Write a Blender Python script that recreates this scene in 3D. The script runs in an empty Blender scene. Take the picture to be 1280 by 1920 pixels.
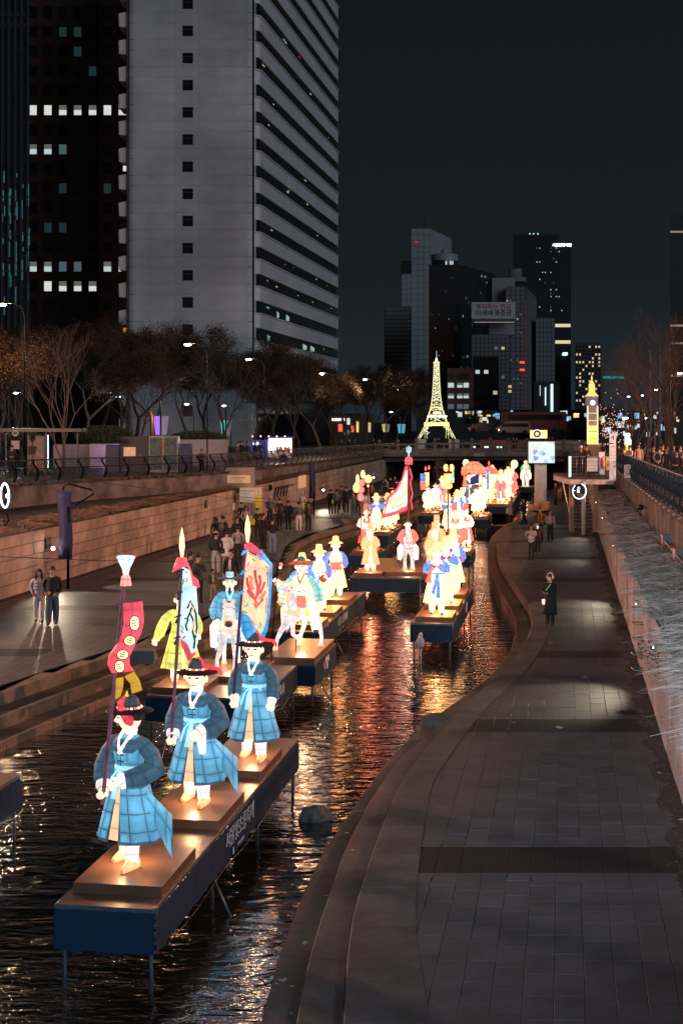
import bpy, math, random
import numpy as np
from mathutils import Vector, Matrix
R = random.Random(7)
scene = bpy.context.scene
COL = scene.collection
F = 1280 * 50 / 24.0            # focal length in photo pixels
CZ = 6.1                        # camera height above the riverside path
PI = math.pi
rad = math.radians

# ---------------------------------------------------------------- camera
cam_d = bpy.data.cameras.new('camera'); cam = bpy.data.objects.new('camera', cam_d); COL.objects.link(cam)
cam.location = (0, 0, CZ); cam.rotation_euler = (PI / 2, 0, 0)
cam_d.sensor_fit = 'HORIZONTAL'; cam_d.sensor_width = 24; cam_d.lens = 50
cam_d.shift_y = -170 / 1280.0
cam_d.clip_start = 0.3; cam_d.clip_end = 6000
scene.camera = cam
# ---------------------------------------------------------------- world: night sky glow over a city
w = bpy.data.worlds.new('World'); scene.world = w; w.use_nodes = True
wn = w.node_tree; wn.nodes.clear()
def N(nt, t, **k):
    n = nt.nodes.new(t)
    for a, b in k.items(): setattr(n, a, b)
    return n
wo = N(wn, 'ShaderNodeOutputWorld'); bg = N(wn, 'ShaderNodeBackground'); tc = N(wn, 'ShaderNodeTexCoord')
sp = N(wn, 'ShaderNodeSeparateXYZ'); cr = N(wn, 'ShaderNodeValToRGB')
wn.links.new(tc.outputs['Generated'], sp.inputs[0]); wn.links.new(sp.outputs['Z'], cr.inputs[0])
e = cr.color_ramp.elements
e[0].position = 0.0; e[0].color = (0.016, 0.024, 0.029, 1)
e[1].position = 0.30; e[1].color = (0.0072, 0.0080, 0.0098, 1)
m_ = cr.color_ramp.elements.new(0.10); m_.color = (0.0100, 0.0130, 0.0158, 1)
wn.links.new(cr.outputs[0], bg.inputs[0]); wn.links.new(bg.outputs[0], wo.inputs[0])
bg.inputs[1].default_value = 1.0
# ---------------------------------------------------------------- one weak cool sun lamp: added night fill aimed low at the facades from behind the camera
sd = bpy.data.lights.new('sun', 'SUN'); sun = bpy.data.objects.new('sun', sd); COL.objects.link(sun)
sd.energy = 0.58; sd.angle = rad(40); sd.color = (0.72, 0.87, 1.0)
sun.rotation_euler = Vector((0.6, -0.7, 0.30)).to_track_quat('Z', 'Y').to_euler()
# ---------------------------------------------------------------- exposure
scene.view_settings.view_transform = 'Standard'; scene.view_settings.look = 'None'
scene.view_settings.exposure = 0.0; scene.view_settings.gamma = 1.0
scene.view_settings.use_curve_mapping = False
cy = scene.cycles
cy.use_denoising = True
try: cy.denoiser = 'OPENIMAGEDENOISE'
except Exception: pass
cy.max_bounces = 5; cy.diffuse_bounces = 2; cy.glossy_bounces = 3; cy.transmission_bounces = 3
cy.sample_clamp_indirect = 4.0; cy.sample_clamp_direct = 0.0
cy.caustics_reflective = False; cy.caustics_refractive = False
cy.use_light_tree = True
scene.render.use_persistent_data = False

# ================================================================ helpers
def V(*a): return Vector(a)
def P(px, py, Y): return Vector(((px - 640) / F * Y, Y, CZ - (py - 790) / F * Y))
def G(px, py, z=0.0):
    Y = F * (CZ - z) / (py - 790); return Vector(((px - 640) / F * Y, Y, z))
CA = math.atan(0.157)                       # the stream runs this much to the right of the view
CD = V(math.sin(CA), math.cos(CA), 0); CN = V(math.cos(CA), -math.sin(CA), 0)
def zst(Y): return 3.72 - 0.0075 * min(Y, 165)      # the streets fall gently downstream
WZ = -0.75                                   # water level

class MB:
    def __init__(s): s.v = []; s.f = []; s.m = []; s.uv = []; s.sm = []
    def add(s, vs, fs, mi=0, uvs=None, smooth=False):
        o = len(s.v); s.v += [tuple(p) for p in vs]
        for i, f in enumerate(fs):
            s.f.append(tuple(o + k for k in f)); s.m.append(mi); s.sm.append(smooth)
            s.uv.append(uvs[i] if uvs else [(0.5, 0.5)] * len(f))
        return s
    def box(s, x0, x1, y0, y1, z0, z1, mi=0, M=None):
        p = [V(x, y, z) for z in (z0, z1) for y in (y0, y1) for x in (x0, x1)]
        if M is not None: p = [M @ q for q in p]
        return s.add(p, [(0, 2, 3, 1), (4, 5, 7, 6), (0, 1, 5, 4), (2, 6, 7, 3), (0, 4, 6, 2), (1, 3, 7, 5)], mi)
    def bevbox(s, x0, x1, y0, y1, z0, z1, b=0.02, mi=0):
        # box with chamfered top edges
        p = [(x0, y0, z0), (x1, y0, z0), (x1, y1, z0), (x0, y1, z0), (x0, y0, z1 - b), (x1, y0, z1 - b), (x1, y1, z1 - b), (x0, y1, z1 - b),
             (x0 + b, y0 + b, z1), (x1 - b, y0 + b, z1), (x1 - b, y1 - b, z1), (x0 + b, y1 - b, z1)]
        f = [(3, 2, 1, 0), (8, 9, 10, 11)]
        for i in range(4):
            j = (i + 1) % 4; f += [(i, j, 4 + j, 4 + i), (4 + i, 4 + j, 8 + j, 8 + i)]
        return s.add(p, f, mi)
    def loft(s, rings, closed=True, cap=(False, False), mi=0, uvn=(0, 0), smooth=True):
        n = len(rings[0]); m = len(rings); vs = [p for r in rings for p in r]; fs = []; uvs = []
        nn = n if closed else n - 1
        un, vn = uvn
        for i in range(m - 1):
            for j in range(nn):
                k = (j + 1) % n
                fs.append((i * n + j, i * n + k, (i + 1) * n + k, (i + 1) * n + j))
                if un:
                    u0, u1 = j / nn * un, (j + 1) / nn * un; v0, v1 = i / (m - 1) * vn, (i + 1) / (m - 1) * vn
                    uvs.append([(u0, v0), (u1, v0), (u1, v1), (u0, v1)])
                else: uvs.append([(0.5, 0.5)] * 4)
        if cap[0]: fs.append(tuple(range(n - 1, -1, -1))); uvs.append([(0.5, 0.5)] * n)
        if cap[1]: fs.append(tuple((m - 1) * n + j for j in range(n))); uvs.append([(0.5, 0.5)] * n)
        return s.add(vs, fs, mi, uvs, smooth)
    def tube(s, pts, rr, n=8, mi=0, cap=True, uvn=(0, 0), flat=1.0, smooth=True):
        pts = [Vector(p) for p in pts]
        if not isinstance(rr, (list, tuple)): rr = [rr] * len(pts)
        rings = []; up = None
        for i, p in enumerate(pts):
            d = (pts[min(i + 1, len(pts) - 1)] - pts[max(i - 1, 0)])
            d = d.normalized() if d.length > 1e-9 else V(0, 0, 1)
            if up is None: up = V(0, 0, 1) if abs(d.z) < 0.9 else V(0, -1, 0)
            x = d.cross(up)
            x = x.normalized() if x.length > 1e-6 else V(1, 0, 0)
            y = x.cross(d).normalized(); up = y
            r = rr[i]; ra, rb = (r if isinstance(r, tuple) else (r, r * flat))
            rings.append([p + x * (ra * math.cos(2 * PI * k / n)) + y * (rb * math.sin(2 * PI * k / n)) for k in range(n)])
        return s.loft(rings, True, (cap, cap), mi, uvn, smooth)
    def ball(s, c, r, nu=12, nv=8, mi=0, uvn=(0, 0), shape=None):
        if not isinstance(r, (tuple, list)): r = (r, r, r)
        rings = []
        for i in range(nv + 1):
            t = PI * (0.02 + 0.96 * i / nv); z = -math.cos(t); q = math.sin(t)
            k = shape(z) if shape else 1.0
            rings.append([V(c[0] + r[0] * q * k * math.sin(2 * PI * j / nu), c[1] - r[1] * q * k * math.cos(2 * PI * j / nu), c[2] + r[2] * z) for j in range(nu)])
        return s.loft(rings, True, (True, True), mi, uvn)
    def lathe(s, prof, c=(0, 0, 0), n=24, mi=0, uvn=(0, 0), sx=1, sy=1, cap=(False, False)):
        rings = [[V(c[0] + r * sx * math.sin(2 * PI * j / n), c[1] - r * sy * math.cos(2 * PI * j / n), c[2] + z) for j in range(n)] for r, z in prof]
        return s.loft(rings, True, cap, mi, uvn)
    def prism(s, poly, z0, z1, mi=0):
        n = len(poly); vs = [V(p[0], p[1], z0) for p in poly] + [V(p[0], p[1], z1) for p in poly]
        return s.add(vs, [tuple(range(n - 1, -1, -1)), tuple(range(n, 2 * n))] + [(i, (i + 1) % n, n + (i + 1) % n, n + i) for i in range(n)], mi)
    def mesh(s, name, mats):
        me = bpy.data.meshes.new(name)
        me.from_pydata(s.v, [], s.f)
        for m in (mats if isinstance(mats, (list, tuple)) else [mats]): me.materials.append(m)
        me.polygons.foreach_set('material_index', s.m); me.polygons.foreach_set('use_smooth', s.sm)
        if any(u[0] != (0.5, 0.5) or u[-1] != (0.5, 0.5) for u in s.uv):
            l = me.uv_layers.new(name='UVMap'); l.data.foreach_set('uv', [c for f in s.uv for p in f for c in p])
        me.update(); return me
    def build(s, name, mats, parent=None, loc=None, rz=0):
        return link(s.mesh(name, mats), name, parent, loc, rz)

def link(me, name, parent=None, loc=None, rz=0, sc=None):
    o = bpy.data.objects.new(name, me); COL.objects.link(o)
    if parent is not None: o.parent = parent
    if loc is not None: o.location = loc
    if rz: o.rotation_euler = (0, 0, rz)
    if sc: o.scale = sc
    return o
def tag(o, label, cat, group=None):
    o['label'] = label; o['category'] = cat
    if group: o['group'] = group
    return o
def thing(name, label, cat, loc=(0, 0, 0), rz=0, group=None, s=1.0):
    o = bpy.data.objects.new(name, None); COL.objects.link(o); o.empty_display_size = 0.1
    o.location = loc; o.rotation_euler = (0, 0, rz); o.scale = (s, s, s)
    return tag(o, label, cat, group)
def struct(o): o['kind'] = 'structure'; return o
def stuff(o): o['kind'] = 'stuff'; return o
def dup(root, loc, rz=0, s=None, label=None, group=None):
    r = root.copy(); COL.objects.link(r); r.location = loc; r.rotation_euler = (0, 0, rz)
    if s: r.scale = (s, s, s) if not isinstance(s, tuple) else s
    if label: r['label'] = label
    if group: r['group'] = group
    for ch in list(root.children):
        c = ch.copy(); COL.objects.link(c); c.parent = r
        for g in ch.children:
            d = g.copy(); COL.objects.link(d); d.parent = c
    return r

# ---------------------------------------------------------------- materials
MC = {}
def mat(name, col, rough=0.7, metal=0.0, var=0.18, vs=2.0, bump=0.0, bs=25.0, rnd=0.0, emit=0.0, ecol=None, spec=0.5, stain=0.0, ss=0.6, coat=0.0, isl=0.0):
    if name in MC: return MC[name]
    m = bpy.data.materials.new(name); m.use_nodes = True; nt = m.node_tree; b = nt.nodes['Principled BSDF']; L = nt.links.new
    b.inputs['Roughness'].default_value = rough; b.inputs['Metallic'].default_value = metal
    b.inputs['Specular IOR Level'].default_value = spec
    b.inputs['Coat Weight'].default_value = coat
    tc = N(nt, 'ShaderNodeTexCoord'); co = tc.outputs['Object']
    c = N(nt, 'ShaderNodeRGB'); c.outputs[0].default_value = (*col, 1); out = c.outputs[0]
    def mul(a, fac):
        x = N(nt, 'ShaderNodeVectorMath', operation='SCALE'); L(a, x.inputs[0]); L(fac, x.inputs['Scale']); return x.outputs[0]
    def rng(a, lo, hi, f0=0.3, f1=0.7):
        x = N(nt, 'ShaderNodeMapRange'); L(a, x.inputs[0]); x.inputs[1].default_value = f0; x.inputs[2].default_value = f1
        x.inputs[3].default_value = lo; x.inputs[4].default_value = hi; return x.outputs[0]
    if var:
        n = N(nt, 'ShaderNodeTexNoise'); n.inputs['Scale'].default_value = vs; n.inputs['Detail'].default_value = 7; n.inputs['Roughness'].default_value = 0.65
        L(co, n.inputs['Vector']); out = mul(out, rng(n.outputs[0], 1 - var, 1 + var))
    if stain:
        n = N(nt, 'ShaderNodeTexNoise'); n.inputs['Scale'].default_value = ss; n.inputs['Detail'].default_value = 5
        g = N(nt, 'ShaderNodeNewGeometry'); L(g.outputs['Position'], n.inputs['Vector'])
        out = mul(out, rng(n.outputs[0], 1 - stain, 1 + stain * 0.4, 0.38, 0.6))
    if rnd:
        oi = N(nt, 'ShaderNodeObjectInfo'); out = mul(out, rng(oi.outputs['Random'], 1 - rnd, 1 + rnd, 0, 1))
    if isl:
        g = N(nt, 'ShaderNodeNewGeometry'); out = mul(out, rng(g.outputs['Random Per Island'], 1 - isl, 1 + isl, 0, 1))
    L(out, b.inputs['Base Color'])
    if bump:
        n = N(nt, 'ShaderNodeTexNoise'); n.inputs['Scale'].default_value = bs; n.inputs['Detail'].default_value = 6; L(co, n.inputs['Vector'])
        bp = N(nt, 'ShaderNodeBump'); bp.inputs['Strength'].default_value = bump; bp.inputs['Distance'].default_value = 0.02
        L(n.outputs[0], bp.inputs['Height']); L(bp.outputs[0], b.inputs['Normal'])
    if emit:
        b.inputs['Emission Color'].default_value = (*(ecol or col), 1); b.inputs['Emission Strength'].default_value = emit
        if hasattr(m.cycles, 'emission_sampling'): m.cycles.emission_sampling = 'NONE'
    MC[name] = m; return m

def lant(name, col, s=1.0, line=(0.03, 0.05, 0.08), lw=0.045, mott=0.28, sc=14.0, hot=0.35):
    """painted silk over a wire frame, lit from inside: dark seams where the wires run, watercolour mottling"""
    if name in MC: return MC[name]
    m = bpy.data.materials.new(name); m.use_nodes = True; nt = m.node_tree; b = nt.nodes['Principled BSDF']; L = nt.links.new
    b.inputs['Roughness'].default_value = 0.55
    tc = N(nt, 'ShaderNodeTexCoord')
    def math_(op, a, bb=None):
        x = N(nt, 'ShaderNodeMath', operation=op)
        for i, q in enumerate((a, bb)):
            if q is None: continue
            if isinstance(q, (int, float)): x.inputs[i].default_value = q
            else: L(q, x.inputs[i])
        return x.outputs[0]
    wob = N(nt, 'ShaderNodeTexNoise'); wob.inputs['Scale'].default_value = 2.2; L(tc.outputs['Object'], wob.inputs['Vector'])
    sp = N(nt, 'ShaderNodeSeparateXYZ'); L(tc.outputs['UV'], sp.inputs[0])
    ms = []
    for k, wd in (('X', lw), ('Y', lw)):
        a = math_('ADD', math_('ADD', sp.outputs[k], .5), math_('MULTIPLY', math_('SUBTRACT', wob.outputs[0], 0.5), 0.18))
        fr = math_('FRACT', a); d = math_('MINIMUM', fr, math_('SUBTRACT', 1.0, fr))
        ms.append(math_('LESS_THAN', d, wd * 0.5))
    msk = math_('MAXIMUM', ms[0], ms[1])
    n1 = N(nt, 'ShaderNodeTexNoise'); n1.inputs['Scale'].default_value = sc * 2; n1.inputs['Detail'].default_value = 8; n1.inputs['Roughness'].default_value = 0.75
    L(tc.outputs['Object'], n1.inputs['Vector'])
    n2 = N(nt, 'ShaderNodeTexNoise'); n2.inputs['Scale'].default_value = 3.2; n2.inputs['Detail'].default_value = 1; L(tc.outputs['Object'], n2.inputs['Vector'])  # broad noise paints in brighter patches, like bulbs behind the silk
    def rng(a, lo, hi, f0, f1):
        x = N(nt, 'ShaderNodeMapRange'); L(a, x.inputs[0]); x.inputs[1].default_value = f0; x.inputs[2].default_value = f1
        x.inputs[3].default_value = lo; x.inputs[4].default_value = hi; return x.outputs[0]
    fx = []
    for q_ in ('X', 'Y'):
        f_ = math_('FRACT', math_('ADD', sp.outputs[q_], .5)); fx.append(math_('MINIMUM', f_, math_('SUBTRACT', 1.0, f_)))
    edge = rng(math_('MINIMUM', fx[0], fx[1]), 1 - hot * .9, 1 + hot * .35, 0.0, 0.26)      # paint pooled darker beside the wires
    k = math_('MULTIPLY', edge, 1.0); k = math_('MULTIPLY', k, math_('MULTIPLY', rng(n1.outputs[0], 1 - mott, 1 + mott, 0.32, 0.68), rng(n2.outputs[0], 1 - hot, 1 + hot, 0.35, 0.65)))
    sclc = N(nt, 'ShaderNodeVectorMath', operation='SCALE'); sclc.inputs[0].default_value = col; L(k, sclc.inputs['Scale'])
    mx = N(nt, 'ShaderNodeMix', data_type='RGBA'); L(msk, mx.inputs[0]); L(sclc.outputs[0], mx.inputs[6]); mx.inputs[7].default_value = (*line, 1)
    L(mx.outputs[2], b.inputs['Emission Color']); b.inputs['Emission Strength'].default_value = s
    b.inputs['Base Color'].default_value = (col[0] * .5, col[1] * .5, col[2] * .5, 1)
    m.cycles.emission_sampling = 'NONE'
    MC[name] = m; return m
def glow(name, col, s):
    if name in MC: return MC[name]
    m = mat(name, (col[0] * .5, col[1] * .5, col[2] * .5), 0.5, var=0, emit=s, ecol=col); return m
def lamp(kind, loc, e, col, parent=None, size=0.1, aim=None, cone=60, blend=0.4, name='lamp_light'):
    d = bpy.data.lights.new(name, kind); o = bpy.data.objects.new(name, d); COL.objects.link(o); o.location = loc
    d.energy = e; d.color = col
    if kind in ('POINT', 'SPOT'): d.shadow_soft_size = size
    if kind == 'SPOT':
        d.spot_size = rad(cone); d.spot_blend = blend
        o.rotation_euler = (Vector(loc) - Vector(aim)).to_track_quat('Z', 'Y').to_euler()
    if parent is not None: o.parent = parent
    return o
TS = bpy.data.scenes.new('workbench')            # scratch scene for evaluating modifiers and text, removed at the end
def evalmesh(o):
    TS.collection.objects.link(o); vl = TS.view_layers[0]; vl.update()
    dg = vl.depsgraph; me = bpy.data.meshes.new_from_object(o.evaluated_get(dg))
    d = o.data; bpy.data.objects.remove(o)
    return me
def text(s, size, m, parent, loc, rot, name='lettering', ext=0.003, align='CENTER', sx=1.0, space=1.0, bold=0.0):
    c = bpy.data.curves.new(name, 'FONT'); c.body = s; c.size = size; c.extrude = ext; c.align_x = align; c.align_y = 'CENTER'
    c.space_character = space; c.resolution_u = 2; c.offset = bold
    me = evalmesh(bpy.data.objects.new(name, c)); bpy.data.curves.remove(c)
    me.materials.clear(); me.materials.append(m)
    t = bpy.data.objects.new(name, me); COL.objects.link(t); t.location = loc; t.rotation_euler = rot; t.scale = (sx, 1, 1)
    if parent is not None: t.parent = parent
    return t
# ================================================================ the setting
M_path = mat('granite_path', (0.072, 0.074, 0.080), 0.5, var=0.22, vs=9, bump=0.25, bs=60, rnd=0.10, stain=0.22, ss=1.7)
M_pathd = mat('granite_dark', (0.009, 0.009, 0.010), 0.6, var=0.2, vs=9, bump=0.2, bs=60, rnd=0.14)
M_base = mat('joint_mortar', (0.042, 0.042, 0.044), 0.9, var=0.3, vs=6)
M_kerb = mat('granite_border', (0.092, 0.078, 0.072), 0.6, var=0.25, vs=7, bump=0.25, bs=50, rnd=0.12, stain=0.3, ss=1.2)
M_wallL = mat('wall_block_warm', (0.46, 0.32, 0.24), 0.8, var=0.22, vs=3, bump=0.4, bs=22, rnd=0.14, stain=0.35, ss=0.45)
M_wallR = mat('wall_block_pink', (0.40, 0.33, 0.32), 0.8, var=0.2, vs=3, bump=0.4, bs=22, rnd=0.10, stain=0.35, ss=0.6)
M_conc = mat('old_concrete', (0.20, 0.16, 0.14), 0.85, var=0.35, vs=1.3, bump=0.5, bs=12, stain=0.5, ss=0.7)
M_soil = mat('dark_soil', (0.035, 0.026, 0.02), 0.95, var=0.5, vs=6, bump=0.8, bs=20)
M_street = mat('street_asphalt', (0.05, 0.05, 0.052), 0.5, var=0.3, vs=0.4, bump=0.1)
M_metal = mat('dark_metal', (0.02, 0.021, 0.024), 0.28, metal=0.7, var=0.1)
M_steel = mat('galvanised_steel', (0.30, 0.31, 0.33), 0.35, metal=0.8, var=0.15)
M_white = mat('white_paint', (0.62, 0.60, 0.60), 0.45, var=0.08)

def ipoly(pts, z):
    """pixel outline on a level z -> (D sorted array, X array)"""
    q = sorted([(G(x, y, z).y, G(x, y, z).x) for x, y in pts]); return np.array([a for a, _ in q]), np.array([b for _, b in q])
def smooth(D, X, Ds):
    o = np.interp(Ds, D, X)
    for _ in range(3):
        p = np.pad(o, 1, mode='edge'); p[0] = 2 * o[0] - o[1]; p[-1] = 2 * o[-1] - o[-2]; o = (p[:-2] + 2 * o + p[2:]) / 4
    return o
ZA, ZB = -0.34, -0.15
pA = [(470, 1990), (487, 1920), (525, 1785), (560, 1692), (605, 1596), (651, 1530), (697, 1465), (733, 1417), (785, 1368), (826, 1336), (873, 1303), (909, 1275), (939, 1246), (958, 1216), (967, 1183), (966, 1160), (955, 1137), (935, 1108), (919, 1075), (913, 1036), (916, 1016), (926, 1000), (940, 988), (960, 977), (985, 968), (990, 956), (990, 943), (1000, 932), (1020, 922), (1050, 911), (1075, 900), (1110, 880)]
pC = [(638, 1990), (643, 1920), (651, 1783), (661, 1716), (682, 1643), (713, 1556), (749, 1468), (811, 1386), (860, 1330), (900, 1295), (935, 1265), (955, 1246), (975, 1220), (990, 1193), (996, 1170), (996, 1157), (991, 1134), (971, 1105), (949, 1075), (934, 1049), (930, 1023), (934, 1003), (945, 988), (962, 976), (990, 966), (999, 955), (999, 943), (1008, 932), (1026, 922), (1054, 911), (1079, 900), (1112, 880)]
pB = [(540, 1990), (555, 1920), (575, 1810), (605, 1710), (635, 1625), (651, 1582), (697, 1494), (759, 1406), (800, 1362), (845, 1325), (885, 1292), (922, 1262)]
Dr = np.concatenate([np.arange(13.0, 60, 0.35), np.arange(60, 172, 1.0)])
XA = smooth(*ipoly(pA, ZA), Dr); XC = smooth(*ipoly(pC, 0), Dr); XB = smooth(*ipoly(pB, ZB), Dr)
XB = np.where(Dr < 30, XB, 0); kB = np.clip((Dr - 26) / 6, 0, 1); XB = XB * (1 - kB) + (XC - 0.06) * kB; XB = np.minimum(XB, XC - 0.03)
XA = np.minimum(XA, XB - 0.1)
XI = XC + 0.55 + 0.35 * np.clip((24 - Dr) / 10, 0, 1)
WALLR = lambda D: 1.87 + 0.1565 * D
WALLL = lambda D: -19.33 + 0.16 * D

def sheet(name, Ds, X0, X1, z, m, kind=True, parent=None, zf=None):
    b = MB(); vs = []; fs = []
    for i, d in enumerate(Ds):
        zz = zf(d) if zf else z
        vs += [(float(X0[i]), float(d), zz), (float(X1[i]), float(d), zz)]
        if i: fs.append((2 * i - 2, 2 * i - 1, 2 * i + 1, 2 * i))
    b.add(vs, fs); o = b.build(name, m, parent)
    return struct(o) if kind else o
# ---- right riverside path
path_r = sheet('riverside_path', Dr, XC - 0.02, WALLR(Dr) + 0.1, -0.022, M_base)
bodyr = MB()
for Xs, Xe, za, zb in ((XA, XA, WZ - 0.6, ZA - 0.02),):
    bodyr.add([(float(x), float(d), z) for x, d in zip(Xs, Dr) for z in (za, zb)], [(2 * i, 2 * i + 1, 2 * i + 3, 2 * i + 2) for i in range(len(Dr) - 1)])
o = bodyr.build('bank_face', M_kerb, path_r)
o = sheet('bank_core', Dr, XA, XC, ZA - 0.02, M_base, parent=path_r, kind=False)
# border stones in strips (every stone a piece of its own)
def strip_stones(D, X0, X1, z, depth, step, m, parent, name, gap=0.008, dmax=200):
    i = 0; n = len(D)
    while i < n - 2:
        j = i
        while j < n - 1 and D[j] - D[i] < step * (1 if D[i] < 60 else 2.2): j += 1
        if D[i] > dmax: break
        b = MB(); top = []; 
        for k in range(i, j + 1):
            d = D[k] + (gap if k == i else (-gap if k == j else 0)); top.append((float(X0[k]) + .004, float(d), float(X1[k]) - .004))
        vs = []
        for x0, d, x1 in top: vs += [(x0, d, z - depth), (x0, d, z - .012), (x0 + .012, d, z), (x1, d, z), (x1, d, z - depth)]
        fs = []
        for k in range(len(top) - 1):
            a = 5 * k; c = a + 5
            fs += [(a + q, a + q + 1, c + q + 1, c + q) for q in range(4)]
        fs += [(4, 3, 2, 1, 0), tuple(5 * (len(top) - 1) + q for q in range(5))]
        b.add(vs, fs); b.build(name, m, parent)
        i = j
strip_stones(Dr, XA, XB, ZA, 0.3, 1.5, M_kerb, path_r, 'step_stone')
mk = Dr < 31
strip_stones(Dr[mk], XB[mk], (XC - .012)[mk], ZB, 0.2, 1.5, M_kerb, path_r, 'step_stone')
strip_stones(Dr, XC, XI, 0.006, 0.36, 1.3, M_kerb, path_r, 'border_stone')
# paving slabs
def slab_mesh(name, m, wx=0.33, wy=0.60, g=0.0035, k=0.157):
    b = MB(); sk = lambda x, y: (x + k * y, y)
    x0, x1, y0, y1 = -wx / 2 + g, wx / 2 - g, -wy / 2 + g, wy / 2 - g; c = .004
    lo = [(*sk(x, y), -0.03) for x, y in ((x0, y0), (x1, y0), (x1, y1), (x0, y1))]
    md = [(*sk(x, y), -0.004) for x, y in ((x0, y0), (x1, y0), (x1, y1), (x0, y1))]
    hi = [(*sk(x, y), 0) for x, y in ((x0 + c, y0 + c), (x1 - c, y0 + c), (x1 - c, y1 - c), (x0 + c, y1 - c))]
    fs = [(8, 9, 10, 11)]
    for i in range(4):
        j = (i + 1) % 4; fs += [(i, j, 4 + j, 4 + i), (4 + i, 4 + j, 8 + j, 8 + i)]
    return b.add(lo + md + hi, fs).mesh(name, m)
sm_l = slab_mesh('paving_slab', M_path); sm_d = slab_mesh('paving_slab', M_pathd)
def is_dark(D): return any(abs(D - (19.8 + 8.72 * k)) < 0.62 for k in range(-1, 12))
tiles = []
for c in range(-1, 9):
    Dc = 19.8 + 8.72 * c
    for q in (-.3, .3): tiles += [(Dc + q, j, True, 1) for j in range(-30, 30)]
    for j in range(-30, 30):
        ph = random.Random(j * 31 + c).choice((0, .2, .4)) ; y0, y1 = Dc + .6, Dc + 8.12
        y = y0; L0 = .2 + ph
        while y < y1 - .05:
            l = min(L0, y1 - y); L0 = .6
            if y1 - y - l < .2: l = y1 - y
            tiles.append((y + l / 2, j, False, l / .6)); y += l
tl = []
for D, j, dk, sy in tiles:
    if not 13.0 < D < 84: continue
    x = 1.32 + 0.157 * (D - 14.4) + .33 * j
    if x + .165 > float(np.interp(D, Dr, XI)) - .02 and x < WALLR(D) - .12: tl.append((D, x, dk, sy))
tiles = tl
tiles.sort()
mbs = {False: MB(), True: MB()}
for i, (D, x, dk, sy) in enumerate(tiles):
    z = R.uniform(-0.003, 0.001)
    if i < 295: link(sm_d if dk else sm_l, 'paving_slab', path_r, (x, D, z), 0, (1, sy, 1))
    else:
        me = sm_l; b = mbs[dk]; o_ = len(b.v)
        b.add([(v.co.x + x - .157 * v.co.y * (1 - sy), v.co.y * sy + D, v.co.z + z) for v in me.vertices], [tuple(p.vertices) for p in me.polygons])
M_path2 = mat('granite_path_far', (0.066, 0.065, 0.068), 0.5, var=0.25, vs=2.1, bump=0.2, bs=60, stain=0.3, ss=0.9)
M_pathd2 = mat('granite_dark_far', (0.009, 0.009, 0.010), 0.6, var=0.2, vs=5)
for dk, m in ((False, M_path2), (True, M_pathd2)): stuff(mbs[dk].build('far_paving', m, path_r))
M_bird = mat('pale_splash', (0.42, 0.42, 0.40), 0.8, var=0.4, vs=30)
def splat(px, py, r, z=0.004, el=1.0, seed=1):
    rr = random.Random(seed); c = G(px, py, z); b = MB(); n = 14
    b.add([(c.x + r * el * rr.uniform(.4, 1) * math.cos(2 * PI * k / n), c.y + r * rr.uniform(.4, 1.3) * math.sin(2 * PI * k / n), z) for k in range(n)], [tuple(range(n))])
    b.build('stain', M_bird, path_r)
for i, (x, y, r, z, el) in enumerate([(572, 1768, .07, ZA + .003, .6), (530, 1838, .06, ZA + .003, 1.4), (518, 1845, .03, ZA + .003, 1), (548, 1850, .035, ZA + .003, 1.3), (546, 1900, .05, ZA + .003, .6), (610, 1680, .03, ZA + .003, 1.5), (1048, 1364, .13, .004, .7), (963, 1355, .05, .004, 1.2), (1096, 1270, .12, .004, .8), (1236, 1449, .06, .004, 1), (1118, 1528, .025, .004, .6), (650, 1562, .03, ZB + .003, 1.5), (660, 1594, .03, ZB + .003, 1.6), (900, 1545, .02, .004, 1), (846, 1692, .02, .004, 1), (1033, 1206, .06, .004, 1.5)]):
    splat(x, y, r, z, el, i)
# manhole
mh = thing('manhole_cover', 'round iron manhole cover set in the path beside the right wall', 'manhole cover', G(1178, 1336, 0.004))
MB().lathe([(0.001, 0.006), (0.24, 0.006), (0.26, 0.0)], n=24).build('lid', mat('iron', (.02, .02, .02), .5, metal=.5), mh)
b = MB()
for k in range(5): b.box(-.17, .17, -.14 + .07 * k - .012, -.14 + .07 * k + .012, .007, .011)
b.build('rib', mat('iron', (0, 0, 0)), mh)
# litter of leaves by the wall foot
b = MB(); M_leaf = mat('dry_leaf', (0.16, 0.10, 0.055), 0.8, var=0.5, vs=40)
for i in range(1100):
    D = 14 + 50 * R.random() ** 1.6; x = WALLR(D) - abs(R.gauss(0, 0.22)) - .05; a = R.random() * 6.3; r = R.uniform(.012, .03)
    b.add([(x + r * math.cos(a + k * PI / 2) * (1 if k % 2 else .5), D + r * math.sin(a + k * PI / 2), .006 + R.random() * .012) for k in range(4)], [(0, 1, 2, 3)])
tag(stuff(b.build('fallen_leaves', M_leaf)), 'brown fallen leaves scattered along the foot of the right wall', 'leaves')
# soil gutter strip
sheet('gutter_soil', Dr, WALLR(Dr) - 0.30 - .1 * np.sin(Dr * 3.1) - .06 * np.sin(Dr * 7.3), WALLR(Dr) + .02, 0.003, M_soil, parent=path_r, kind=False)

# ---- left riverside path with two steps down to the water
pL = [(-260, 1396), (-120, 1345), (0, 1301), (100, 1266), (240, 1220), (330, 1188), (440, 1148), (500, 1112), (538, 1078), (547, 1051), (549, 1038), (556, 1022), (594, 1001), (665, 982), (712, 970), (760, 955), (781, 942), (793, 930), (797, 916), (800, 900), (802, 880)]
Dl = np.concatenate([np.arange(26, 90, 0.5), np.arange(90, 172, 1.5)])
XL = smooth(*ipoly(pL, 0), Dl)
path_l = sheet('riverside_path', Dl, WALLL(Dl) - .1, XL, -0.022, M_base)
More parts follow.
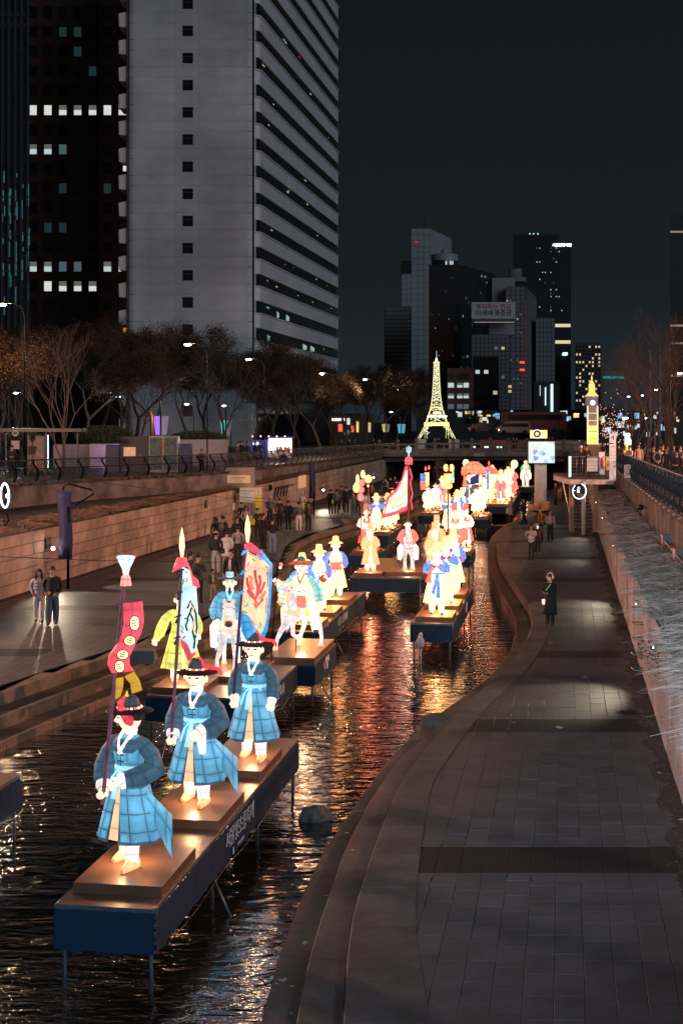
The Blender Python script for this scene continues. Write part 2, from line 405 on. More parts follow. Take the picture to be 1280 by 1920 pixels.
# left edge line: offset outward along the local normal
def offset(D, X, o):
    t = np.gradient(X, D); n = np.sqrt(1 + t * t); nd, nx = D - o * t / n, X + o / n
    return nd, nx
def curve_pts(o): nd, nx = offset(Dl, XL, o); return [(float(a), float(c)) for a, c in zip(nx, nd)]
E0, E1, E2 = curve_pts(0), curve_pts(0.62), curve_pts(1.22)
def stones2(P0, P1, z, depth, nstep, m, name, parent):
    i = 0
    while i < len(P0) - 1:
        j = min(i + nstep, len(P0) - 1); b = MB(); vs = []; fs = []
        for q in range(i, j + 1):
            (x0, y0), (x1, y1) = P0[q], P1[q]
            if q in (i, j):
                (xa, ya) = P0[q + 1 if q == i else q - 1]; L_ = math.hypot(xa - x0, ya - y0); k = .01 / max(L_, .01)
                (xb, yb) = P1[q + 1 if q == i else q - 1]
                x0, y0, x1, y1 = x0 + (xa - x0) * k, y0 + (ya - y0) * k, x1 + (xb - x1) * k, y1 + (yb - y1) * k
            vs += [(x0, y0, z), (x1 - .012, y1, z), (x1, y1, z - .012), (x1, y1, z - depth)]
        for q in range(j - i):
            a = 4 * q; c = a + 4; fs += [(a + k, a + k + 1, c + k + 1, c + k) for k in range(3)]
        fs += [(3, 2, 1, 0), tuple(4 * (j - i) + q for q in range(4))]
        b.add(vs, fs); b.build(name, m, parent); i = j
M_kerbL = mat('granite_step_left', (0.135, 0.105, 0.085), 0.6, var=0.25, vs=5, bump=0.3, bs=40, rnd=0.12, stain=0.35, ss=0.9)
Em = curve_pts(-0.5)
stones2(Em, E0, 0.0, 0.30, 3, M_kerbL, 'border_stone', path_l)
stones2(E0, E1, -0.28, 0.30, 3, M_kerbL, 'step_stone', path_l)
stones2(E1, E2, -0.56, 0.40, 4, M_kerbL, 'step_stone', path_l)
b = MB(); b2 = MB(); D = 27.0
while D < 118:
    x = WALLL(D) + 0.2; xe = float(np.interp(D, Dl, XL)) - 0.52
    dk = any(abs(D - q) < .62 for q in (37.6, 46.3, 55, 63.8, 72.5, 81.2, 90))
    while x < xe:
        if not (dk and x > WALLL(D) + 1.5) or x > xe - 1.6: t = b
        else: t = b2
        if x > -0.285 * D - 1.2:
            g = .007; w_ = .33 if D < 70 else .66
            t.add([(x + g, D - .3 + g, 0), (x + w_ - g, D - .3 + g, 0), (x + w_ - g + .094, D + .3 - g, 0), (x + g + .094, D + .3 - g, 0)], [(0, 1, 2, 3)])
            x += w_
        else: x += .33
    D += 0.6
stuff(b.build('far_paving', M_path2, path_l)); stuff(b2.build('far_paving', M_pathd2, path_l))

# ---- stream: one sheet of water
wm = bpy.data.materials.new('stream_water'); wm.use_nodes = True; nt = wm.node_tree; bb = nt.nodes['Principled BSDF']
bb.inputs['Base Color'].default_value = (0.006, 0.008, 0.006, 1); bb.inputs['Roughness'].default_value = 0.045; bb.inputs['IOR'].default_value = 3.0
bb.inputs['Specular IOR Level'].default_value = 0.5
gm = N(nt, 'ShaderNodeNewGeometry'); mp = N(nt, 'ShaderNodeMapping'); nt.links.new(gm.outputs['Position'], mp.inputs[0]); mp.inputs['Scale'].default_value = (0.6, 1.5, 1.0); mp.inputs['Rotation'].default_value = (0, 0, 0.12)
def nz(scale, det, dist):
    n = N(nt, 'ShaderNodeTexNoise'); n.inputs['Scale'].default_value = scale; n.inputs['Detail'].default_value = det; n.inputs['Distortion'].default_value = dist; nt.links.new(mp.outputs[0], n.inputs['Vector']); return n.outputs[0]
a1, a2, a3 = nz(1.6, 2, .6), nz(5.0, 3, .8), nz(14, 2, .4)
def mm(op, a, c_):
    x = N(nt, 'ShaderNodeMath', operation=op); nt.links.new(a, x.inputs[0])
    if isinstance(c_, float): x.inputs[1].default_value = c_
    else: nt.links.new(c_, x.inputs[1])
    return x.outputs[0]
msk = nz(.22, 2, .5); mr = N(nt, 'ShaderNodeMapRange'); nt.links.new(msk, mr.inputs[0]); mr.inputs[1].default_value = .38; mr.inputs[2].default_value = .62; mr.inputs[3].default_value = .35; mr.inputs[4].default_value = 1.25
h = mm('ADD', mm('ADD', mm('MULTIPLY', a1, 0.20), mm('MULTIPLY', mm('MULTIPLY', a2, 0.075), mr.outputs[0])), mm('MULTIPLY', mm('MULTIPLY', a3, 0.015), mr.outputs[0]))
bp = N(nt, 'ShaderNodeBump'); bp.inputs['Strength'].default_value = 1.0; bp.inputs['Distance'].default_value = 0.25
nt.links.new(h, bp.inputs['Height']); nt.links.new(bp.outputs[0], bb.inputs['Normal'])
b = MB(); b.add([(-40, 5, WZ), (40, 5, WZ), (40, 400, WZ), (-40, 400, WZ)], [(0, 1, 2, 3)])
struct(b.build('stream_water', wm))
b = MB(); b.add([(-400, -60, -2.0), (400, -60, -2.0), (400, 400, -2.0), (-400, 400, -2.0)], [(0, 1, 2, 3)]); struct(b.build('stream_bed', M_soil))

# ---- left retaining wall: lower tier of stone blocks, ledge, upper tier, railing
def cwall(u0f, D0, D1, z0, z1, m, name, thick=0.6, n=40, side=-1):
    b = MB(); Ds = np.linspace(D0, D1, n); vs = []
    for d in Ds:
        x = u0f(d); zt = z1(d) if callable(z1) else z1; zb = z0(d) if callable(z0) else z0
        vs += [(x, d, zb), (x, d, zt), (x + side * thick, d, zt), (x + side * thick, d, zb)]
    b.add(vs, [(4 * i + k, 4 * i + (k + 1) % 4, 4 * i + 4 + (k + 1) % 4, 4 * i + 4 + k) for i in range(n - 1) for k in range(4)])
    return b
wl = thing('retaining_wall', 'long stone block retaining wall on the left bank lit warm orange', 'wall', (0, 0, 0))
cwall(lambda d: WALLL(d) - 0.05, 28, 171, -.1, 2.14, M_base, '').build('core', mat('wall_joint', (0.05, 0.04, 0.035), .9), wl)
def block_mesh(L_, h, m, k, side, name='stone_block'):
    b = MB(); g = .009; y0, y1, z0, z1 = g, L_ - g, g, h - g; c = .012
    pts = lambda dx, c_: [((y * k) + dx, y, z) for y, z in ((y0 + c_, z0 + c_), (y1 - c_, z0 + c_), (y1 - c_, z1 - c_), (y0 + c_, z1 - c_))]
    vs = pts(-side * .06, 0) + pts(0 - side * .012, 0) + pts(0, c)
    fs = [(8, 9, 10, 11)]
    for i in range(4):
        j = (i + 1) % 4; fs += [(i, j, 4 + j, 4 + i), (4 + i, 4 + j, 8 + j, 8 + i)]
    return b.add(vs, fs).mesh(name, m)
bmL = [block_mesh(l, .425, M_wallL, .16, 1) for l in (.9, 1.0, .8, 1.1)]
cnt = 0; rest = MB()
for c in range(5):
    D = 33.0 + .45 * (c % 2); i = c
    while D < 150:
        me = bmL[i % 4]; l = (.9, 1.0, .8, 1.1)[i % 4]; i += R.choice((1, 2, 3)); off = R.uniform(-.012, .006)
        if 41 < D < 98: link(me, 'stone_block', wl, (WALLL(D) + off, D, .02 + .425 * c)); cnt += 1
        else: rest.add([(v.co.x + WALLL(D) + off, v.co.y + D, v.co.z + .02 + .425 * c) for v in me.vertices], [tuple(p.vertices) for p in me.polygons])
        D += l
stuff(rest.build('far_stone_block', M_wallL, wl))
# ledge soil and upper wall
def railL(d):                                         # where the upper wall and the railing stand
    if d < 64: return -14.1 - (64 - d) * 0.2 - 0.0
    if d < 79: return -14.1 + (d - 64) * (7.1 / 15.0)
    return max(-7.0 + (d - 79) * 0.168, WALLL(d) - 1.0)
railLs = lambda d: sum(railL(d + q) for q in (-4, -2, 0, 2, 4)) / 5 - .1
b = MB(); vs = []; Ds = np.linspace(28, 171, 90)
for d in Ds: vs += [(WALLL(d), d, 2.16), (min(railLs(d), WALLL(d) - .15) , d, 2.30)]
b.add(vs, [(2 * i, 2 * i + 2, 2 * i + 3, 2 * i + 1) for i in range(89)]); struct(b.build('ledge_soil', M_soil))
wu = thing('upper_wall', 'weathered stained concrete upper wall below the left street railing', 'wall')
cwall(lambda d: min(railLs(d), WALLL(d) - .2), 28, 171, 2.1, zst, M_conc, '', n=70).build('wall_face', M_conc, wu)
cwall(lambda d: min(railLs(d), WALLL(d) - .2) + .08, 28, 171, lambda d: zst(d) - .02, lambda d: zst(d) + .12, M_conc, '', .5, n=70).build('coping', mat('dark_coping', (.07, .06, .055), .8, var=.3), wu)
# streets
def far_sheet(name, pts, m): b = MB(); b.add(pts, [tuple(range(len(pts)))]); return struct(b.build(name, m))
b = MB(); vs = []; Ds = list(np.linspace(28, 171, 60))
for d in Ds: vs += [(-140, d, zst(d)), (min(railLs(d), WALLL(d) - .2) - .3, d, zst(d))]
b.add(vs, [(2 * i, 2 * i + 1, 2 * i + 3, 2 * i + 2) for i in range(59)]); struct(b.build('left_street', M_street))
M_pave = mat('sidewalk', (0.12, 0.105, 0.09), 0.6, var=0.25, vs=0.8, bump=0.1, stain=.3)
railR = lambda d: 3.15 + 0.1565 * d
b = MB(); vs = []
for d in Ds: dd = d - 20; vs += [(railR(dd) + .2, dd, zst(dd)), (170, dd, zst(dd))]
b.add(vs, [(2 * i, 2 * i + 1, 2 * i + 3, 2 * i + 2) for i in range(59)]); struct(b.build('right_sidewalk', M_pave))
far_sheet('far_ground', [(-1500, 148, 2.42), (1500, 148, 2.42), (4000, 4000, 2.42), (-4000, 4000, 2.42)], M_street)

# ---- right retaining wall
wr = thing('retaining_wall', 'long stone block retaining wall along the right path, hidden under overhanging dry grass', 'wall')
cwall(lambda d: WALLR(d) + 0.05, 10, 171, -.1, 2.03, M_base, '', side=1).build('core', mat('wall_joint', (0, 0, 0)), wr)
bmR = [block_mesh(l, .40, M_wallR, .1565, -1) for l in (1.2, 1.35, 1.05)]
rest = MB()
for c in range(5):
    D = 13.0 + .6 * (c % 2); i = c
    while D < 125:
        me = bmR[i % 3]; l = (1.2, 1.35, 1.05)[i % 3]; i += R.choice((1, 2)); off = R.uniform(-.008, .012)
        if D < 76: link(me, 'stone_block', wr, (WALLR(D) + off, D, .02 + .40 * c))
        else: rest.add([(v.co.x + WALLR(D) + off, v.co.y + D, v.co.z + .02 + .40 * c) for v in me.vertices], [tuple(p.vertices) for p in me.polygons])
        D += l
stuff(rest.build('far_stone_block', M_wallR, wr))
b = MB(); vs = []; Ds = np.linspace(10, 171, 90)
for d in Ds: vs += [(WALLR(d), d, 2.03), (railR(d), d, 2.15)]
b.add(vs, [(2 * i, 2 * i + 1, 2 * i + 3, 2 * i + 2) for i in range(89)]); struct(b.build('ledge_soil', M_soil))
wr2 = thing('upper_wall', 'board-marked concrete upper wall carrying the right street railing', 'wall')
b = MB()
for k in range(150):                                   # narrow cast boards
    d = 20 + k * .55
    b.box(0, .05 + R.uniform(-.012, .012), 0, .53, 0, zst(d) - 2.12, 0, Matrix.Translation((railR(d) - .05 - .0, d, 2.1)) @ Matrix.Rotation(-CA, 4, 'Z'))
stuff(b.build('board_mark', M_conc, wr2))
cwall(lambda d: railR(d) - .02, 10, 171, 2.0, zst, M_conc, '', side=1, n=70).build('wall_face', M_conc, wr2)
cwall(lambda d: railR(d) - .10, 10, 171, lambda d: zst(d) - .02, lambda d: zst(d) + .14, M_conc, '', .5, side=1, n=70).build('coping', mat('rust_coping', (.10, .07, .05), .8, var=.3, vs=5), wr2)

# ---- dry grass hanging over both ledges
def grass(name, n, ufn, Drange, zf, wid, lean, length, m, label, seed, dens=1.4, hang=1.0):
    rg = np.random.default_rng(seed); D0, D1 = Drange
    nc = n // (80 if n > 50000 else 30 if n > 5000 else 2); cl = rg.integers(0, nc, n); D = (D0 + (D1 - D0) * rg.random(nc) ** dens)[cl] + rg.normal(0, .055, n); s = np.clip(rg.random(nc)[cl] + rg.normal(0, .05, n), -.03, 1)
    base = np.stack([ufn(D, s), D, zf(D, s)], 1)
    ang = rg.uniform(0, 2 * PI, n); cs = rg.uniform(.7, 1.25, nc)[cl]; ln = length * rg.uniform(.55, 1.2, n) * cs; clump = np.sin(D * 2.7) * np.sin(D * 1.1 + 2)
    ln *= 1 + .25 * clump
    dx = lean * (.55 + .62 * np.cos(ang)) * rg.uniform(.5, 1.2, n); dy = np.sin(ang) * .62 - .15
    wd = wid * rg.uniform(.6, 1.4, n); S = 4
    wv = np.stack([rg.normal(0, .5, n), rg.normal(0, .3, n), rg.uniform(.5, 1, n)], 1); V_ = np.zeros((n, (S + 1) * 2, 3))
    for k in range(S + 1):
        t = k / S
        px = base[:, 0] + dx * ln * t * (.35 + .65 * t); py = base[:, 1] + dy * ln * t * .7
        pz = base[:, 2] + ln * (1.1 * t - 1.0 * hang * t * t * (.8 + .15 * s))
        wk = wd * (1 - .85 * t)
        V_[:, 2 * k] = np.stack([px, py, pz], 1) - wv * wk[:, None]; V_[:, 2 * k + 1] = np.stack([px, py, pz], 1) + wv * wk[:, None]
    v = V_.reshape(-1, 3); i0 = (np.arange(n) * (S + 1) * 2)[:, None, None]
    q = np.array([[2 * k, 2 * k + 1, 2 * k + 3, 2 * k + 2] for k in range(S)])[None]
    f = (i0 + q).reshape(-1, 4)
    me = bpy.data.meshes.new(name); me.vertices.add(len(v)); me.vertices.foreach_set('co', v.ravel())
    me.loops.add(f.size); me.loops.foreach_set('vertex_index', f.ravel().astype(np.int32))
    me.polygons.add(len(f)); me.polygons.foreach_set('loop_start', np.arange(0, f.size, 4, dtype=np.int32)); me.update(calc_edges=True)
    me.materials.append(m); o = link(me, name); stuff(o); tag(o, label, 'grass'); return o
M_gr = mat('dry_grass', (0.38, 0.335, 0.285), 0.75, var=0.4, vs=3, isl=.75)
M_gr2 = mat('brown_grass', (0.17, 0.10, 0.06), 0.85, var=0.4, vs=3, isl=.7)
grass('dry_grass', 60000, lambda D, s: WALLR(D) + .12 + 1.05 * s, (12.5, 76), lambda D, s: 2.0 + .25 * s, .0085, -.80, .70, M_gr, 'thick pale dry grass bending over the right wall', 3, dens=1.7)
grass('dry_grass', 16000, lambda D, s: WALLL(D) - .05 - (.25 + 2.0 * np.clip((76 - D) / 30, 0, 1)) * s, (40, 120), lambda D, s: 2.12 + .15 * s, .010, .9, .55, M_gr2, 'low brown withered grass on the ledge of the left wall', 4, dens=1.2)
grass('dry_grass', 9000, lambda D, s: np.array([min(railLs(d), WALLL(d) - .2) for d in D]) + .1 + .0 * s, (45, 150), lambda D, s: np.array([zst(d) for d in D]) + .0, .010, .5, .4, M_gr2, 'thin withered weeds along the coping below the left railing', 5, dens=1.2)
# ================================================================ railings (curved bars between S posts)
M_rail = mat('railing_metal', (0.010, 0.012, 0.013), 0.22, var=0.1, spec=0.25)
M_rtop = mat('rail_top', (0.16, 0.13, 0.12), 0.3, metal=0.8, var=0.1)
def scurve(s, H=1.0):       # profile leaning towards the street at the top, bulging to the stream (local x = towards stream)
    return [(0.0, 0), (0.10, .16 * H), (0.17, .34 * H), (0.14, .52 * H), (0.02, .68 * H), (-0.10, .84 * H), (-0.12, H)]
def plate(b, prof, wx, wy, side, mi=0):
    vs = []
    for x, z in prof: vs += [(side * x - wx, -wy, z), (side * x + wx, -wy, z), (side * x + wx, wy, z), (side * x - wx, wy, z)]
    n = len(prof)
    fs = [(4 * i + k, 4 * i + (k + 1) % 4, 4 * i + 4 + (k + 1) % 4, 4 * i + 4 + k) for i in range(n - 1) for k in range(4)] + [(3, 2, 1, 0), (4 * n - 4, 4 * n - 3, 4 * n - 2, 4 * n - 1)]
    b.add(vs, fs, mi, None, False)
def railing(xf, D0, D1, side, label, H):
    t = thing('railing', label, 'railing')
    pm = MB(); plate(pm, scurve(0, H), .045, .022, side); pm = pm.mesh('post', M_rail)
    bm = MB(); plate(bm, scurve(0, H * .93), .009, .010, side); bar = bm.mesh('baluster', M_rail)
    sb = MB(); sb.tube([(-side * .1, 0, .02), (side * .22, 0, .02)], .028, 8); stub = sb.mesh('bracket', mat('bracket_metal', (.35, .42, .46), .4, metal=.3))
    d = D0; i = 0; bars = MB(); nbar = 0; pts = []; prev = None
    while d < D1:
        x = xf(d); z = zst(d) + .14; g = math.atan((xf(d + .5) - xf(d - .5)))
        link(pm, 'post', t, (x, d, z), -g)
        if d < 82: link(stub, 'bracket', t, (x, d, z - .05), -g)
        dn = d + 1.9 * math.cos(g)
        for k in range(1, 14):
            f = k / 14; xx = x + (xf(dn) - x) * f; yy = d + (dn - d) * f; zz = zst(yy) + .16
            if d < (58 if side < 0 else 80) and nbar < 280: link(bar, 'baluster', t, (xx, yy, zz), -g); nbar += 1
            elif k % 2 == 0 or d < 90:
                Mx = Matrix.Translation((xx, yy, zz)) @ Matrix.Rotation(-g, 4, 'Z'); o_ = len(bars.v)
                bars.add([Mx @ v.co for v in bar.vertices], [tuple(p.vertices) for p in bar.polygons])
        pts.append((x - side * .12, d, z + H + .02)); d = dn; i += 1
    stuff(bars.build('far_baluster', M_rail, t))
    MB().tube(pts, .038, 8).build('handrail', M_rtop, t)
    MB().tube([(p[0] + side * .16, p[1], p[2] - H * .42) for p in pts], .02, 6).build('middle_rail', M_rail, t)
    MB().tube([(p[0] + side * .13, p[1], p[2] - H + .0) for p in pts], .022, 6).build('bottom_rail', M_rtop, t)
    return t
railing(lambda d: min(railLs(d), WALLL(d) - .2) - .15, 44, 168, 1, 'dark curved metal railing along the left street, above the orange wall', .95)
railing(lambda d: railR(d) + .05, 26, 84, -1, 'dark glossy curved railing along the right street, beside the crowd', 1.0)
# handrail pipe and fixing plates on the right upper wall
t = thing('wall_pipe', 'steel pipe on square wall plates along the right upper wall above the grass', 'pipe')
D_ = [30, 33.5, 37.0, 41.5]; pts = [(railR(d) - .22, d, 2.62) for d in D_]
MB().tube([(railR(27) - .22, 27, 2.62)] + pts, .03, 8).build('pipe', mat('copper_pipe', (.35, .2, .14), .35, metal=.8), t)
for p in pts[1:]: MB().box(p[0] - .08, p[0] + .2, p[1] - .14, p[1] + .14, 2.50, 2.80).build('wall_plate', M_steel, t)
for d, px in ((53, 0), ):
    t = thing('flood_lamp', 'small dark floodlight on a bracket fixed to the right upper wall', 'lamp', (railR(d) - .3, d, 2.9))
    MB().tube([(0, 0, 0), (.2, 0, 0)], .02).build('bracket', M_metal, t); MB().lathe([(.04, -.1), (.1, -.08), (.12, .08), (.02, .1)], n=12, cap=(True, True)).build('lamp_head', M_metal, t)
# rungs on the right wall
t = thing('wall_ladder', 'five bent steel rungs set one above the other in the right wall', 'ladder')
for k in range(5):
    y = 33.4; x = WALLR(y); z = .25 + .36 * k
    MB().tube([(x, y, z), (x - .22, y - .04, z), (x - .22, y + .36, z), (x + .05, y + .36, z)], .016, 6).build('rung', M_steel, t)
t = thing('shrub', 'small dark leafy shrub growing out of the right wall below the pale grass', 'plant', (WALLR(27.8) - .1, 27.8, 1.6))
b = MB()
for i in range(260):
    c = V(R.gauss(0, .16), R.gauss(0, .42), R.gauss(0, .16) - .1); a = R.random() * 6.3; r = R.uniform(.02, .045); d1 = V(math.cos(a), math.sin(a), R.uniform(-.6, .6)) * r; d2 = V(-math.sin(a), math.cos(a), R.uniform(-.6, .6)) * r * .6
    b.add([c - d1, c - d2, c + d1, c + d2], [(0, 1, 2, 3)])
stuff(b.build('leaves', mat('dark_leaf', (.035, .04, .02), .7, var=.5, vs=20), t))
# little wall spotlights of the right wall with their light pools
def wall_spot(D, aim, e, label, col=(1, .86, .62), cone=46):
    x = WALLR(D); t = thing('wall_spotlight', label, 'lamp', (x - .14, D, 1.75))
    MB().lathe([(.02, -.07), (.05, -.06), (.055, .06), (.03, .07)], n=12, cap=(True, True)).build('housing', M_steel, t)
    MB().ball((-.02, -.05, -.02), .012, 8, 6).build('bulb', glow('bulb_glow', (1, .93, .8), 16), t)
    lamp('SPOT', (-.32, -.05, .05), e, col, t, .03, (aim[0] - x + .14, aim[1] - D, -1.75), cone + 8, 1)
wall_spot(64.5, (WALLR(61) - 2.6, 61.5), 260, 'tiny lit spotlight high on the right wall, second nearest to the stairs')
wall_spot(50.0, (WALLR(47) - 1.9, 46.8), 300, 'tiny lit spotlight in the middle of the right wall')
wall_spot(34.0, (WALLR(31) - 1.7, 31.8), 420, 'tiny lit spotlight beside the bent steel rungs of the right wall', cone=46)
wall_spot(27.5, (WALLR(31) - 2.6, 30.6), 300, 'tiny lit spotlight low on the right wall below the pale grass', cone=40)
wall_spot(77.0, (WALLR(74) - 3.4, 72.5), 300, 'tiny lit spotlight on the right wall close to the stairs')

# ================================================================ bridge across the stream
M_stone = mat('bridge_granite', (0.13, 0.12, 0.11), 0.7, var=0.25, vs=1.5, bump=.2, stain=.3)
br = thing('stone_bridge', 'low stone bridge with carved balustrade posts crossing the stream in the distance', 'bridge', (0, 0, 0))
BD = 150.0; bx0, bx1 = 3.2, 26.0
zt = 2.72
def arc(x): return zt + .25 * math.sin(PI * (x - bx0) / (bx1 - bx0))
b = MB(); n = 16; xs = [bx0 + (bx1 - bx0) * i / n for i in range(n + 1)]
vs = []
for x in xs: vs += [(x, BD, arc(x) - .95), (x, BD, arc(x)), (x, BD + 12, arc(x)), (x, BD + 12, arc(x) - .95)]
b.add(vs, [(4 * i + k, 4 * i + (k + 1) % 4, 4 * i + 4 + (k + 1) % 4, 4 * i + 4 + k) for i in range(n) for k in range(4)] + [(3, 2, 1, 0), (4 * n, 4 * n + 1, 4 * n + 2, 4 * n + 3)]); b.build('deck', M_stone, br)
for x in (10.5, 18.0): MB().bevbox(x - .55, x + .55, BD + 1, BD + 11, WZ - .3, 1.9, .02).build('pier', M_stone, br)
MB().box(bx0 - 2, bx0 + .6, BD - .6, BD + 12, -.8, 2.7).build('abutment', M_stone, br); MB().box(bx1 - .6, bx1 + 2, BD - .6, BD + 12, -.8, 2.7).build('abutment', M_stone, br)
pst = MB(); pst.bevbox(-.17, .17, -.17, .17, 0, 1.0, .03); pst.lathe([(.08, 1.0), (.08, 1.06), (.19, 1.14), (.21, 1.24), (.15, 1.36), (.05, 1.44), (.001, 1.46)], n=10); pst = pst.mesh('balustrade_post', M_stone)
rl = MB(); rl.bevbox(-.9, .9, -.09, .09, .72, .90, .02); rl.box(-.9, .9, -.06, .06, .08, .30); rl.box(-.08, .08, -.06, .06, .3, .72); rl = rl.mesh('balustrade_panel', M_stone)
for i in range(12):
    x = bx0 + .8 + i * 1.95; link(pst, 'balustrade_post', br, (x, BD + .3, arc(x)))
    if i < 11: link(rl, 'balustrade_panel', br, (x + .975, BD + .3, arc(x + .975)))
for i, x in enumerate((13.6, 15.1, 16.4, 20.0, 21.4)): MB().box(x, x + .55, BD + .34, BD + .42, arc(x) + .34, arc(x) + .5).build('rail_light', glow('cool_light', (.7, .95, 1), 1.6) if i != 3 else glow('green_light', (.4, 1, .6), 1.2), br)
text('장통교', .42, mat('pale_letters', (.4, .4, .4), .6, emit=.06, ecol=(.6, .65, .7)), br, (14.5, BD - .02, arc(14.5) - .42), (PI / 2, 0, 0))
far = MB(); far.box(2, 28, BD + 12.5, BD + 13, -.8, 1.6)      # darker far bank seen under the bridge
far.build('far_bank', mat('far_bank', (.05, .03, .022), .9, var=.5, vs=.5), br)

# ================================================================ platform with stairs on the right bank
pl = thing('stair_platform', 'white steel lookout platform on round posts with open stairs down to the path', 'platform', (0, 0, 0))
PD = 78.0
def XZ(px, py, D=PD): p = P(px, py, D); return p.x, p.z
x0, x1 = P(1067, 0, PD).x, P(1151, 0, PD).x; zp = 3.06
MB().bevbox(x0, x1, PD, PD + 6, zp - .13, zp, .01).build('deck', mat('deck_edge', (.05, .05, .05), .6), pl)
MB().bevbox(x0 + .04, x1 - .02, PD + .02, PD + .2, zp - .42, zp - .135, .01).build('edge_beam', M_white, pl)
MB().bevbox(x0 + .02, x0 + .22, PD + .2, PD + 6, zp - .42, zp - .135, .01).build('side_beam', M_white, pl)
for x, w_ in ((x0 + .1, .24), (x1 - 1.05, .26)): MB().bevbox(x, x + w_, PD + .5, PD + .75, 0, zp - .43, .01).build('post', mat('tan_steel', (.30, .24, .20), .5), pl)
MB().tube([(P(1094, 0, 76.5).x, 76.5, 0), (P(1094, 0, 76.5).x, 76.5, zp - .14)], .12, 16).build('post', M_white, pl)
stp = MB().bevbox(-.85, .85, 0, .30, -.05, 0, .008).mesh('stair_tread', M_steel)
for k in range(15): link(stp, 'stair_tread', pl, (x0 + 1.35, PD + 1.6 + .27 * k, .19 * (k + 1)))
for sx in (.45, 2.25): MB().add([(x0 + sx, PD + 1.4, 0), (x0 + sx, PD + 1.7, 0), (x0 + sx, PD + 5.9, 2.85), (x0 + sx, PD + 5.6, 3.0), (x0 + sx + .05, PD + 1.4, 0), (x0 + sx + .05, PD + 1.7, 0), (x0 + sx + .05, PD + 5.9, 2.85), (x0 + sx + .05, PD + 5.6, 3.0)], [(0, 1, 2, 3), (7, 6, 5, 4), (0, 4, 5, 1), (1, 5, 6, 2), (2, 6, 7, 3), (3, 7, 4, 0)]).build('stringer', M_steel, pl)
n_ = 8
for k in range(n_): x = x0 + .1 + (x1 - x0 - .25) * k / (n_ - 1); MB().tube([(x, PD + .1, zp), (x, PD + .1, zp + 1.1)], .018, 6).build('railing_post', M_steel, pl)
for k in range(6): MB().tube([(x0 + .05, PD + .1, zp + .15 + .19 * k), (x1 - .1, PD + .1, zp + .15 + .19 * k)], .009 if k < 5 else .025, 6).build('railing_wire', M_steel, pl)
MB().bevbox(x0 - .02, x0 + .1, PD + .03, PD + .1, zp - .02, zp + 1.12, .01).build('light_strip', glow('cool_light', (.7, .95, 1), 1.6), pl)
a_, c_ = P(1101, 0, PD).x, P(1119, 0, PD).x
t = thing('notice_board', 'blank pale grey notice board hung on the platform railing', 'sign', ((a_ + c_) / 2, PD + .02, zp + .72))
MB().bevbox(-.29, .29, -.03, .02, -.42, .32, .01).build('panel', mat('grey_board', (.42, .46, .5), .5, emit=.10, ecol=(.6, .7, .8)), t)
for k in range(3): MB().box(-.24, .24, -.036, -.031, -.3 + .2 * k, -.28 + .2 * k).build('ruled_line', mat('grey_line', (.2, .22, .25), .6), t)
# tall information pillar with 4
p = P(1148, 890, 76.8)
t = thing('info_pillar', 'tall white information pillar numbered 4 at the end of the platform', 'sign', (p.x, p.y, 2.9))
M_pil = mat('white_pillar', (.6, .6, .62), .5, emit=.20, ecol=(.8, .85, .95))
MB().bevbox(-.17, .17, -.06, .06, 0, 2.55, .01).build('panel', M_pil, t)
M_ink = mat('black_ink', (.02, .02, .02), .6, var=0)
text('4', .36, M_ink, t, (0, -.065, 2.32), (PI / 2, 0, 0)); MB().box(-.16, .02, -.066, -.061, 1.98, 2.04).build('dark_bar', M_ink, t)
text('청계광장', .07, M_ink, t, (0, -.065, 1.82), (PI / 2, 0, 0))
for k in range(4):
    for q in (-.07, .07): MB().lathe([(.001, 0), (.03, 0)], n=10).build('pictogram', mat('red_brown', (.35, .12, .08), .6), t).matrix_local = Matrix.Translation((q, -.064, 1.55 - .17 * k)) @ Matrix.Rotation(PI / 2, 4, 'X')
MB().bevbox(.0, .12, -.066, -.061, .75, .82, .001).build('blue_mark', mat('blue_ink', (.05, .15, .4), .6), t)
# red extinguisher on white panel, yellow board
p = P(1128, 892, PD + .6)
t = thing('safety_sign', 'white narrow panel with a red lifebuoy bag on the platform', 'sign', (p.x, p.y, zp))
MB().bevbox(-.16, .16, 0, .04, .1, 1.35, .01).build('panel', M_pil, t)
MB().ball((0, -.08, .75), (.10, .06, .34), 10, 8).build('red_bag', mat('red_cloth', (.55, .04, .03), .6, emit=.1), t)
p = P(1141, 892, PD + .8)
t = thing('notice_board', 'small yellow notice board behind the tall pillar numbered 4', 'sign', (p.x + .0, p.y, zp))
MB().bevbox(-.16, .12, 0, .03, .35, 1.05, .01).build('panel', mat('yellow_board', (.6, .42, .14), .5, emit=.25), t)
for k in (0, 1): MB().box(-.08, .02, -.006, -.001, .55 + .2 * k, .63 + .2 * k).build('red_mark', mat('red_ink', (.5, .1, .06), .6), t)
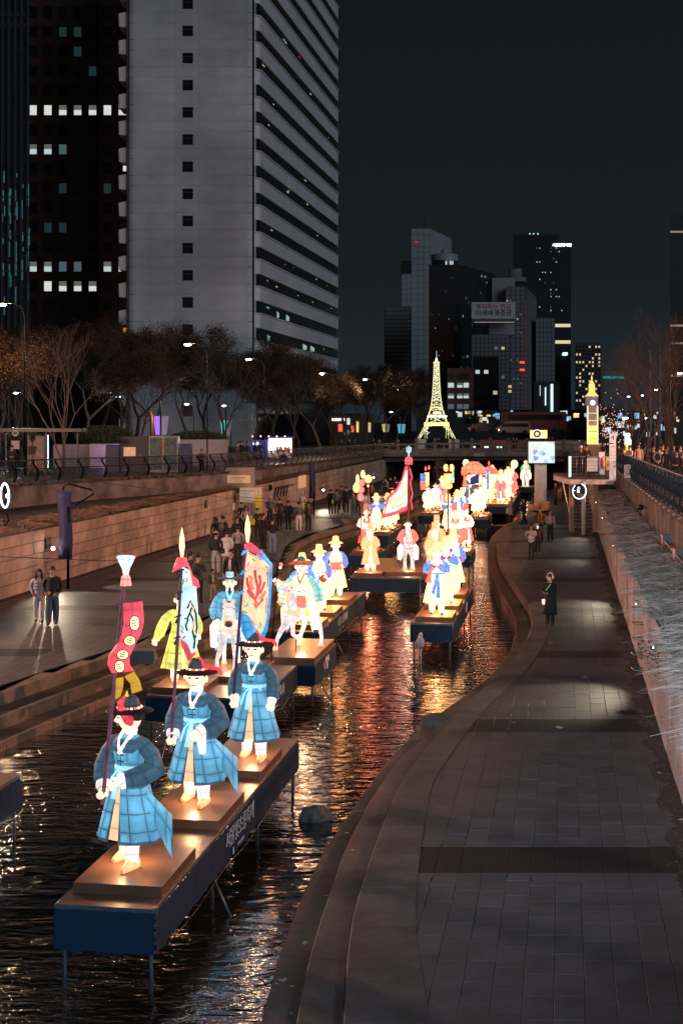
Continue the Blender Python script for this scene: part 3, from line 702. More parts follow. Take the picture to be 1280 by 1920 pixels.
# convex mirror with light ring
p = P(1086, 921, 74.0)
t = thing('ring_mirror', 'round convex mirror in a glowing white light ring on the platform post', 'mirror', (p.x, p.y, p.z))
def ringlamp(t, r, tiltz, a0=0, a1=2 * PI, w_=.035, s_=6):
    pts = [(r * math.cos(a) * math.cos(tiltz), r * math.cos(a) * math.sin(tiltz), r * math.sin(a)) for a in np.linspace(a0, a1, 33)]
    MB().tube(pts, w_, 8, cap=False).build('light_ring', glow('ring_glow', (.62, .8, 1), s_), t)
    b = MB(); rings = [[V(r * .93 * q * math.cos(a) * math.cos(tiltz), r * .93 * q * math.cos(a) * math.sin(tiltz) - .12 * (1 - q * q), r * .93 * q * math.sin(a)) for a in np.linspace(0, 2 * PI, 25)[:-1]] for q in (1, .8, .5, .2, .02)]
    b.loft(rings, True, (False, True)); b.build('mirror_glass', mat('mirror', (.8, .8, .8), .03, metal=1, var=0), t)
ringlamp(t, .40, .35, -4.0, 1.2, .022, 3)
lamp('POINT', (0, -.3, 0), 14, (.7, .85, 1), t, .1)
p = P(9, 929, 52)
t = thing('ring_mirror', 'round mirror with a glowing ring at the left edge of the photo above the wall', 'mirror', tuple(p))
ringlamp(t, .44, -1.0, -PI, PI, .035, 3); MB().tube([(0, .05, -.44), (.05, .4, -.9), (-.3, 1.2, -1.3)], .035, 8).build('bracket', M_metal, t); MB().tube([(-.3, 1.2, -3.3), (-.3, 1.2, -.9)], .045, 8).build('post', M_metal, t); lamp('POINT', (0, -.3, 0), 20, (.8, .9, 1), t, .1)
# curved seating steps on the right bank
t = thing('wooden_bench', 'curved wooden seating step bulging into the stream behind the walkers', 'seat')
for (px, r, h_) in ((1006, .55, .75), (1016, .5, 1.15)):
    c = G(px, 958, 0); b = MB(); n = 14
    poly = [(c.x + r * 1.0 * math.cos(a), c.y + r * 2.8 * math.sin(a)) for a in np.linspace(0, 2 * PI, 25)[:-1]]
    b.prism(poly, -.3 if h_ < .6 else .1, h_ * .55); b.build('seat_step', mat('warm_boards', (.36, .2, .10), .6, var=.2, vs=4, bump=.2), t)
# screen on a pole
SD = 104.0
p = P(1015, 848, SD); t = thing('led_screen', 'bright rectangular screen on a grey pillar standing in the stream', 'screen', (p.x, p.y, p.z))
hw, hh = 24.5 / F * SD, 20 / F * SD
MB().bevbox(-hw - .06, hw + .06, .02, .3, -hh - .06, hh + .06, .01).build('frame', M_metal, t)
sm = bpy.data.materials.new('screen_image'); sm.use_nodes = True; nt = sm.node_tree; bb = nt.nodes['Principled BSDF']
tc = N(nt, 'ShaderNodeTexCoord'); vo = N(nt, 'ShaderNodeTexVoronoi'); vo.inputs['Scale'].default_value = 3.6; nt.links.new(tc.outputs['Object'], vo.inputs['Vector'])
r_ = N(nt, 'ShaderNodeValToRGB'); nt.links.new(vo.outputs['Distance'], r_.inputs[0]); r_.color_ramp.elements[0].color = (.9, .95, .8, 1); r_.color_ramp.elements[1].color = (.8, .92, 1, 1)
n_ = N(nt, 'ShaderNodeTexNoise'); n_.inputs['Scale'].default_value = 3.4; nt.links.new(tc.outputs['Object'], n_.inputs['Vector'])
r2 = N(nt, 'ShaderNodeValToRGB'); nt.links.new(vo.outputs['Color'], r2.inputs[0])
for q, c in ((0, (.05, .1, .6, 1)), (.22, (.25, .5, 1, 1)), (.30, (.85, .97, 1, 1)), (.74, (.95, 1, 1, 1)), (.80, (1, .7, .5, 1)), (1, (.8, .2, .3, 1))):
    x = r2.color_ramp.elements.new(q); x.color = c
mx = N(nt, 'ShaderNodeMix', data_type='RGBA', blend_type='MULTIPLY'); mx.inputs[0].default_value = 1; nt.links.new(r_.outputs[0], mx.inputs[6]); nt.links.new(r2.outputs[0], mx.inputs[7])
nt.links.new(mx.outputs[2], bb.inputs['Emission Color']); bb.inputs['Emission Strength'].default_value = 1.05; bb.inputs['Base Color'].default_value = (.02, .02, .02, 1)
MB().box(-hw, hw, 0, .02, -hh, hh).build('display', sm, t)
b = MB(); b.bevbox(-.42, .42, .32, .75, WZ - p.z, -hh + .3, .01); b.build('pillar', mat('pale_pillar', (.35, .4, .4), .6, emit=.0), t)
lamp('POINT', (0, -1.5, 0), 60, (.85, .92, 1), t, .5)
p = P(1008, 814, SD); t = thing('camera_mast', 'round glowing ring lamp in front of a yellow sign above the screen', 'sign', (p.x, p.y, p.z))
MB().bevbox(-.55, .7, .1, .16, -.3, .3, .01).build('yellow_panel', glow('warm_sign', (1, .75, .3), 1.1), t)
MB().lathe([(.14, 0), (.3, 0)], n=20).build('ring_face', M_ink, t).matrix_local = Matrix.Translation((-.05, .05, .02)) @ Matrix.Rotation(PI / 2, 4, 'X')
MB().tube([(-.05 + .3 * math.cos(a), 0, .02 + .3 * math.sin(a)) for a in np.linspace(0, 2 * PI, 21)], .025, 6).build('light_ring', glow('cool_light', (.7, .95, 1), 1.6), t)
MB().tube([(0, .2, -.3), (0, .2, -1.2)], .05, 6).build('mast', M_metal, t)

# ================================================================ things on the left bank
def pole_banner(px, pyt, pyb, D, label, w_=.50, arm=True):
    base = P(px, 0, D); zt_, zb_ = P(px, pyt, D).z, P(px, pyb, D).z
    t = thing('banner_pole', label, 'banner', (base.x, D, 0))
    MB().tube([(.12, -.05, 0), (.12, -.05, zt_ - .55)], .055, 10).build('pole', M_metal, t)
    if arm: MB().tube([(.12, -.05, zt_ - .6), (.35, -.08, zt_ - .5), (1.1, -.2, zt_ - .05), (1.0, -.18, zt_ + .08), (.2, -.1, zt_ + .28), (0, -.05, zt_ + .25), (-.08, -.05, zt_ + .05)], .035, 8).build('arm', M_metal, t)
    b = MB(); rings = []
    for i in range(12):
        f = i / 11; z = zb_ + (zt_ - zb_) * f; ww = w_ * .5 * (1 + .03 * math.sin(f * 9)); q = .10 * (1 - .25 * math.cos(f * 7))
        rings.append([V(ww * math.cos(a) + .03 * math.sin(f * 5), q * math.sin(a) * (1 + .3 * math.sin(3 * a)), z) for a in np.linspace(0, 2 * PI, 19)[:-1]])
    b.loft(rings, True, (True, True)); b.build('rolled_banner', mat('navy_cloth', (.018, .02, .075), .7, var=.3, vs=3), t)
    return t, base
t, bs = pole_banner(122, 922, 1049, 52, 'tall pole with a rolled dark blue banner standing behind the walking couple')
b = MB(); b.ball((-.42, -.1, P(0, 1028, 52).z), .06, 10, 8); b.build('flood_bulb', glow('flood_glow', (1, .95, .88), 60), t)
lamp('SPOT', (-.42, -.3, P(0, 1028, 52).z), 420, (1, .82, .6), t, .05, (1.5, -3.5, 0), 70, .3)
lamp('SPOT', (.3, -.3, P(0, 1040, 52).z), 300, (1, .85, .65), t, .05, (3.6, 1.0, 0), 60, .3)
pole_banner(585, 868, 934, 92, 'slim pole with a rolled dark blue banner near the far crowd on the left bank', .42, False)
for (px, py, D, ax, lab, e) in ((345, 977, 76, (3.0, -6), 'small bright floodlight on the left wall above the crowd', 520), (606, 919, 100, (2, -4), 'tiny white floodlight on the far left wall beside the slim banner pole', 260), (700, 895, 118, (2, -6), 'tiny white floodlight on the far left wall behind the dragon flag', 220)):
    p = P(px, py, D); t = thing('flood_lamp', lab, 'lamp', tuple(p))
    MB().ball((0, 0, 0), .055, 10, 8).build('bulb', glow('flood_glow', (1, .95, .88), 60), t); MB().tube([(0, .08, 0), (0, 1.2, .3)], .03, 6).build('bracket', M_metal, t)
    lamp('SPOT', (0, -.1, 0), e, (1, .82, .6), t, .05, (ax[0], ax[1], -p.z), 75, .4)
# stele box, yellow exit panel, wall plaques, small lanterns
def LW(px, D=None):           # a point on the left wall face at this pixel column
    k = (px - 640) / F; D = 19.33 / (.16 - k); return WALLL(D), D
x, D = LW(444); p0 = P(414, 877, D - .5); p1 = P(476, 916, D - .5)
t = thing('stone_tablet', 'pale stone block with an engraved lit plate on top of the left wall', 'sign', ((p0.x + p1.x) / 2, D - .3, p1.z))
MB().bevbox(-(p1.x - p0.x) / 2, (p1.x - p0.x) / 2, -.2, .9, 0, p0.z - p1.z, .03).build('block', mat('pale_stone', (.34, .27, .22), .7, var=.15, bump=.2), t)
MB().bevbox(-.62, .75, -.23, -.2, .32, .78, .01).build('plate', mat('gold_plate', (.6, .42, .26), .5, emit=.22, ecol=(1, .6, .32)), t)
text('청계천 산책로', .15, mat('gold_ink', (.25, .15, .07), .6), t, (.06, -.235, .6), (PI / 2, 0, 0)); text('Cheonggyecheon', .07, mat('gold_ink', (0, 0, 0)), t, (.06, -.235, .44), (PI / 2, 0, 0))
p0, p1 = P(449, 917, D - 1.2), P(490, 978, D - 1.2)
t = thing('wayfinding_panel', 'white and yellow exit panel with an arrow standing at the left wall', 'sign', (p0.x, D - 1.2, 0))
W_, H_ = p1.x - p0.x, 2.15; z0 = .15
MB().bevbox(0, W_, 0, .5, z0, z0 + H_, .01).build('cabinet', mat('yellow_panel', (.55, .36, .03), .5, emit=.12, ecol=(1, .65, .08)), t)
M_wp = mat('white_panel', (.5, .45, .4), .5, emit=.14, ecol=(1, .85, .7))
MB().box(0.03, W_ * .70, -.006, -.001, z0 + 1.35, z0 + 2.1).build('white_field', M_wp, t); MB().box(0.03, W_ * .70, -.006, -.001, z0 + .5, z0 + 1.3).build('map_field', mat('grey_field', (.3, .27, .24), .5), t)
MB().box(W_ * .74, W_ * .97, -.006, -.001, z0 + 1.75, z0 + 2.1).build('arrow_field', M_wp, t)
text('고향역사 출입구', .13, M_ink, t, (W_ * .36, -.01, z0 + 1.97), (PI / 2, 0, 0)); text('Exit to the street', .05, M_ink, t, (W_ * .3, -.01, z0 + 1.80), (PI / 2, 0, 0))
MB().tube([(W_ * .80, -.01, z0 + 1.84), (W_ * .87, -.01, z0 + 1.84), (W_ * .87, -.01, z0 + 2.02), (W_ * .83, -.01, z0 + 1.97)], .012, 4).build('arrow', M_ink, t)
for k in range(5): MB().box(.1 + k * .2, .1 + k * .2 + .02, -.009, -.006, z0 + .55, z0 + 1.25).build('ruled_line', M_ink, t)
for px, py, lab in ((88, 1018, 'small dark plaque on the left wall left of the blue banner pole'), (385, 945, 'small dark plaque on the left wall left of the yellow exit panel'), (437, 950, 'small white notice on the wall directly left of the yellow exit panel')):
    x, D = LW(px); z = min(1.9, CZ - (py - 790) / F * D); t = thing('wall_plaque', lab, 'sign', (x + .03, D, z), -CA)
    MB().bevbox(0, .03, -.25, .25, -.2, .2, .005).build('plate', M_wp if 'white' in lab else mat('dark_plate', (.03, .02, .015), .4), t)
    if 'white' not in lab: MB().box(.031, .036, -.2, .2, -.02, .1).build('inscription', mat('plate_text', (.2, .1, .06), .5), t)
x, D = LW(566); t = thing('wall_plaque', 'glowing amber engraved plaque on the far left wall', 'sign', (x + .03, D, 1.75), -CA)
MB().bevbox(0, .04, -1.6, 1.2, -.45, .45, .01).build('plate', mat('amber_plate', (.5, .32, .2), .5, emit=.5, ecol=(1, .55, .25)), t)
for k in range(3): MB().box(.041, .046, -1.4 + .9 * k, -1.3 + .9 * k, -.44, .44).build('groove', M_ink, t)
for px, py in ((451, 928), (500, 915)):
    x, D = LW(px); t = thing('wall_lantern', 'small black iron wall lantern %s the yellow exit panel' % ('left of' if px < 470 else 'right of'), 'lamp', (x + .25, D - .3, CZ - (py - 790) / F * D))
    MB().lathe([(.02, -.2), (.1, -.1), (.13, .12), (.16, .14), (.02, .26)], n=6).build('lantern_body', M_metal, t); MB().tube([(0, 0, -.1), (-.25, .1, -.2)], .02, 6).build('bracket', M_metal, t)
# four bent hooks on the wall
x, D = LW(513); t = thing('bicycle_rack', 'row of bent dark hooks on the left wall behind the crowd', 'rack')
for k in range(5): xx, dd = WALLL(D + k * 1.0), D + k * 1.0; MB().tube([(xx, dd, 1.0), (xx + .15, dd, 1.75), (xx + .45, dd, 1.8), (xx + .45, dd, 1.65)], .045, 6).build('hook', M_metal, t)
# grey block and yellow notice at the left steps
p = G(265, 1222, 0); t = thing('stone_block', 'grey granite block at the edge of the left path behind the red banner', 'block', (p.x, p.y, -.28))
MB().bevbox(-.36, .36, -.25, .25, 0, .34, .015).build('block_body', mat('grey_granite', (.09, .12, .14), .6, var=.2, vs=8), t)
p = G(285, 1232, -.1); t = thing('notice_sticker', 'small yellow and white safety notice on the step beside the grey block', 'sign', (p.x, p.y + .05, -.03))
MB().box(-.13, .13, -.01, 0, -.16, .02).build('plate', mat('notice_white', (.55, .45, .33), .6), t)
MB().box(-.12, .12, -.014, -.011, -.05, .01).build('yellow_band', mat('notice_yellow', (.6, .35, .03), .6), t); text('관계자외\n출입금지', .045, mat('brown_ink', (.12, .06, .02), .6), t, (0, -.015, -.1), (PI / 2, 0, 0))
# cables across the stream
for pts, lab in (([(-20, 1043, 45), (180, 1051, 47), (400, 1054, 49), (520, 1053, 50)], 'thin dark cable stretched over the left path behind the banners'),
                 ([(-10, 905, 60), (190, 905, 60), (330, 922, 66), (520, 945, 72)], 'thin dark cable sagging along the upper left wall'),
                 ([(860, 1022, 50), (1000, 1012, 52), (1290, 990, 50)], 'thin blue cable crossing the right path'),
                 ([(430, 930, 75), (600, 944, 70), (760, 945, 66), (860, 942, 66)], 'thin cable stretched above the far orange figures')):
    tag(MB().tube([P(*q) for q in pts], .013, 5).build('cable', mat('cable', (.02, .03, .05), .5)), lab, 'cable')
tag(MB().tube([P(505, 1290, 33.5), P(520, 1060, 33.5), P(517, 1052, 33.5), P(498, 1050, 33.5)], .012, 6).build('wire_stand', M_metal), 'thin bent dark wire stand right of the phoenix flag', 'stand')
# rock in the water
def rock(px, py, sx, sy, sz, lab, seed):
    rr = random.Random(seed); c = G(px, py, WZ); b = MB(); b.ball((0, 0, 0), (sx, sy, sz), 18, 12)
    o_ = []
    from mathutils import noise
    for v in b.v:
        p = Vector(v); o_.append(tuple(p * (1 + .42 * noise.noise(p * 4 + V(seed * 1.7, .4, 0)) + .16 * noise.noise(p * 13))))
    b.v = o_; b.sm = [False] * len(b.sm); o = b.build('rock', mat('river_rock', (.13, .115, .095), .75, var=.4, vs=5, bump=.6, bs=14)); o.location = c; tag(o, lab, 'rock')
rock(586, 1537, .29, .24, .23, 'rounded grey rock sticking out of the water beside the nearest stage', 3)
# stepping stones
for k, px in enumerate((848, 876, 905, 930)):
    c = G(px, 985, WZ + .4); t = MB().bevbox(-.42, .42, -.4, .4, -.5, 0, .05).build('stepping_stone', M_stone); t.location = (c.x, c.y, WZ + .4)
    tag(t, ('square stepping stone at the left end of the row', 'square stepping stone second from the left in the row', 'square stepping stone third in the row across the stream', 'square stepping stone closest to the right bank')[k], 'stone', 'stepping stones across the stream')
# heron standing in the water
hr = G(787, 1243, WZ); t = thing('heron', 'grey and white heron standing in the water in front of the right stage', 'bird', tuple(hr), 0.3)
b = MB()
b.tube([(0, .12, .42), (0, .02, .44), (0, -.06, .52), (0, -.07, .64), (0, -.02, .74), (0, -.02, .80), (0, -.08, .83), (0, -.17, .82), (0, -.24, .81)], [.02, .07, .10, .11, .07, .045, .045, .016, .004], 10)
for s_ in (-1, 1): b.tube([(s_ * .035, 0, .46), (s_ * .04, .02, .22), (s_ * .035, 0, .0)], [.018, .008, .008], 6)
b.build('bird_body', mat('heron_grey', (.38, .42, .46), .7, var=.3, vs=20), t)
for s_ in (-1, 1): MB().tube([(s_ * .07, -.06, .66), (s_ * .10, .0, .54), (s_ * .07, .1, .36)], [(.02, .06), (.03, .08), (.008, .02)], 8).build('wing', mat('heron_wing', (.15, .18, .22), .7, var=.3), t)
# ================================================================ street level: trees, lamps, buildings
def tree_mesh(seed, h, trunks=1, depth=5, spread=.5, leaves=0, bark=None, thin=1.0, leafm=None):
    rr = random.Random(seed); b = MB(); lf = MB(); tips = []
    def branch(p, d, L_, r, k):
        n = 3; pts = [p]; q = d.copy()
        for i in range(n):
            q = (q + V(rr.gauss(0, .13), rr.gauss(0, .13), .08 + rr.gauss(0, .06))).normalized(); pts.append(pts[-1] + q * L_ / n)
        b.tube(pts, [r * (1 - .42 * i / n) for i in range(n + 1)], 6 if k > 2 else (4 if k > 1 else 3), cap=False)
        if k == 0: tips.append(pts[-1]); return
        if k <= 3: tips.extend(pts[1:])
        m = rr.choice((2, 3, 3)) if k > 1 else 4
        a0 = rr.random() * 6.3
        for j in range(m):
            a = a0 + 2 * PI * j / m + rr.gauss(0, .4); s = spread * rr.uniform(.6, 1.35)
            x = q.orthogonal().normalized(); y = q.cross(x)
            nd = (q * math.cos(s) + (x * math.cos(a) + y * math.sin(a)) * math.sin(s)).normalized()
            branch(pts[-1 if j < 2 else -2], nd, L_ * rr.uniform(.62, .84), r * .58, k - 1)
    for t in range(trunks):
        a = rr.random() * 6.3; d = V(.12 * math.cos(a), .12 * math.sin(a), 1).normalized() if trunks > 1 else V(rr.gauss(0, .04), rr.gauss(0, .04), 1)
        branch(V(rr.gauss(0, .15) * (trunks > 1), rr.gauss(0, .15) * (trunks > 1), 0), d, h * .33, .018 * h * thin / (1 if trunks == 1 else 1.6), depth)
    for i in range(leaves):
        c = rr.choice(tips) + V(rr.gauss(0, .22), rr.gauss(0, .22), rr.gauss(0, .2)); a = rr.random() * 6.3; r = rr.uniform(.03, .075)
        d1 = V(math.cos(a), math.sin(a), rr.uniform(-.8, .8)) * r; d2 = V(-math.sin(a), math.cos(a), rr.uniform(-.8, .8)) * r * .6
        lf.add([c - d1, c - d2, c + d1, c + d2], [(0, 1, 2, 3)])
    return b.mesh('branches', bark), (lf.mesh('leaves', leafm) if leaves else None)
M_bark = mat('bark', (0.042, 0.031, 0.027), 0.9, var=.3, vs=3); M_bark2 = mat('pale_bark', (0.12, 0.09, 0.08), 0.85, var=.3, vs=3)
M_lf = mat('brown_leaves', (0.070, 0.042, 0.026), 0.85, var=.6, vs=.8); M_lf2 = mat('ochre_leaves', (0.30, 0.15, 0.04), .8, var=.5, vs=1)
protos = [tree_mesh(11, 9.5, 1, 6, .50, 34000, M_bark, 1, M_lf), tree_mesh(12, 9, 1, 6, .56, 30000, M_bark, 1, M_lf), tree_mesh(13, 9, 3, 5, .36, 0, M_bark2, .8), tree_mesh(14, 9, 1, 6, .55, 0, M_bark, 1), tree_mesh(15, 7.5, 1, 6, .5, 3500, M_bark, 1, M_lf2)]
def put_tree(k, px, D, top, label, rz=0, base=None):
    x = (px - 640) / F * D; z = zst(D) if base is None else base; ht = CZ + (790 - top) / F * D - z; s = ht / (10.8, 10.0, 9.3, 10.2, 8.6)[k]
    t = thing('tree', label, 'tree', (x, D, z), rz, 'street trees', s)
    if px < 760 and k < 2: t.scale = (s * 1.3, s * 1.3, s)
    br_, lf = protos[k]; link(br_, 'trunk', t)
    if lf: stuff(link(lf, 'leaves', t))
TL = [(4, -12, 82, 590, 'ochre-leaved tree at the far left edge of the photo'), (2, 118, 84, 612, 'pale slim multi-stemmed bare tree left of the brown building foot', ), (0, 150, 112, 585, 'tall brown-leaved tree in front of the dark brown building'), (1, 215, 104, 618, 'brown tree with a violet-lit trunk behind the junction boxes'),
      (0, 300, 118, 600, 'broad brown tree in front of the left corner of the white tower'), (1, 362, 125, 622, 'brown tree in front of the lowest square windows of the white tower'), (3, 425, 118, 632, 'leafless dark tree left of the rounded tower corner'), (0, 470, 130, 640, 'brown tree under the rounded corner of the white tower'),
      (3, 545, 128, 655, 'wide dark tree behind the food truck'), (1, 600, 145, 672, 'brown tree lit from above by the street lamp right of the white tower'), (0, 655, 165, 690, 'brown tree right of the white tower foot'), (3, 700, 185, 676, 'dark tree left of the glowing lattice tower'), (1, 738, 175, 700, 'brown tree directly left of the lattice tower'),
      (4, 778, 190, 738, 'small golden tree beside the foot of the lattice tower'), (1, 560, 170, 640, 'background tree behind the food truck roof'), (0, 70, 135, 600, 'background brown tree left of the pale bare tree'),
      (3, 650, 150, 715, 'dark bare tree among the banners far down the left street'), (1, 500, 160, 650, 'background tree at the foot of the white tower side'), (3, 20, 96, 640, 'dark bare tree behind the bus shelter'), (3, 265, 96, 690, 'small twisted bare tree in front of the round hedge')]
TL += [(1, 390, 140, 625, 'brown tree behind the lowest right window of the white tower'), (0, 250, 138, 605, 'brown tree behind the left corner of the white tower'), (1, 180, 150, 600, 'brown tree at the foot of the brown office block'), (0, 515, 150, 640, 'brown tree under the first ribbon windows'), (1, 630, 175, 680, 'brown tree at the far foot of the white tower side'), (0, 40, 110, 610, 'brown tree behind the bus shelter roof'), (0, 715, 200, 672, 'tall dark tree in front of the low ribbed block'), (1, 680, 210, 690, 'dark tree in the gap right of the white tower')]
for i, q in enumerate(TL): put_tree(q[0], q[1], q[2], q[3], q[4], i * 1.3)
TR = [(3, 1268, 62, 560, 'bare tree at the right edge of the photo'), (3, 1215, 88, 640, 'bare tree standing in the crowd on the right sidewalk'), (2, 1185, 105, 690, 'slim bare tree right of the white pillar numbered 4'), (3, 1150, 150, 745, 'dark bare tree behind the clock tower lantern'), (2, 1250, 110, 620, 'tall slim bare tree in the right background'), (3, 1130, 180, 750, 'far bare tree right of the clock tower'), (4, 960, 230, 768, 'small golden-lit tree far down the street below the dark tower'),
      (4, 935, 250, 770, 'small golden-lit tree below the billboard building'), (3, 1060, 210, 765, 'dark bare tree left of the clock tower'), (1, 880, 240, 765, 'dark leafy tree behind the bridge'), (3, 1010, 240, 772, 'dark bare tree above the bright screen')]
for i, q in enumerate(TR): put_tree(q[0], q[1], q[2], q[3], q[4], i * 1.7 + .5)
# ---------------------------------------------------------------- street lamps
def street_lamp(px, py, D, label, e, col=(1, .78, .52), arm=-1.2, glow_s=40, r=.16, h=None):
    p = P(px, py, D); g = zst(D); H_ = p.z - g
    t = thing('street_lamp', label, 'street lamp', (p.x - arm, D, g), 0, 'street lamps')
    MB().tube([(0, 0, 0), (0, 0, H_ - .6), (arm * .15, 0, H_ - .15), (arm * .5, 0, H_ + .03), (arm, 0, H_ + .06)], [.045, .03, .022, .02, .02], 8).build('pole', M_metal, t)
    MB().ball((arm, 0, H_ + .05), (r * 1.6, r * .9, r * .45), 10, 6).build('lamp_head', M_metal, t)
    MB().ball((arm, -.03, H_ - .03), (r * 1.4, r, r * .5), 10, 6).build('lamp_glass', glow('lamp_glow_%d' % (col[2] > .7), col, glow_s), t)
    if e: lamp('POINT', (arm, -.2, H_ - .25), e, col, t, .12)
W1 = (1, .66, .38); C1 = (.85, .93, 1)
for q in ((352, 645, 88, 'lit street lamp in front of the white tower, below its square windows', 500), (466, 673, 109, 'lit street lamp in front of the rounded tower corner', 500), (603, 700, 140, 'lit street lamp at the right foot of the white tower, shining into branches', 1500), (684, 711, 162, 'brightest street lamp right of the white tower', 1500), (748, 730, 200, 'lit street lamp left of the lattice tower', 900), (5, 570, 78, 'lit street lamp at the left edge, above the ochre tree', 700)):
    street_lamp(q[0], q[1], q[2], q[3], q[4], W1)
for q in ((222, 743, 110, 'small cool white lamp behind the violet-lit trunk', 260), (30, 736, 100, 'small cool white lamp behind the bus shelter', 260), (350, 757, 120, 'small cool lamp right of the violet banners', 150), (420, 760, 125, 'small cool lamp with a turquoise glow left of the food truck', 150), (733, 772, 170, 'small lamp low beside the lattice tower', 0), (1172, 783, 96, 'bright white double lamp on an arm right of the clock tower', 0), (1208, 783, 120, 'round white lamp among the bare branches at the right', 300), (1274, 699, 100, 'pale street lamp head at the right edge of the photo', 0), (1230, 730, 130, 'pale street lamp head in the right branches', 0), (1178, 743, 190, 'faint far street lamp head above the orange sign', 0), (1204, 741, 190, 'faint far street lamp head, right one of the pair above the orange sign', 0)):
    street_lamp(q[0], q[1], q[2], q[3], q[4], C1, arm=-.6, r=.13, glow_s=14)
# out-of-view lamps added to light the banks, on poles beside camera and streets
def added_lamp(x, y, z, g, label, e, col, sz=.2):
    t = thing('street_lamp', label, 'street lamp', (x, y, g)); h = z - g
    MB().tube([(0, 0, 0), (0, 0, h)], .08, 8).build('pole', M_metal, t); MB().ball((0, 0, h + .15), (.3, .3, .12), 10, 6).build('lamp_head', M_metal, t)
    MB().ball((0, 0, h - .02), (.2, .2, .08), 10, 6).build('lamp_glass', glow('lamp_glow_%d' % (col[2] > .7), col, 40), t)
    lamp('POINT', (0, 0, h - .22 - sz * .8), e, col, t, sz)
added_lamp(21, 34, 12, 3.4, 'tall warm lamp added out of view on the right street beside the nearest railing', 30000, (1, .42, .23))
added_lamp(26, 72, 12, 3.2, 'tall warm lamp added out of view on the right street beyond the stairs', 32000, (1, .42, .23))
added_lamp(-24, 42, 11, 3.5, 'tall warm lamp added out of view on the left street before the frame', 26000, (1, .52, .38), .8)
added_lamp(-3.0, -3, 9, 3.4, 'cool blue lamp added out of view on the bridge under the camera, left side', 3600, (.24, .56, 1), 1.0)
added_lamp(5.5, 6, 9, 3.4, 'cool white lamp added out of view on the bridge under the camera, right side', 1900, (.55, .76, 1), 1.7)
t = thing('street_lamp', 'shaded cool spotlight added out of view on the right street for the grass ledge', 'street lamp', (9.5, 12, 3.6)); MB().tube([(0, 0, 0), (0, 0, 4.2)], .07, 8).build('pole', M_metal, t); MB().lathe([(.05, 0), (.2, .1), (.22, .3), (.02, .34)], (0, 0, 4.2), 12).build('lamp_head', M_metal, t)
lamp('SPOT', (0, .3, 4.1), 3000, (.66, .84, 1), t, .12, (-1.2, 26, -2.2), 34, .8)  # beam added to brighten the grass ledge
t = thing('street_lamp', 'cool floodlight added out of view on the bridge, turned towards the right wall', 'street lamp', (-6, -2, 3.4)); MB().tube([(0, 0, 0), (0, 0, 5.4)], .07, 8).build('pole', M_metal, t); MB().lathe([(.05, 0), (.2, .1), (.22, .3), (.02, .34)], (0, 0, 5.4), 12).build('lamp_head', M_metal, t)
lamp('SPOT', (.1, .3, 5.3), 26000, (.72, .86, 1), t, .5, (13.6, 32, -2.2), 28, 1)  # beam added to brighten the near grass and right wall

# ---------------------------------------------------------------- buildings
def pane_col(name, c, s): return glow(name, c, s)
G_cool = glow('win_cool', (.80, .95, 1), .6); G_warm = glow('win_warm', (1, .80, .50), .5); G_dim = glow('win_dim', (.25, .38, .42), .25); G_white = glow('win_white', (.9, .95, .92), .72)
M_glassd = mat('dark_glass', (.01, .014, .018), .12, var=.1, spec=.8)
M_glassb = mat('blue_dark_glass', (.012, .02, .026), .15, var=.3, vs=.2, spec=.8)
# white tower with ribbon windows
TD = 190.0; sc = F / TD; tx = (480 - 640) / sc
wt = thing('office_tower', 'tall pale concrete tower with rounded corners and ribbon windows along its side', 'building', (tx, TD, 2.4))
M_tow = mat('tower_panel', (0.45, 0.50, 0.54), .6, var=.12, vs=.3, rnd=.03, stain=.28, ss=.09)
M_tow2 = mat('tower_band', (0.66, 0.65, 0.70), .45, var=.06, vs=.3, rnd=.05)
HT = 92.0; LS = 59.0; kx = .177; WF = 17.35
def tw(py): return CZ + (790 - py) / sc - 2.4
MB().add([(-WF + .3, .1, 0), (-.3, .1, 0), (LS * kx - .5, LS, 0), (-WF + LS * kx, LS, 0), (-WF + .3, .1, HT), (-.3, .1, HT), (LS * kx - .5, LS, HT), (-WF + LS * kx, LS, HT)], [(0, 1, 5, 4), (1, 2, 6, 5), (2, 3, 7, 6), (3, 0, 4, 7), (4, 5, 6, 7)]).build('core', M_glassd, wt)
xs = [(237 - 480) / sc + 1.0, (328 - 480) / sc, (373 - 480) / sc, -1.15]
fl = 3.63; winz = [tw(567 + 0) + fl * k for k in range(-5, 19)]
def fpan(x0, x1, z0, z1): return (round(x1 - x0, 3), round(z1 - z0, 3))
pc = {}
def panel(x0, x1, z0, z1):
    k = fpan(x0, x1, z0, z1)
    if k not in pc: pc[k] = MB().bevbox(0.006, k[0] - .006, -.10, .1, 0, k[1] - .018, .0).mesh('wall_panel', M_tow)
    link(pc[k], 'wall_panel', wt, (x0, 0, z0))
wfm = MB(); q = .71
for (a, c0, d, e2) in ((-q - .12, -q, -q - .12, q + .12), (q, q + .12, -q - .12, q + .12), (-q, q, q, q + .12), (-q, q, -q - .12, -q)): wfm.box(a, c0, -.13, .1, d, e2)
wfm = wfm.mesh('window_frame', M_tow); wpn = MB().box(-q, q, .02, .08, -q, q).mesh('pane', M_glassd); wbar = MB().box(-q, q, -.01, .01, .2, .26).mesh('blind', mat('window_bar', (.06, .06, .06), .5))
wx = (352 - 480) / sc
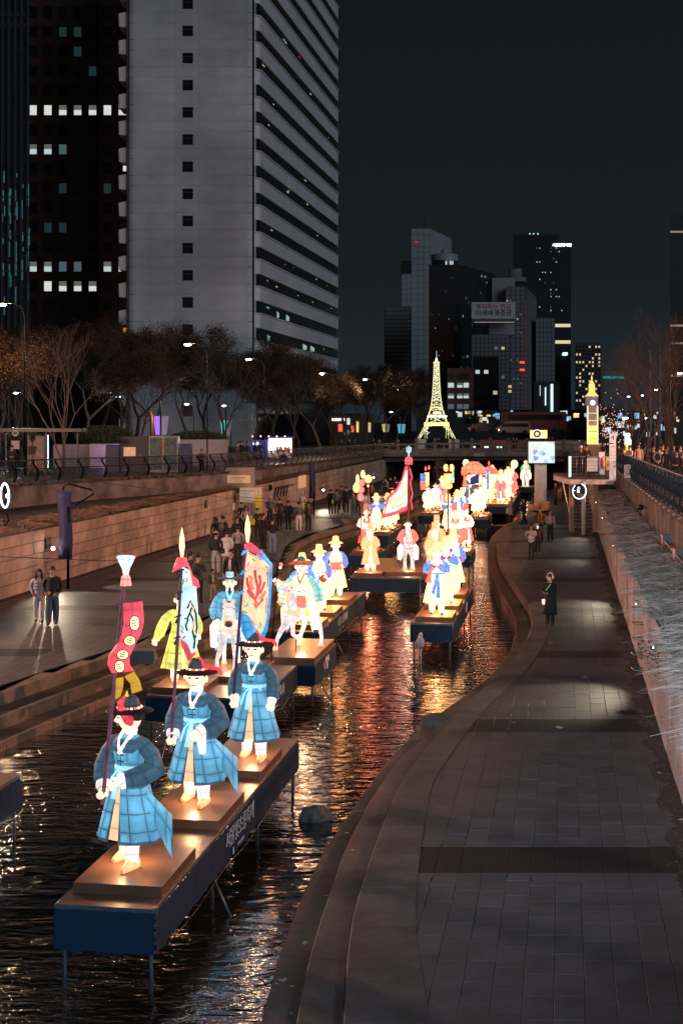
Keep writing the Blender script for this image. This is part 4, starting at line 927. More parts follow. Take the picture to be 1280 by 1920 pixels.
for i, z in enumerate(winz):
    z0, z1, z2 = z - 1.12, z + 1.12, z - 1.12 + fl
    if z0 < 0: continue
    for a, c0 in ((0, 1), (2, 3)): panel(xs[a], xs[c0], z0, z1); panel(xs[a], xs[c0], z1, z2)
    panel(xs[1], xs[2], z1, z2); panel(xs[1], wx - q - .12, z0, z1); panel(wx + q + .12, xs[2], z0, z1)
    for za, zb in ((z0, z - q - .12), (z + q + .12, z1)):
        k = ('s', round(zb - za, 2))
        if k not in pc: pc[k] = MB().box(-q - .12, q + .12, -.10, .1, 0, zb - za - .02).mesh('wall_panel', M_tow)
        link(pc[k], 'wall_panel', wt, (wx, 0, za))
    wn_ = link(wfm, 'window', wt, (wx, 0, z)); link(wpn, 'pane', wn_); link(wbar, 'blind', wn_)
    for s_, nm in ((1, 'r'), (-1, 'l')):
        for za, zb in ((z0, z1), (z1, z2)):
            k = (nm, round(zb - za, 2))
            if k not in pc:
                b = MB(); cx = -1.15 if s_ > 0 else xs[0]; ar = np.linspace(0, PI / 2, 7)
                pts = [(s_ * 1.15 * math.sin(a), -.10 + 1.15 * (1 - math.cos(a))) for a in ar]
                rings = [[V(x, y, zz) for x, y in pts] for zz in (0, zb - za - .05)]
                b.loft(rings, False); pc[k] = b.mesh('corner_panel', M_tow)
            link(pc[k], 'corner_panel', wt, (-1.15 if s_ > 0 else xs[0], 0, za))
# right side: ribbon bands. profile follows a rounded start then runs down the street
def band_pt(s, o): # s metres along the side, o outwards
    if s < 1.4: a = s / 1.4 * PI / 2; return V(.35 - 1.0 + 1.0 * math.sin(a) + o * math.sin(a), 1.3 - 1.0 * math.cos(a) + .0 - o * math.cos(a) + .3, 0)
    y = .3 + 1.3 + (s - 1.4); return V(.35 + o + kx * (y - 1.6), y, 0)
bandz = [tw(39.5) - fl * k for k in range(-9, 14)]
pw = 3.9; npn = 15
bmesh_c = {}
for j in range(npn + 1):
    s0, s1 = (0, 2.4) if j == 0 else (2.4 + (j - 1) * pw, 2.4 + j * pw)
    if s1 > LS: s1 = LS
    if s1 - s0 < .5: continue
    ss = np.linspace(s0 + .012, s1 - .012, 8 if j == 0 else 2); b = MB()
    prof = [(.0, -.95), (.22, -1.0), (.28, -.9), (.28, .78), (.48, .92), (.48, 1.02), (.0, 1.02)]
    b.loft([[band_pt(s, o_) + V(0, 0, z_) for o_, z_ in prof] for s in ss], False, (True, True), smooth=False); bmesh_c[j] = b.mesh('spandrel_panel', M_tow2)
M_mull = mat('dark_mullion', (.02, .02, .022), .5)
gl = MB(); sss = list(np.linspace(0, 1.4, 6)) + [LS]
for z in bandz:
    if z < .5 or z > HT: continue
    for j, me in bmesh_c.items(): link(me, 'spandrel_panel', wt, (0, 0, z))
    ss = sss; gm_ = MB().loft([[band_pt(s, .0) + V(0, 0, z - .98), band_pt(s, .0) + V(0, 0, z - fl + 1.0)] for s in ss], False); gm_.build('ribbon_window', M_glassd, wt)
    bars = MB()
    for j in range(24):
        s = 1.2 + j * 2.4
        if s < LS: bars.add([band_pt(s, .06) + V(0, 0, z - .98), band_pt(s + .1, .06) + V(0, 0, z - .98), band_pt(s + .1, .06) + V(0, 0, z - fl + 1.0), band_pt(s, .06) + V(0, 0, z - fl + 1.0)], [(0, 1, 2, 3)])
    stuff(bars.build('window_bar', M_mull, wt))
rr = random.Random(5)
for k in range(26):                       # glowing strips for ceiling lights and painted-in reflections in the ribbon windows
    zi = rr.choice([z for z in bandz if 12 < z < 62]); s = rr.uniform(3, 58); l = rr.uniform(.3, 1.4); z = zi - 1.25 - rr.random() * .5
    g_ = rr.choice((glow('strip_warm', (1, .75, .5), .5), glow('strip_cool', (.6, .85, 1), .45), glow('strip_red', (1, .12, .15), .35)))
    b = MB(); b.add([band_pt(s, .03) + V(0, 0, z), band_pt(s + l, .03) + V(0, 0, z), band_pt(s + l, .03) + V(0, 0, z + .16), band_pt(s, .03) + V(0, 0, z + .16)], [(0, 1, 2, 3)]); b.build('window_glow', g_, wt)
for (pz, s, l) in ((0, 6, 1.6), (1, 12, 1.2), (1, 18, 2), (0, 30, 3), (0, 36, 3)):
    z = [z for z in bandz if z > 3][-1 - 0] if False else sorted([z for z in bandz if z > 9])[pz + 2]; b = MB(); b.add([band_pt(s, .03) + V(0, 0, z - 2.4), band_pt(s + l, .03) + V(0, 0, z - 2.3), band_pt(s + l, .03) + V(0, 0, z - 1.7), band_pt(s, .03) + V(0, 0, z - 1.5)], [(0, 1, 2, 3)]); b.build('lit_office', glow('office_green', (.5, .8, .62), .5), wt)
# left side of the tower: bulging spandrels seen end on
bl = MB(); 
prof = [(0, -.95), (-.22, -1), (-.95, -.9), (-1.0, .85), (-.2, 1.02), (0, 1.02)]
bl.loft([[V(xs[0] - 1.15 + o_, .75 + y, z_) for o_, z_ in prof] for y in (0, 1.5, 4)], False, (True, True), smooth=False); bl = bl.mesh('spandrel_panel', M_tow2)
for i, z in enumerate(winz):
    if z > 2: link(bl, 'spandrel_panel', wt, (0, 0, z - 1.9))
for z, g_ in ((winz[3], G_dim), (winz[10], G_white), (winz[4], glow('lit_orange', (1, .5, .15), .7)), (winz[17], G_dim)):
    MB().box(xs[0] - 1.6, xs[0] - 1.2, .9, 1.0, z - .4, z + .3).build('lit_window', g_, wt)

# generic building with a window grid; every window in the grid an object sharing its mesh
def building(label, x0, x1, top, D, depth, m, cat='building', name='office_building', side=None, base=2.42):
    if side is None: side = ((x0 if x0 > 640 else x1) - 640) / F
    s = F / D; X0, X1 = (x0 - 640) / s, (x1 - 640) / s; H_ = CZ + (790 - top) / s - base
    t = thing(name, label, cat, (X0, D, base)); W_ = X1 - X0
    b = MB(); k = side
    b.add([(0, 0, 0), (W_, 0, 0), (W_ + k * depth, depth, 0), (k * depth, depth, 0), (0, 0, H_), (W_, 0, H_), (W_ + k * depth, depth, H_), (k * depth, depth, H_)], [(0, 1, 5, 4), (1, 2, 6, 5), (2, 3, 7, 6), (3, 0, 4, 7), (4, 5, 6, 7)]); b.build('wall', m, t)
    t['_s'] = s
    def at(px, py, out=0.0): return V((px - x0) / s, -out, H_ - (py - top) / s)
    return t, s, W_, H_, at
def windows(t, at, s, cols, rows, w_, h_, lit=None, frame=None, dark=None, name='window', lim=300):
    """cols, rows: pixel centres; lit: dict (ci, ri) -> material"""
    W_, H_ = w_ / s, h_ / s; f = MB(); q = .06 * W_ + .03
    f.box(-W_ / 2 - q, -W_ / 2, -.09, 0, -H_ / 2 - q, H_ / 2 + q); f.box(W_ / 2, W_ / 2 + q, -.09, 0, -H_ / 2 - q, H_ / 2 + q); f.box(-W_ / 2, W_ / 2, -.09, 0, H_ / 2, H_ / 2 + q); f.box(-W_ / 2, W_ / 2, -.12, 0, -H_ / 2 - q, -H_ / 2)
    f = f.mesh('window_frame', frame or M_mull); pn = {}
    n = 0
    for i, cx in enumerate(cols):
        for j, ry in enumerate(rows):
            if n >= lim: return
            g = (lit or {}).get((i, j), dark or M_glassb); p = at(cx, ry)
            o = link(f, name, t, p); n += 1
            if g.name not in pn: pn[g.name] = MB().box(-W_ / 2, W_ / 2, -.04, -.01, -H_ / 2, H_ / 2).mesh('pane', g)
            link(pn[g.name], 'pane', o)
            if g in (G_cool, G_white, G_warm) and W_ > 1:
                kb = 'blind'
                if kb not in pn: pn[kb] = MB().box(-W_ / 2, W_ / 2, -.06, -.045, H_ * .02, H_ / 2).mesh('blind', mat('roller_blind', (.12, .12, .11), .8, emit=.22, ecol=(.5, .55, .5)))
                if rr.random() < .8: link(pn[kb], 'blind', o)
M_brn = mat('brown_granite', (0.10, 0.066, 0.050), .5, var=.15, vs=.5)
t, s, W_, H_, at = building('dark brown granite office block with a grid of square windows, some rows brightly lit', 52, 262, -60, 236, 40, M_brn)
cols = [62 + 27.9 * i for i in range(7)]; rows = [206 + 36.7 * j for j in range(-6, 11)]
lit = {}
for i in range(7): lit[(i, 6)] = G_white
for i in (0, 1): lit[(i, 8)] = G_cool
lit[(2, 8)] = G_dim
for i, g in ((1, G_cool), (3, G_dim), (5, G_cool), (6, G_cool), (0, G_cool), (2, G_dim)): lit[(i, 14)] = g
for i in (1, 2, 3, 4): lit[(i, 15)] = G_white
for i, j in ((3, 2), (2, 2), (5, 10), (2, 10), (3, 3), (4, 4), (2, 12), (1, 12)): lit[(i, j)] = glow('win_faint', (.10, .2, .24), .12)
windows(t, at, s, cols, rows, 14, 18.5, lit, M_mull)
bp_ = MB()
for j in rows: bp_.box(0, W_, -.05, .05, at(0, j).z + .95, at(0, j).z + 1.02)
stuff(bp_.build('joint_line', mat('brown_joint', (.02, .014, .01), .8), t))
# glass tower at the left edge
M_gl = mat('curtain_glass', (.012, .020, .026), .1, var=.3, vs=.15, spec=.9)
t, s, W_, H_, at = building('dark glass tower at the left edge with tall vertical fins and blue reflections', -90, 56, -60, 150, 40, M_gl)
for i, px in enumerate(range(-80, 60, 12)):
    MB().box(px / s + 90 / s - .05, px / s + 90 / s + .05, -.35, 0, 0, H_).build('fin', mat('fin_metal', (.05, .06, .07), .35, metal=.6), t)
b = MB()
for k in range(int(H_ / 3.9)): b.box(0, W_, -.06, 0, 3.9 * k, 3.9 * k + .12)
stuff(b.build('transom', mat('fin_metal', (0, 0, 0)), t))
rr2 = random.Random(3)
for k in range(60):
    px = rr2.choice((6, 18, 30, 42, 52)) + rr2.uniform(-2, 3); py = rr2.triangular(300, 600, 420); h_ = rr2.uniform(6, 34); p = at(px, py)
    MB().box(p.x - .06, p.x + .06, -.03, -.005, p.z - h_ / s / 2, p.z + h_ / s / 2).build('reflection_strip', glow('strip_blue', (.10, .40, .50), .16), t)  # glowing strips painted in for reflections on the glass
for py in (30, 52): MB().box(0, W_, -.10, 0, at(0, py).z, at(0, py).z + .5).build('floor_band', mat('fin_metal', (0, 0, 0)), t)
# far towers
M_lt = mat('light_tower', (.30, .32, .35), .6, var=.12, vs=.1); M_lt2 = mat('grey_tower', (.26, .27, .30), .6, var=.12, vs=.1); M_dk = mat('black_tower', (.024, .026, .030), .25, var=.2, vs=.1, spec=.6); M_mid = mat('mid_tower', (.16, .16, .18), .6, var=.15, vs=.1)
def grooves(t, W_, H_, nx, nz, m=None, w_=.12, x0=0, proud=.05):
    b = MB()
    for i in range(nx + 1): b.box(x0 + W_ * i / nx - w_ / 2, x0 + W_ * i / nx + w_ / 2, -proud, 0, 0, H_)
    for j in range(nz + 1): b.box(x0, x0 + W_, -proud * .8, 0, H_ * j / nz - w_ / 2, H_ * j / nz + w_ / 2)
    stuff(b.build('facade_joint', m or M_mull, t))
def specks(t, at, s, n, x0, x1, y0, y1, seed, w_=2.0, h_=2.0, mats=None, name='lit_window', snap=(6.4, 8.6)):
    r_ = random.Random(seed); seen = set(); ms = mats or [G_cool, G_warm, G_dim, G_white]; me = {}
    for k in range(n):
        i, j = int(r_.uniform(x0, x1) / snap[0]), int(r_.uniform(y0, y1) / snap[1])
        if (i, j) in seen: continue
        seen.add((i, j)); p = at(i * snap[0] + snap[0] / 2, j * snap[1] + snap[1] / 2); m = r_.choice(ms)
        if m.name not in me: me[m.name] = MB().box(-w_ / s / 2, w_ / s / 2, -.09, -.05, -h_ / s / 2, h_ / s / 2).mesh(name, m)
        link(me[m.name], name, t, p)
t, s, W_, H_, at = building('low pale ribbed block at the left of the far skyline', 721, 770, 575, 520, 40, M_lt2); grooves(t, W_, H_, 1, 30, M_mull, .25)
t, s, W_, H_, at = building('pale slab tower with a sign near its top', 771, 806, 428, 540, 30, M_lt, side=.35); grooves(t, W_, H_, 3, 34, mat('pale_joint', (.1, .1, .11), .7), .12)
for k in range(3): MB().box(W_ * (.3 + .2 * k), W_ * (.3 + .2 * k) + .15, 3, 3.2, H_, H_ + 3 + k).build('antenna', M_metal, t)
text('교원투어', 1.7, mat('sign_pale', (.3, .3, .3), .5, emit=.05, ecol=(.6, .7, .8)), t, (W_ * .55, -.2, H_ - 26 / s), (PI / 2, 0, 0)); MB().box(1.0, 2.4, -.25, -.05, H_ - 28 / s, H_ - 24 / s).build('red_mark', glow('sign_red', (1, .1, .06), .25), t)
t, s, W_, H_, at = building('lower left wing of the pale slab tower with a dark glass top', 753, 771, 490, 538, 30, M_lt); grooves(t, W_, H_ * .93, 2, 30, mat('pale_joint', (0, 0, 0)), .12)
MB().box(-.1, W_ + .1, -.3, 10, at(0, 513).z, H_ + .3).build('glass_top', M_dk, t); specks(t, at, s, 6, 755, 770, 494, 500, 4, 2, 2, [G_dim], snap=(4, 5))
t, s, W_, H_, at = building('black glass tower with a drum shaped crown', 804, 862, 496, 470, 30, M_dk, side=.5); grooves(t, W_, H_, 7, 40, mat('near_black', (.02, .022, .026), .4), .12)
cx, cz = (838 - 804) / s, H_
b = MB(); b.lathe([(25 / s, 0), (25 / s, 14 / s)], (cx, 12, cz), 32); b.build('drum_glass', mat('drum_glass', (.03, .04, .045), .3, emit=.0), t)
MB().lathe([(26 / s, 14 / s), (26 / s, 26 / s), (24 / s, 27 / s), (7 / s, 27 / s), (7 / s, 33 / s), (5.5 / s, 36 / s), (.1, 39 / s)], (cx, 12, cz), 32).build('crown', M_lt, t)
for a_, c_ in ((838, .5), (846, .9), (850, .9)): p = at(a_, 489); MB().box(p.x, p.x + .45, -13 / s * 0 - .0 - 3.0 + 12 - 25 / s * .92 + 2.2, 12 - 25 / s * .92 + 2.4 - 3.0, p.z - 5 / s, p.z + 5 / s).build('lit_window', G_cool, t)
specks(t, at, s, 10, 806, 860, 510, 700, 6, 1.6, 1.6, [G_dim, G_dim, glow('speck_blue', (.3, .6, 1), .6)])
me = MB().box(-.04, .0, -.5, .5, -.5, .5).mesh('lit_window', G_dim); me2 = MB().box(-.04, .0, -.5, .5, -.4, .4).mesh('lit_window', G_cool)
r_ = random.Random(9)
for k in range(38):
    f = r_.random(); y = 1 + 28 * f; z = H_ * (1 - r_.random() * .8); link(r_.choice((me, me2, me)), 'lit_window', t, (W_ + .5 * y, y, z))
t, s, W_, H_, at = building('tall black tower with a white lit sign at its upper right edge', 962, 1048, 439, 600, 40, M_dk)
MB().box(W_, W_ + 22 / s, 0, 30, 0, H_ - 16 / s).build('side_wing', M_dk, t)
text('서울관광재단', 1.5, glow('sign_white', (.9, .97, 1), 3.0), t, ((1053 - 962) / s, -.3, H_ - 20.5 / s), (PI / 2, 0, 0), bold=.04)
specks(t, at, s, 30, 1006, 1056, 462, 600, 12, 1.8, 1.8, [G_cool, G_cool, G_warm, G_dim], snap=(5.2, 6.5))
for py in (610, 641): MB().box((1040 - 962) / s, (1069 - 962) / s, -.2, -.02, at(0, py).z - 3 / s, at(0, py).z + 3 / s).build('lit_floor', glow('floor_warm', (1, .86, .6), .7), t)
MB().tube([((q_ - 962) / s, -.3, at(0, y_).z) for q_, y_ in ((1054, 666), (1055.5, 661), (1057, 661), (1057, 666), (1059.5, 666), (1060, 661), (1062.5, 661), (1062.5, 666))], .28, 5).build('neon_line', glow('neon_cool', (.6, .92, 1), 1.8), t)
for k, px in enumerate((992, 999, 1007)): MB().box((px - 962) / s, (px - 962) / s + .5, 0, .5, H_, H_ + .5).build('roof_light', glow('green_light', (.4, 1, .6), 1.2), t)
t, s, W_, H_, at = building('stepped grey tower with a round roof terrace and a glass corner', 948, 985, 537, 430, 40, M_mid, side=.22); grooves(t, W_, H_, 4, 34, M_mull, .18)
MB().lathe([(21 / s, 0), (21 / s, 1.2), (19 / s, 1.4), (12 / s, 1.4), (12 / s, 4)], ((972 - 948) / s, 8, H_ + 14 / s), 32, sy=.5).build('roof_terrace', M_mid, t)
MB().box((925 - 948) / s, (968 - 948) / s, 4, 20, 0, H_ + 19 / s).build('back_wing', M_lt2, t)
specks(t, at, s, 16, 950, 984, 560, 720, 31, 2, 3, [G_dim, G_warm, G_dim])
for py in (681, 695): MB().box((974 - 948) / s, (983 - 948) / s, -.2, -.02, at(0, py).z, at(0, py).z + .6).build('red_light', glow('tail_red', (1, .05, .05), 2), t)
MB().box((983 - 948) / s, (983 - 948) / s + .25, -.2, -.02, 0, at(0, 560).z).build('edge_light', glow('edge_red', (.5, .08, .08), .12), t)
# billboard building
t, s, W_, H_, at = building('grey office block carrying a big rooftop billboard', 884, 955, 627, 380, 40, M_mid); grooves(t, W_, H_, 9, 24, M_mull, .15)
MB().box((918 - 884) / s, (966 - 884) / s, 2, 20, H_, H_ + 22 / s).build('roof_block', M_lt2, t)
specks(t, at, s, 14, 884, 958, 650, 760, 21, 6, 5, [G_cool, G_dim, G_dim, G_warm], snap=(13, 9))
bb_ = thing('billboard', 'pale rooftop billboard with two lines of Korean writing', 'billboard', (P(884, 0, 378).x, 378, P(0, 597, 378).z))
s2 = F / 378
MB().bevbox(0, 82 / s2, 0, 1, 0, 31 / s2, .05).build('panel', mat('billboard_face', (.30, .31, .33), .6, emit=.030, ecol=(.8, .9, 1)), bb_)
MB().box(0, 82 / s2, -.2, 1.2, -9 / s2, -.1).build('lower_frame', mat('brown_frame', (.12, .05, .045), .6), bb_)
MB().box(5 / s2, 80 / s2, -.5, -.2, -7.5 / s2, -6.5 / s2).build('light_rail', glow('rail_soft', (.8, .85, .9), .3), bb_)
text('투자하는 연금', 1.62, mat('bill_red', (.30, .05, .04), .6, emit=.02), bb_, (41 / s2, -.05, 21.5 / s2), (PI / 2, 0, 0), bold=.03); text('미래에셋증권', 1.75, mat('bill_dark', (.03, .035, .05), .6), bb_, (41 / s2, -.05, 9.5 / s2), (PI / 2, 0, 0), bold=.03)
t, s, W_, H_, at = building('grey panelled block right of the glass corner tower', 1004, 1040, 596, 450, 30, M_mid); grooves(t, W_, H_, 5, 24, M_mull, .15)
t, s, W_, H_, at = building('apartment tower with many small lit windows left of the clock tower', 1077, 1127, 643, 560, 30, mat('apt_grey', (.06, .058, .06), .7, var=.1))
lit = {}
r_ = random.Random(77)
for i in range(8):
    for j in range(16):
        if r_.random() < .27: lit[(i, j)] = glow('apt_warm', (1, .72, .42), .8)
windows(t, at, s, [1081 + 6 * i for i in range(8)], [650 + 7.2 * j for j in range(16)], 3.0, 3.6, lit, M_mull, M_glassd)
t, s, W_, H_, at = building('dark low hotel block with a turquoise lit sign', 1133, 1172, 697, 500, 40, M_mid)
text('HOTEL BOTANIK', .95, glow('turq', (.0, .9, .75), .5), t, (W_ * .42, -.3, H_ - 2), (PI / 2, 0, 0), bold=.03)
t, s, W_, H_, at = building('dark tower at the right edge with pale lit floors', 1256, 1420, 400, 260, 50, M_dk)
for py, a_ in ((612, .5), (645, .35), (706, .6), (436, .3)): MB().box(0, W_ * .3, -.1, -.01, at(0, py).z, at(0, py).z + .35).build('lit_floor', glow('floor_pale%d' % int(a_ * 10), (1, .85, .6), a_ * .5), t)
t, s, W_, H_, at = building('black office block behind the lattice tower with cool lit window bays', 838, 888, 690, 300, 30, M_dk)
lit = {(0, 1): G_cool, (0, 2): G_cool, (1, 1): G_cool, (2, 1): G_cool, (1, 2): G_cool, (2, 2): G_cool, (0, 3): G_dim, (1, 3): G_dim, (2, 3): G_dim, (0, 4): G_dim, (1, 4): G_warm}
windows(t, at, s, [845, 862, 873], [706, 722, 742, 762, 780], 11, 9, lit, M_mull, M_glassd)
t, s, W_, H_, at = building('narrow dark block with two lit rooms left of the billboard building', 886, 935, 668, 330, 30, mat('dusk_block', (.03, .028, .03), .7))
lit = {(0, 0): G_cool, (1, 0): G_cool, (2, 2): G_warm}
windows(t, at, s, [895, 911, 928], [697, 716, 736, 756], 8, 7, lit, M_mull, M_glassd)
t, s, W_, H_, at = building('low row of dark shops with glowing fronts along the far street', 780, 1110, 790 - 22, 290, 20, mat('shop_dark', (.02, .018, .018), .6), name='shop_row')
r_ = random.Random(41)
for k in range(44):
    px = r_.uniform(850, 1100); p = at(px, r_.uniform(770, 788)); w_ = r_.uniform(.3, 1.2); g_ = r_.choice((G_cool, G_white, G_warm, glow('shop_orange', (1, .55, .2), 1.3), glow('shop_blue', (.3, .6, 1), 1.0)))
    MB().box(p.x, p.x + w_, -.12, -.02, p.z - r_.uniform(.2, .9), p.z + .1).build('shop_window', g_, t)
for (px, py, wd, ht, c, s_) in ((640, 742, 3, 30, 'warm_sign', 1), ):
    pass
t, s, W_, H_, at = building('dark shop block with white vertical neon signs under the black tower', 1000, 1050, 715, 285, 20, mat('shop_dark', (0, 0, 0)))
for (px, y0, y1, w_, g_) in ((1034, 720, 772, 4, glow('neon_cool', (.6, .92, 1), 1.8)), (1022, 726, 760, 1.5, glow('neon_cool', (0, 0, 0), 1)), (1012, 722, 742, 1.2, G_cool)): p = at(px, y1); MB().box(p.x - w_ / s / 2, p.x + w_ / s / 2, -.3, -.05, p.z, at(px, y0).z).build('neon_sign', g_, t)
t, s, W_, H_, at = building('low shop building with red and white lit fascia behind the left trees', 618, 700, 775, 215, 20, mat('shop_dark', (0, 0, 0)))
for (px, py, w_, h_, g_) in ((622, 784, 24, 5, glow('fascia_white', (1, .95, .85), 1.6)), (650, 784, 6, 12, G_white), (634, 795, 8, 14, glow('fascia_red', (1, .12, .06), 1.2)), (658, 798, 5, 12, glow('fascia_red', (0, 0, 0), 1)), (668, 790, 4, 20, glow('shop_orange', (0, 0, 0), 1)), (645, 806, 10, 10, G_dim), (690, 792, 5, 18, G_warm)): p = at(px, py + h_); MB().box(p.x, p.x + w_ / s, -.3, -.05, p.z, p.z + h_ / s).build('lit_sign', g_, t)
t, s, W_, H_, at = building('row of shops with blue and amber lights behind the right crowd', 1120, 1420, 770, 170, 20, mat('shop_dark', (0, 0, 0)), name='shop_row')
r_ = random.Random(42)
for k in range(42):
    px = r_.uniform(1122, 1290); p = at(px, r_.uniform(772, 812)); w_ = r_.uniform(.1, .55); g_ = r_.choice((G_cool, G_white, glow('shop_orange', (0, 0, 0), 1), G_warm, glow('shop_blue', (0, 0, 0), 1), glow('strip_red', (0, 0, 0), 1)))
    MB().box(p.x, p.x + w_, -.12, -.02, p.z - r_.uniform(.1, .7), p.z + .05).build('shop_window', g_, t)

# ---------------------------------------------------------------- lattice tower lantern (generic iron lattice tower)
ED = 165.0; p = P(818, 822, ED); et = thing('lattice_tower_lantern', 'glowing golden lattice tower lantern on four curved legs beyond the bridge', 'lantern', tuple(p))
Y1, Y2 = glow('tower_yellow', (.95, .92, .45), .8), glow('tower_white', (.8, .95, 1), 1.5)
px_m = ED / F; H_ = 150 * px_m
def hw(z): return float(np.interp(z / px_m, [0, 24, 41, 58, 82, 122, 150], [33, 21, 15.5, 10.2, 7, 4.9, 4.2])) * px_m
for sx in (-1, 1):
    for sy in (-1, 1):
        pts = [(sx * hw(z), sy * hw(z), z) for z in np.linspace(0, H_ * .96, 22)]
        MB().tube(pts, .035, 6).build('corner_rib', Y1, et)
b = MB(); c2 = MB(); zs = [0]
while zs[-1] < H_ * .95: zs.append(zs[-1] + max(.20, hw(zs[-1]) * .8))
for i in range(len(zs) - 1):
    z0, z1 = zs[i], zs[i + 1]; a, c = hw(z0), hw(z1)
    for k in range(4):
        rot = Matrix.Rotation(k * PI / 2, 4, 'Z')
        if z0 > .9:
            b.tube([rot @ V(-a, -a, z0), rot @ V(c, -c, z1)], .014, 4); b.tube([rot @ V(a, -a, z0), rot @ V(-c, -c, z1)], .014, 4); b.tube([rot @ V(-a, -a, z0), rot @ V(a, -a, z0)], .012, 4)
        else:
            for q in (-1, 1): b.tube([rot @ V(q * a, -a, z0), rot @ V(q * (c * .62), -c, z1)], .025, 4); b.tube([rot @ V(q * a * .6, -a, z0), rot @ V(q * c, -c, z1)], .025, 4)
stuff(b.build('lattice_bar', Y1, et))
for z0, z1, hwp, g_, nm in ((24, 30, 22, glow('gallery', (1, .62, .18), 2.2), 'gallery'), (40, 43, 18, glow('tower_cyan', (.6, .95, 1), 2.6), 'lit_sign'), (45.5, 50, 7.5, glow('num_red', (1, .45, .2), 2.4), 'lit_sign'), (57, 59.5, 11, Y1, 'gallery'), (141, 143, 5.6, Y1, 'gallery')):
    a = hwp * px_m; q = a if nm == 'gallery' else .12; y_ = 0 if nm == 'gallery' else -hw(z0 * px_m) - .2
    MB().bevbox(-a, a, y_ - q, y_ + q, z0 * px_m, z1 * px_m, .02).build(nm, g_, et)
MB().lathe([(.02, 0), (.14, .05), (.14, .35), (.05, .5), (.015, .55), (.012, 1.3)], (0, 0, H_ * .955), 10).build('spire', Y2, et)
r_ = random.Random(8); b = MB()
for k in range(120): z = r_.uniform(.4, H_ * .93); a = hw(z); b.ball((r_.choice((-1, 1)) * r_.uniform(.5, 1) * a if z < 1.7 else r_.uniform(-a, a) * .7, -a - .02, z), .055, 5, 3)
stuff(b.build('sparkling_bulb', Y2, et)); lamp('POINT', (0, -2.5, 1.5), 160, (1, .85, .4), et, .5)
for sx in (-1, 1): MB().bevbox(sx * 1.9 - .55, sx * 1.9 + .55, -2.4, -1.2, -1.3, -.1, .03).build('plinth', mat('plinth_pale', (.35, .36, .38), .6), et)

# ---------------------------------------------------------------- clock tower lantern
KD = 118.0; p = P(1109, 833, KD); ct = thing('clock_tower_lantern', 'slim golden clock tower lantern with a white clock face right of the bridge', 'lantern', tuple(p))
u = KD / F; w_ = 9.2 * u
Yk = glow('clock_yellow', (1, .80, .20), .95); Yo = glow('clock_orange', (1, .72, .35), 1.2); Kd = mat('clock_stone', (.25, .2, .22), .6, emit=.18, ecol=(.6, .45, .5))
MB().bevbox(-w_ * .8, w_ * .8, -w_ * .8, w_ * .8, 0, 72 * u, .01).build('shaft', Kd, ct)
for sx in (-1, 1): MB().bevbox(sx * w_ - .05, sx * w_ + .05, -w_ - .05, -w_ + .1, 0, 72 * u, .01).build('corner_strip', Yo, ct)
for a_, c_ in ((0, 10), (11, 23), (25, 34)): MB().bevbox(-w_ * .8, w_ * .8, -w_ * .86, -w_ * .8, a_ * u, c_ * u, .005).build('lit_panel', Yk, ct)
for zz in (22, 34, 44, 58): MB().bevbox(-w_, w_, -w_ * .95, -w_ * .8, zz * u, (zz + 1) * u, .005).build('string_course', Yo, ct)
MB().bevbox(-w_ * 1.08, w_ * 1.08, -w_ * 1.08, w_ * 1.08, 72 * u, 90 * u, .01).build('clock_stage', Kd, ct)
MB().lathe([(.001, 0), (5 * u, 0)], n=20).build('clock_face', Y2, ct).matrix_local = Matrix.Translation((0, -w_ * 1.1, 78 * u)) @ Matrix.Rotation(PI / 2, 4, 'X')
for a, l in ((.3, 3.6), (2.0, 2.6)): MB().tube([(0, -w_ * 1.12, 78 * u), (l * u * math.sin(a), -w_ * 1.12, 78 * u + l * u * math.cos(a))], .012, 4).build('clock_hand', M_ink, ct)
b = MB(); b.add([(sx * w_ * 1.2, sy * w_ * 1.2, 90 * u) for sx, sy in ((-1, -1), (1, -1), (1, 1), (-1, 1))] + [(sx * w_ * .6, sy * w_ * .6, 98 * u) for sx, sy in ((-1, -1), (1, -1), (1, 1), (-1, 1))], [(i, (i + 1) % 4, 4 + (i + 1) % 4, 4 + i) for i in range(4)]); b.build('lower_roof', Yk, ct)
MB().bevbox(-w_ * .55, w_ * .55, -w_ * .55, w_ * .55, 98 * u, 112 * u, .01).build('belfry', Yk, ct)
MB().lathe([(w_ * .65, 112 * u), (w_ * .2, 119 * u), (.05, 122 * u), (.08, 124 * u), (.02, 130 * u)], n=8).build('spire', Yk, ct)
MB().bevbox(-w_ * 1.8, w_ * 1.8, -w_ * 1.3, w_ * 1.3, -1.3, -.01, .03).build('base_block', mat('tan_stone', (.3, .2, .13), .7), ct)
lamp('POINT', (0, -1.2, 1), 25, (1, .8, .3), ct, .3)
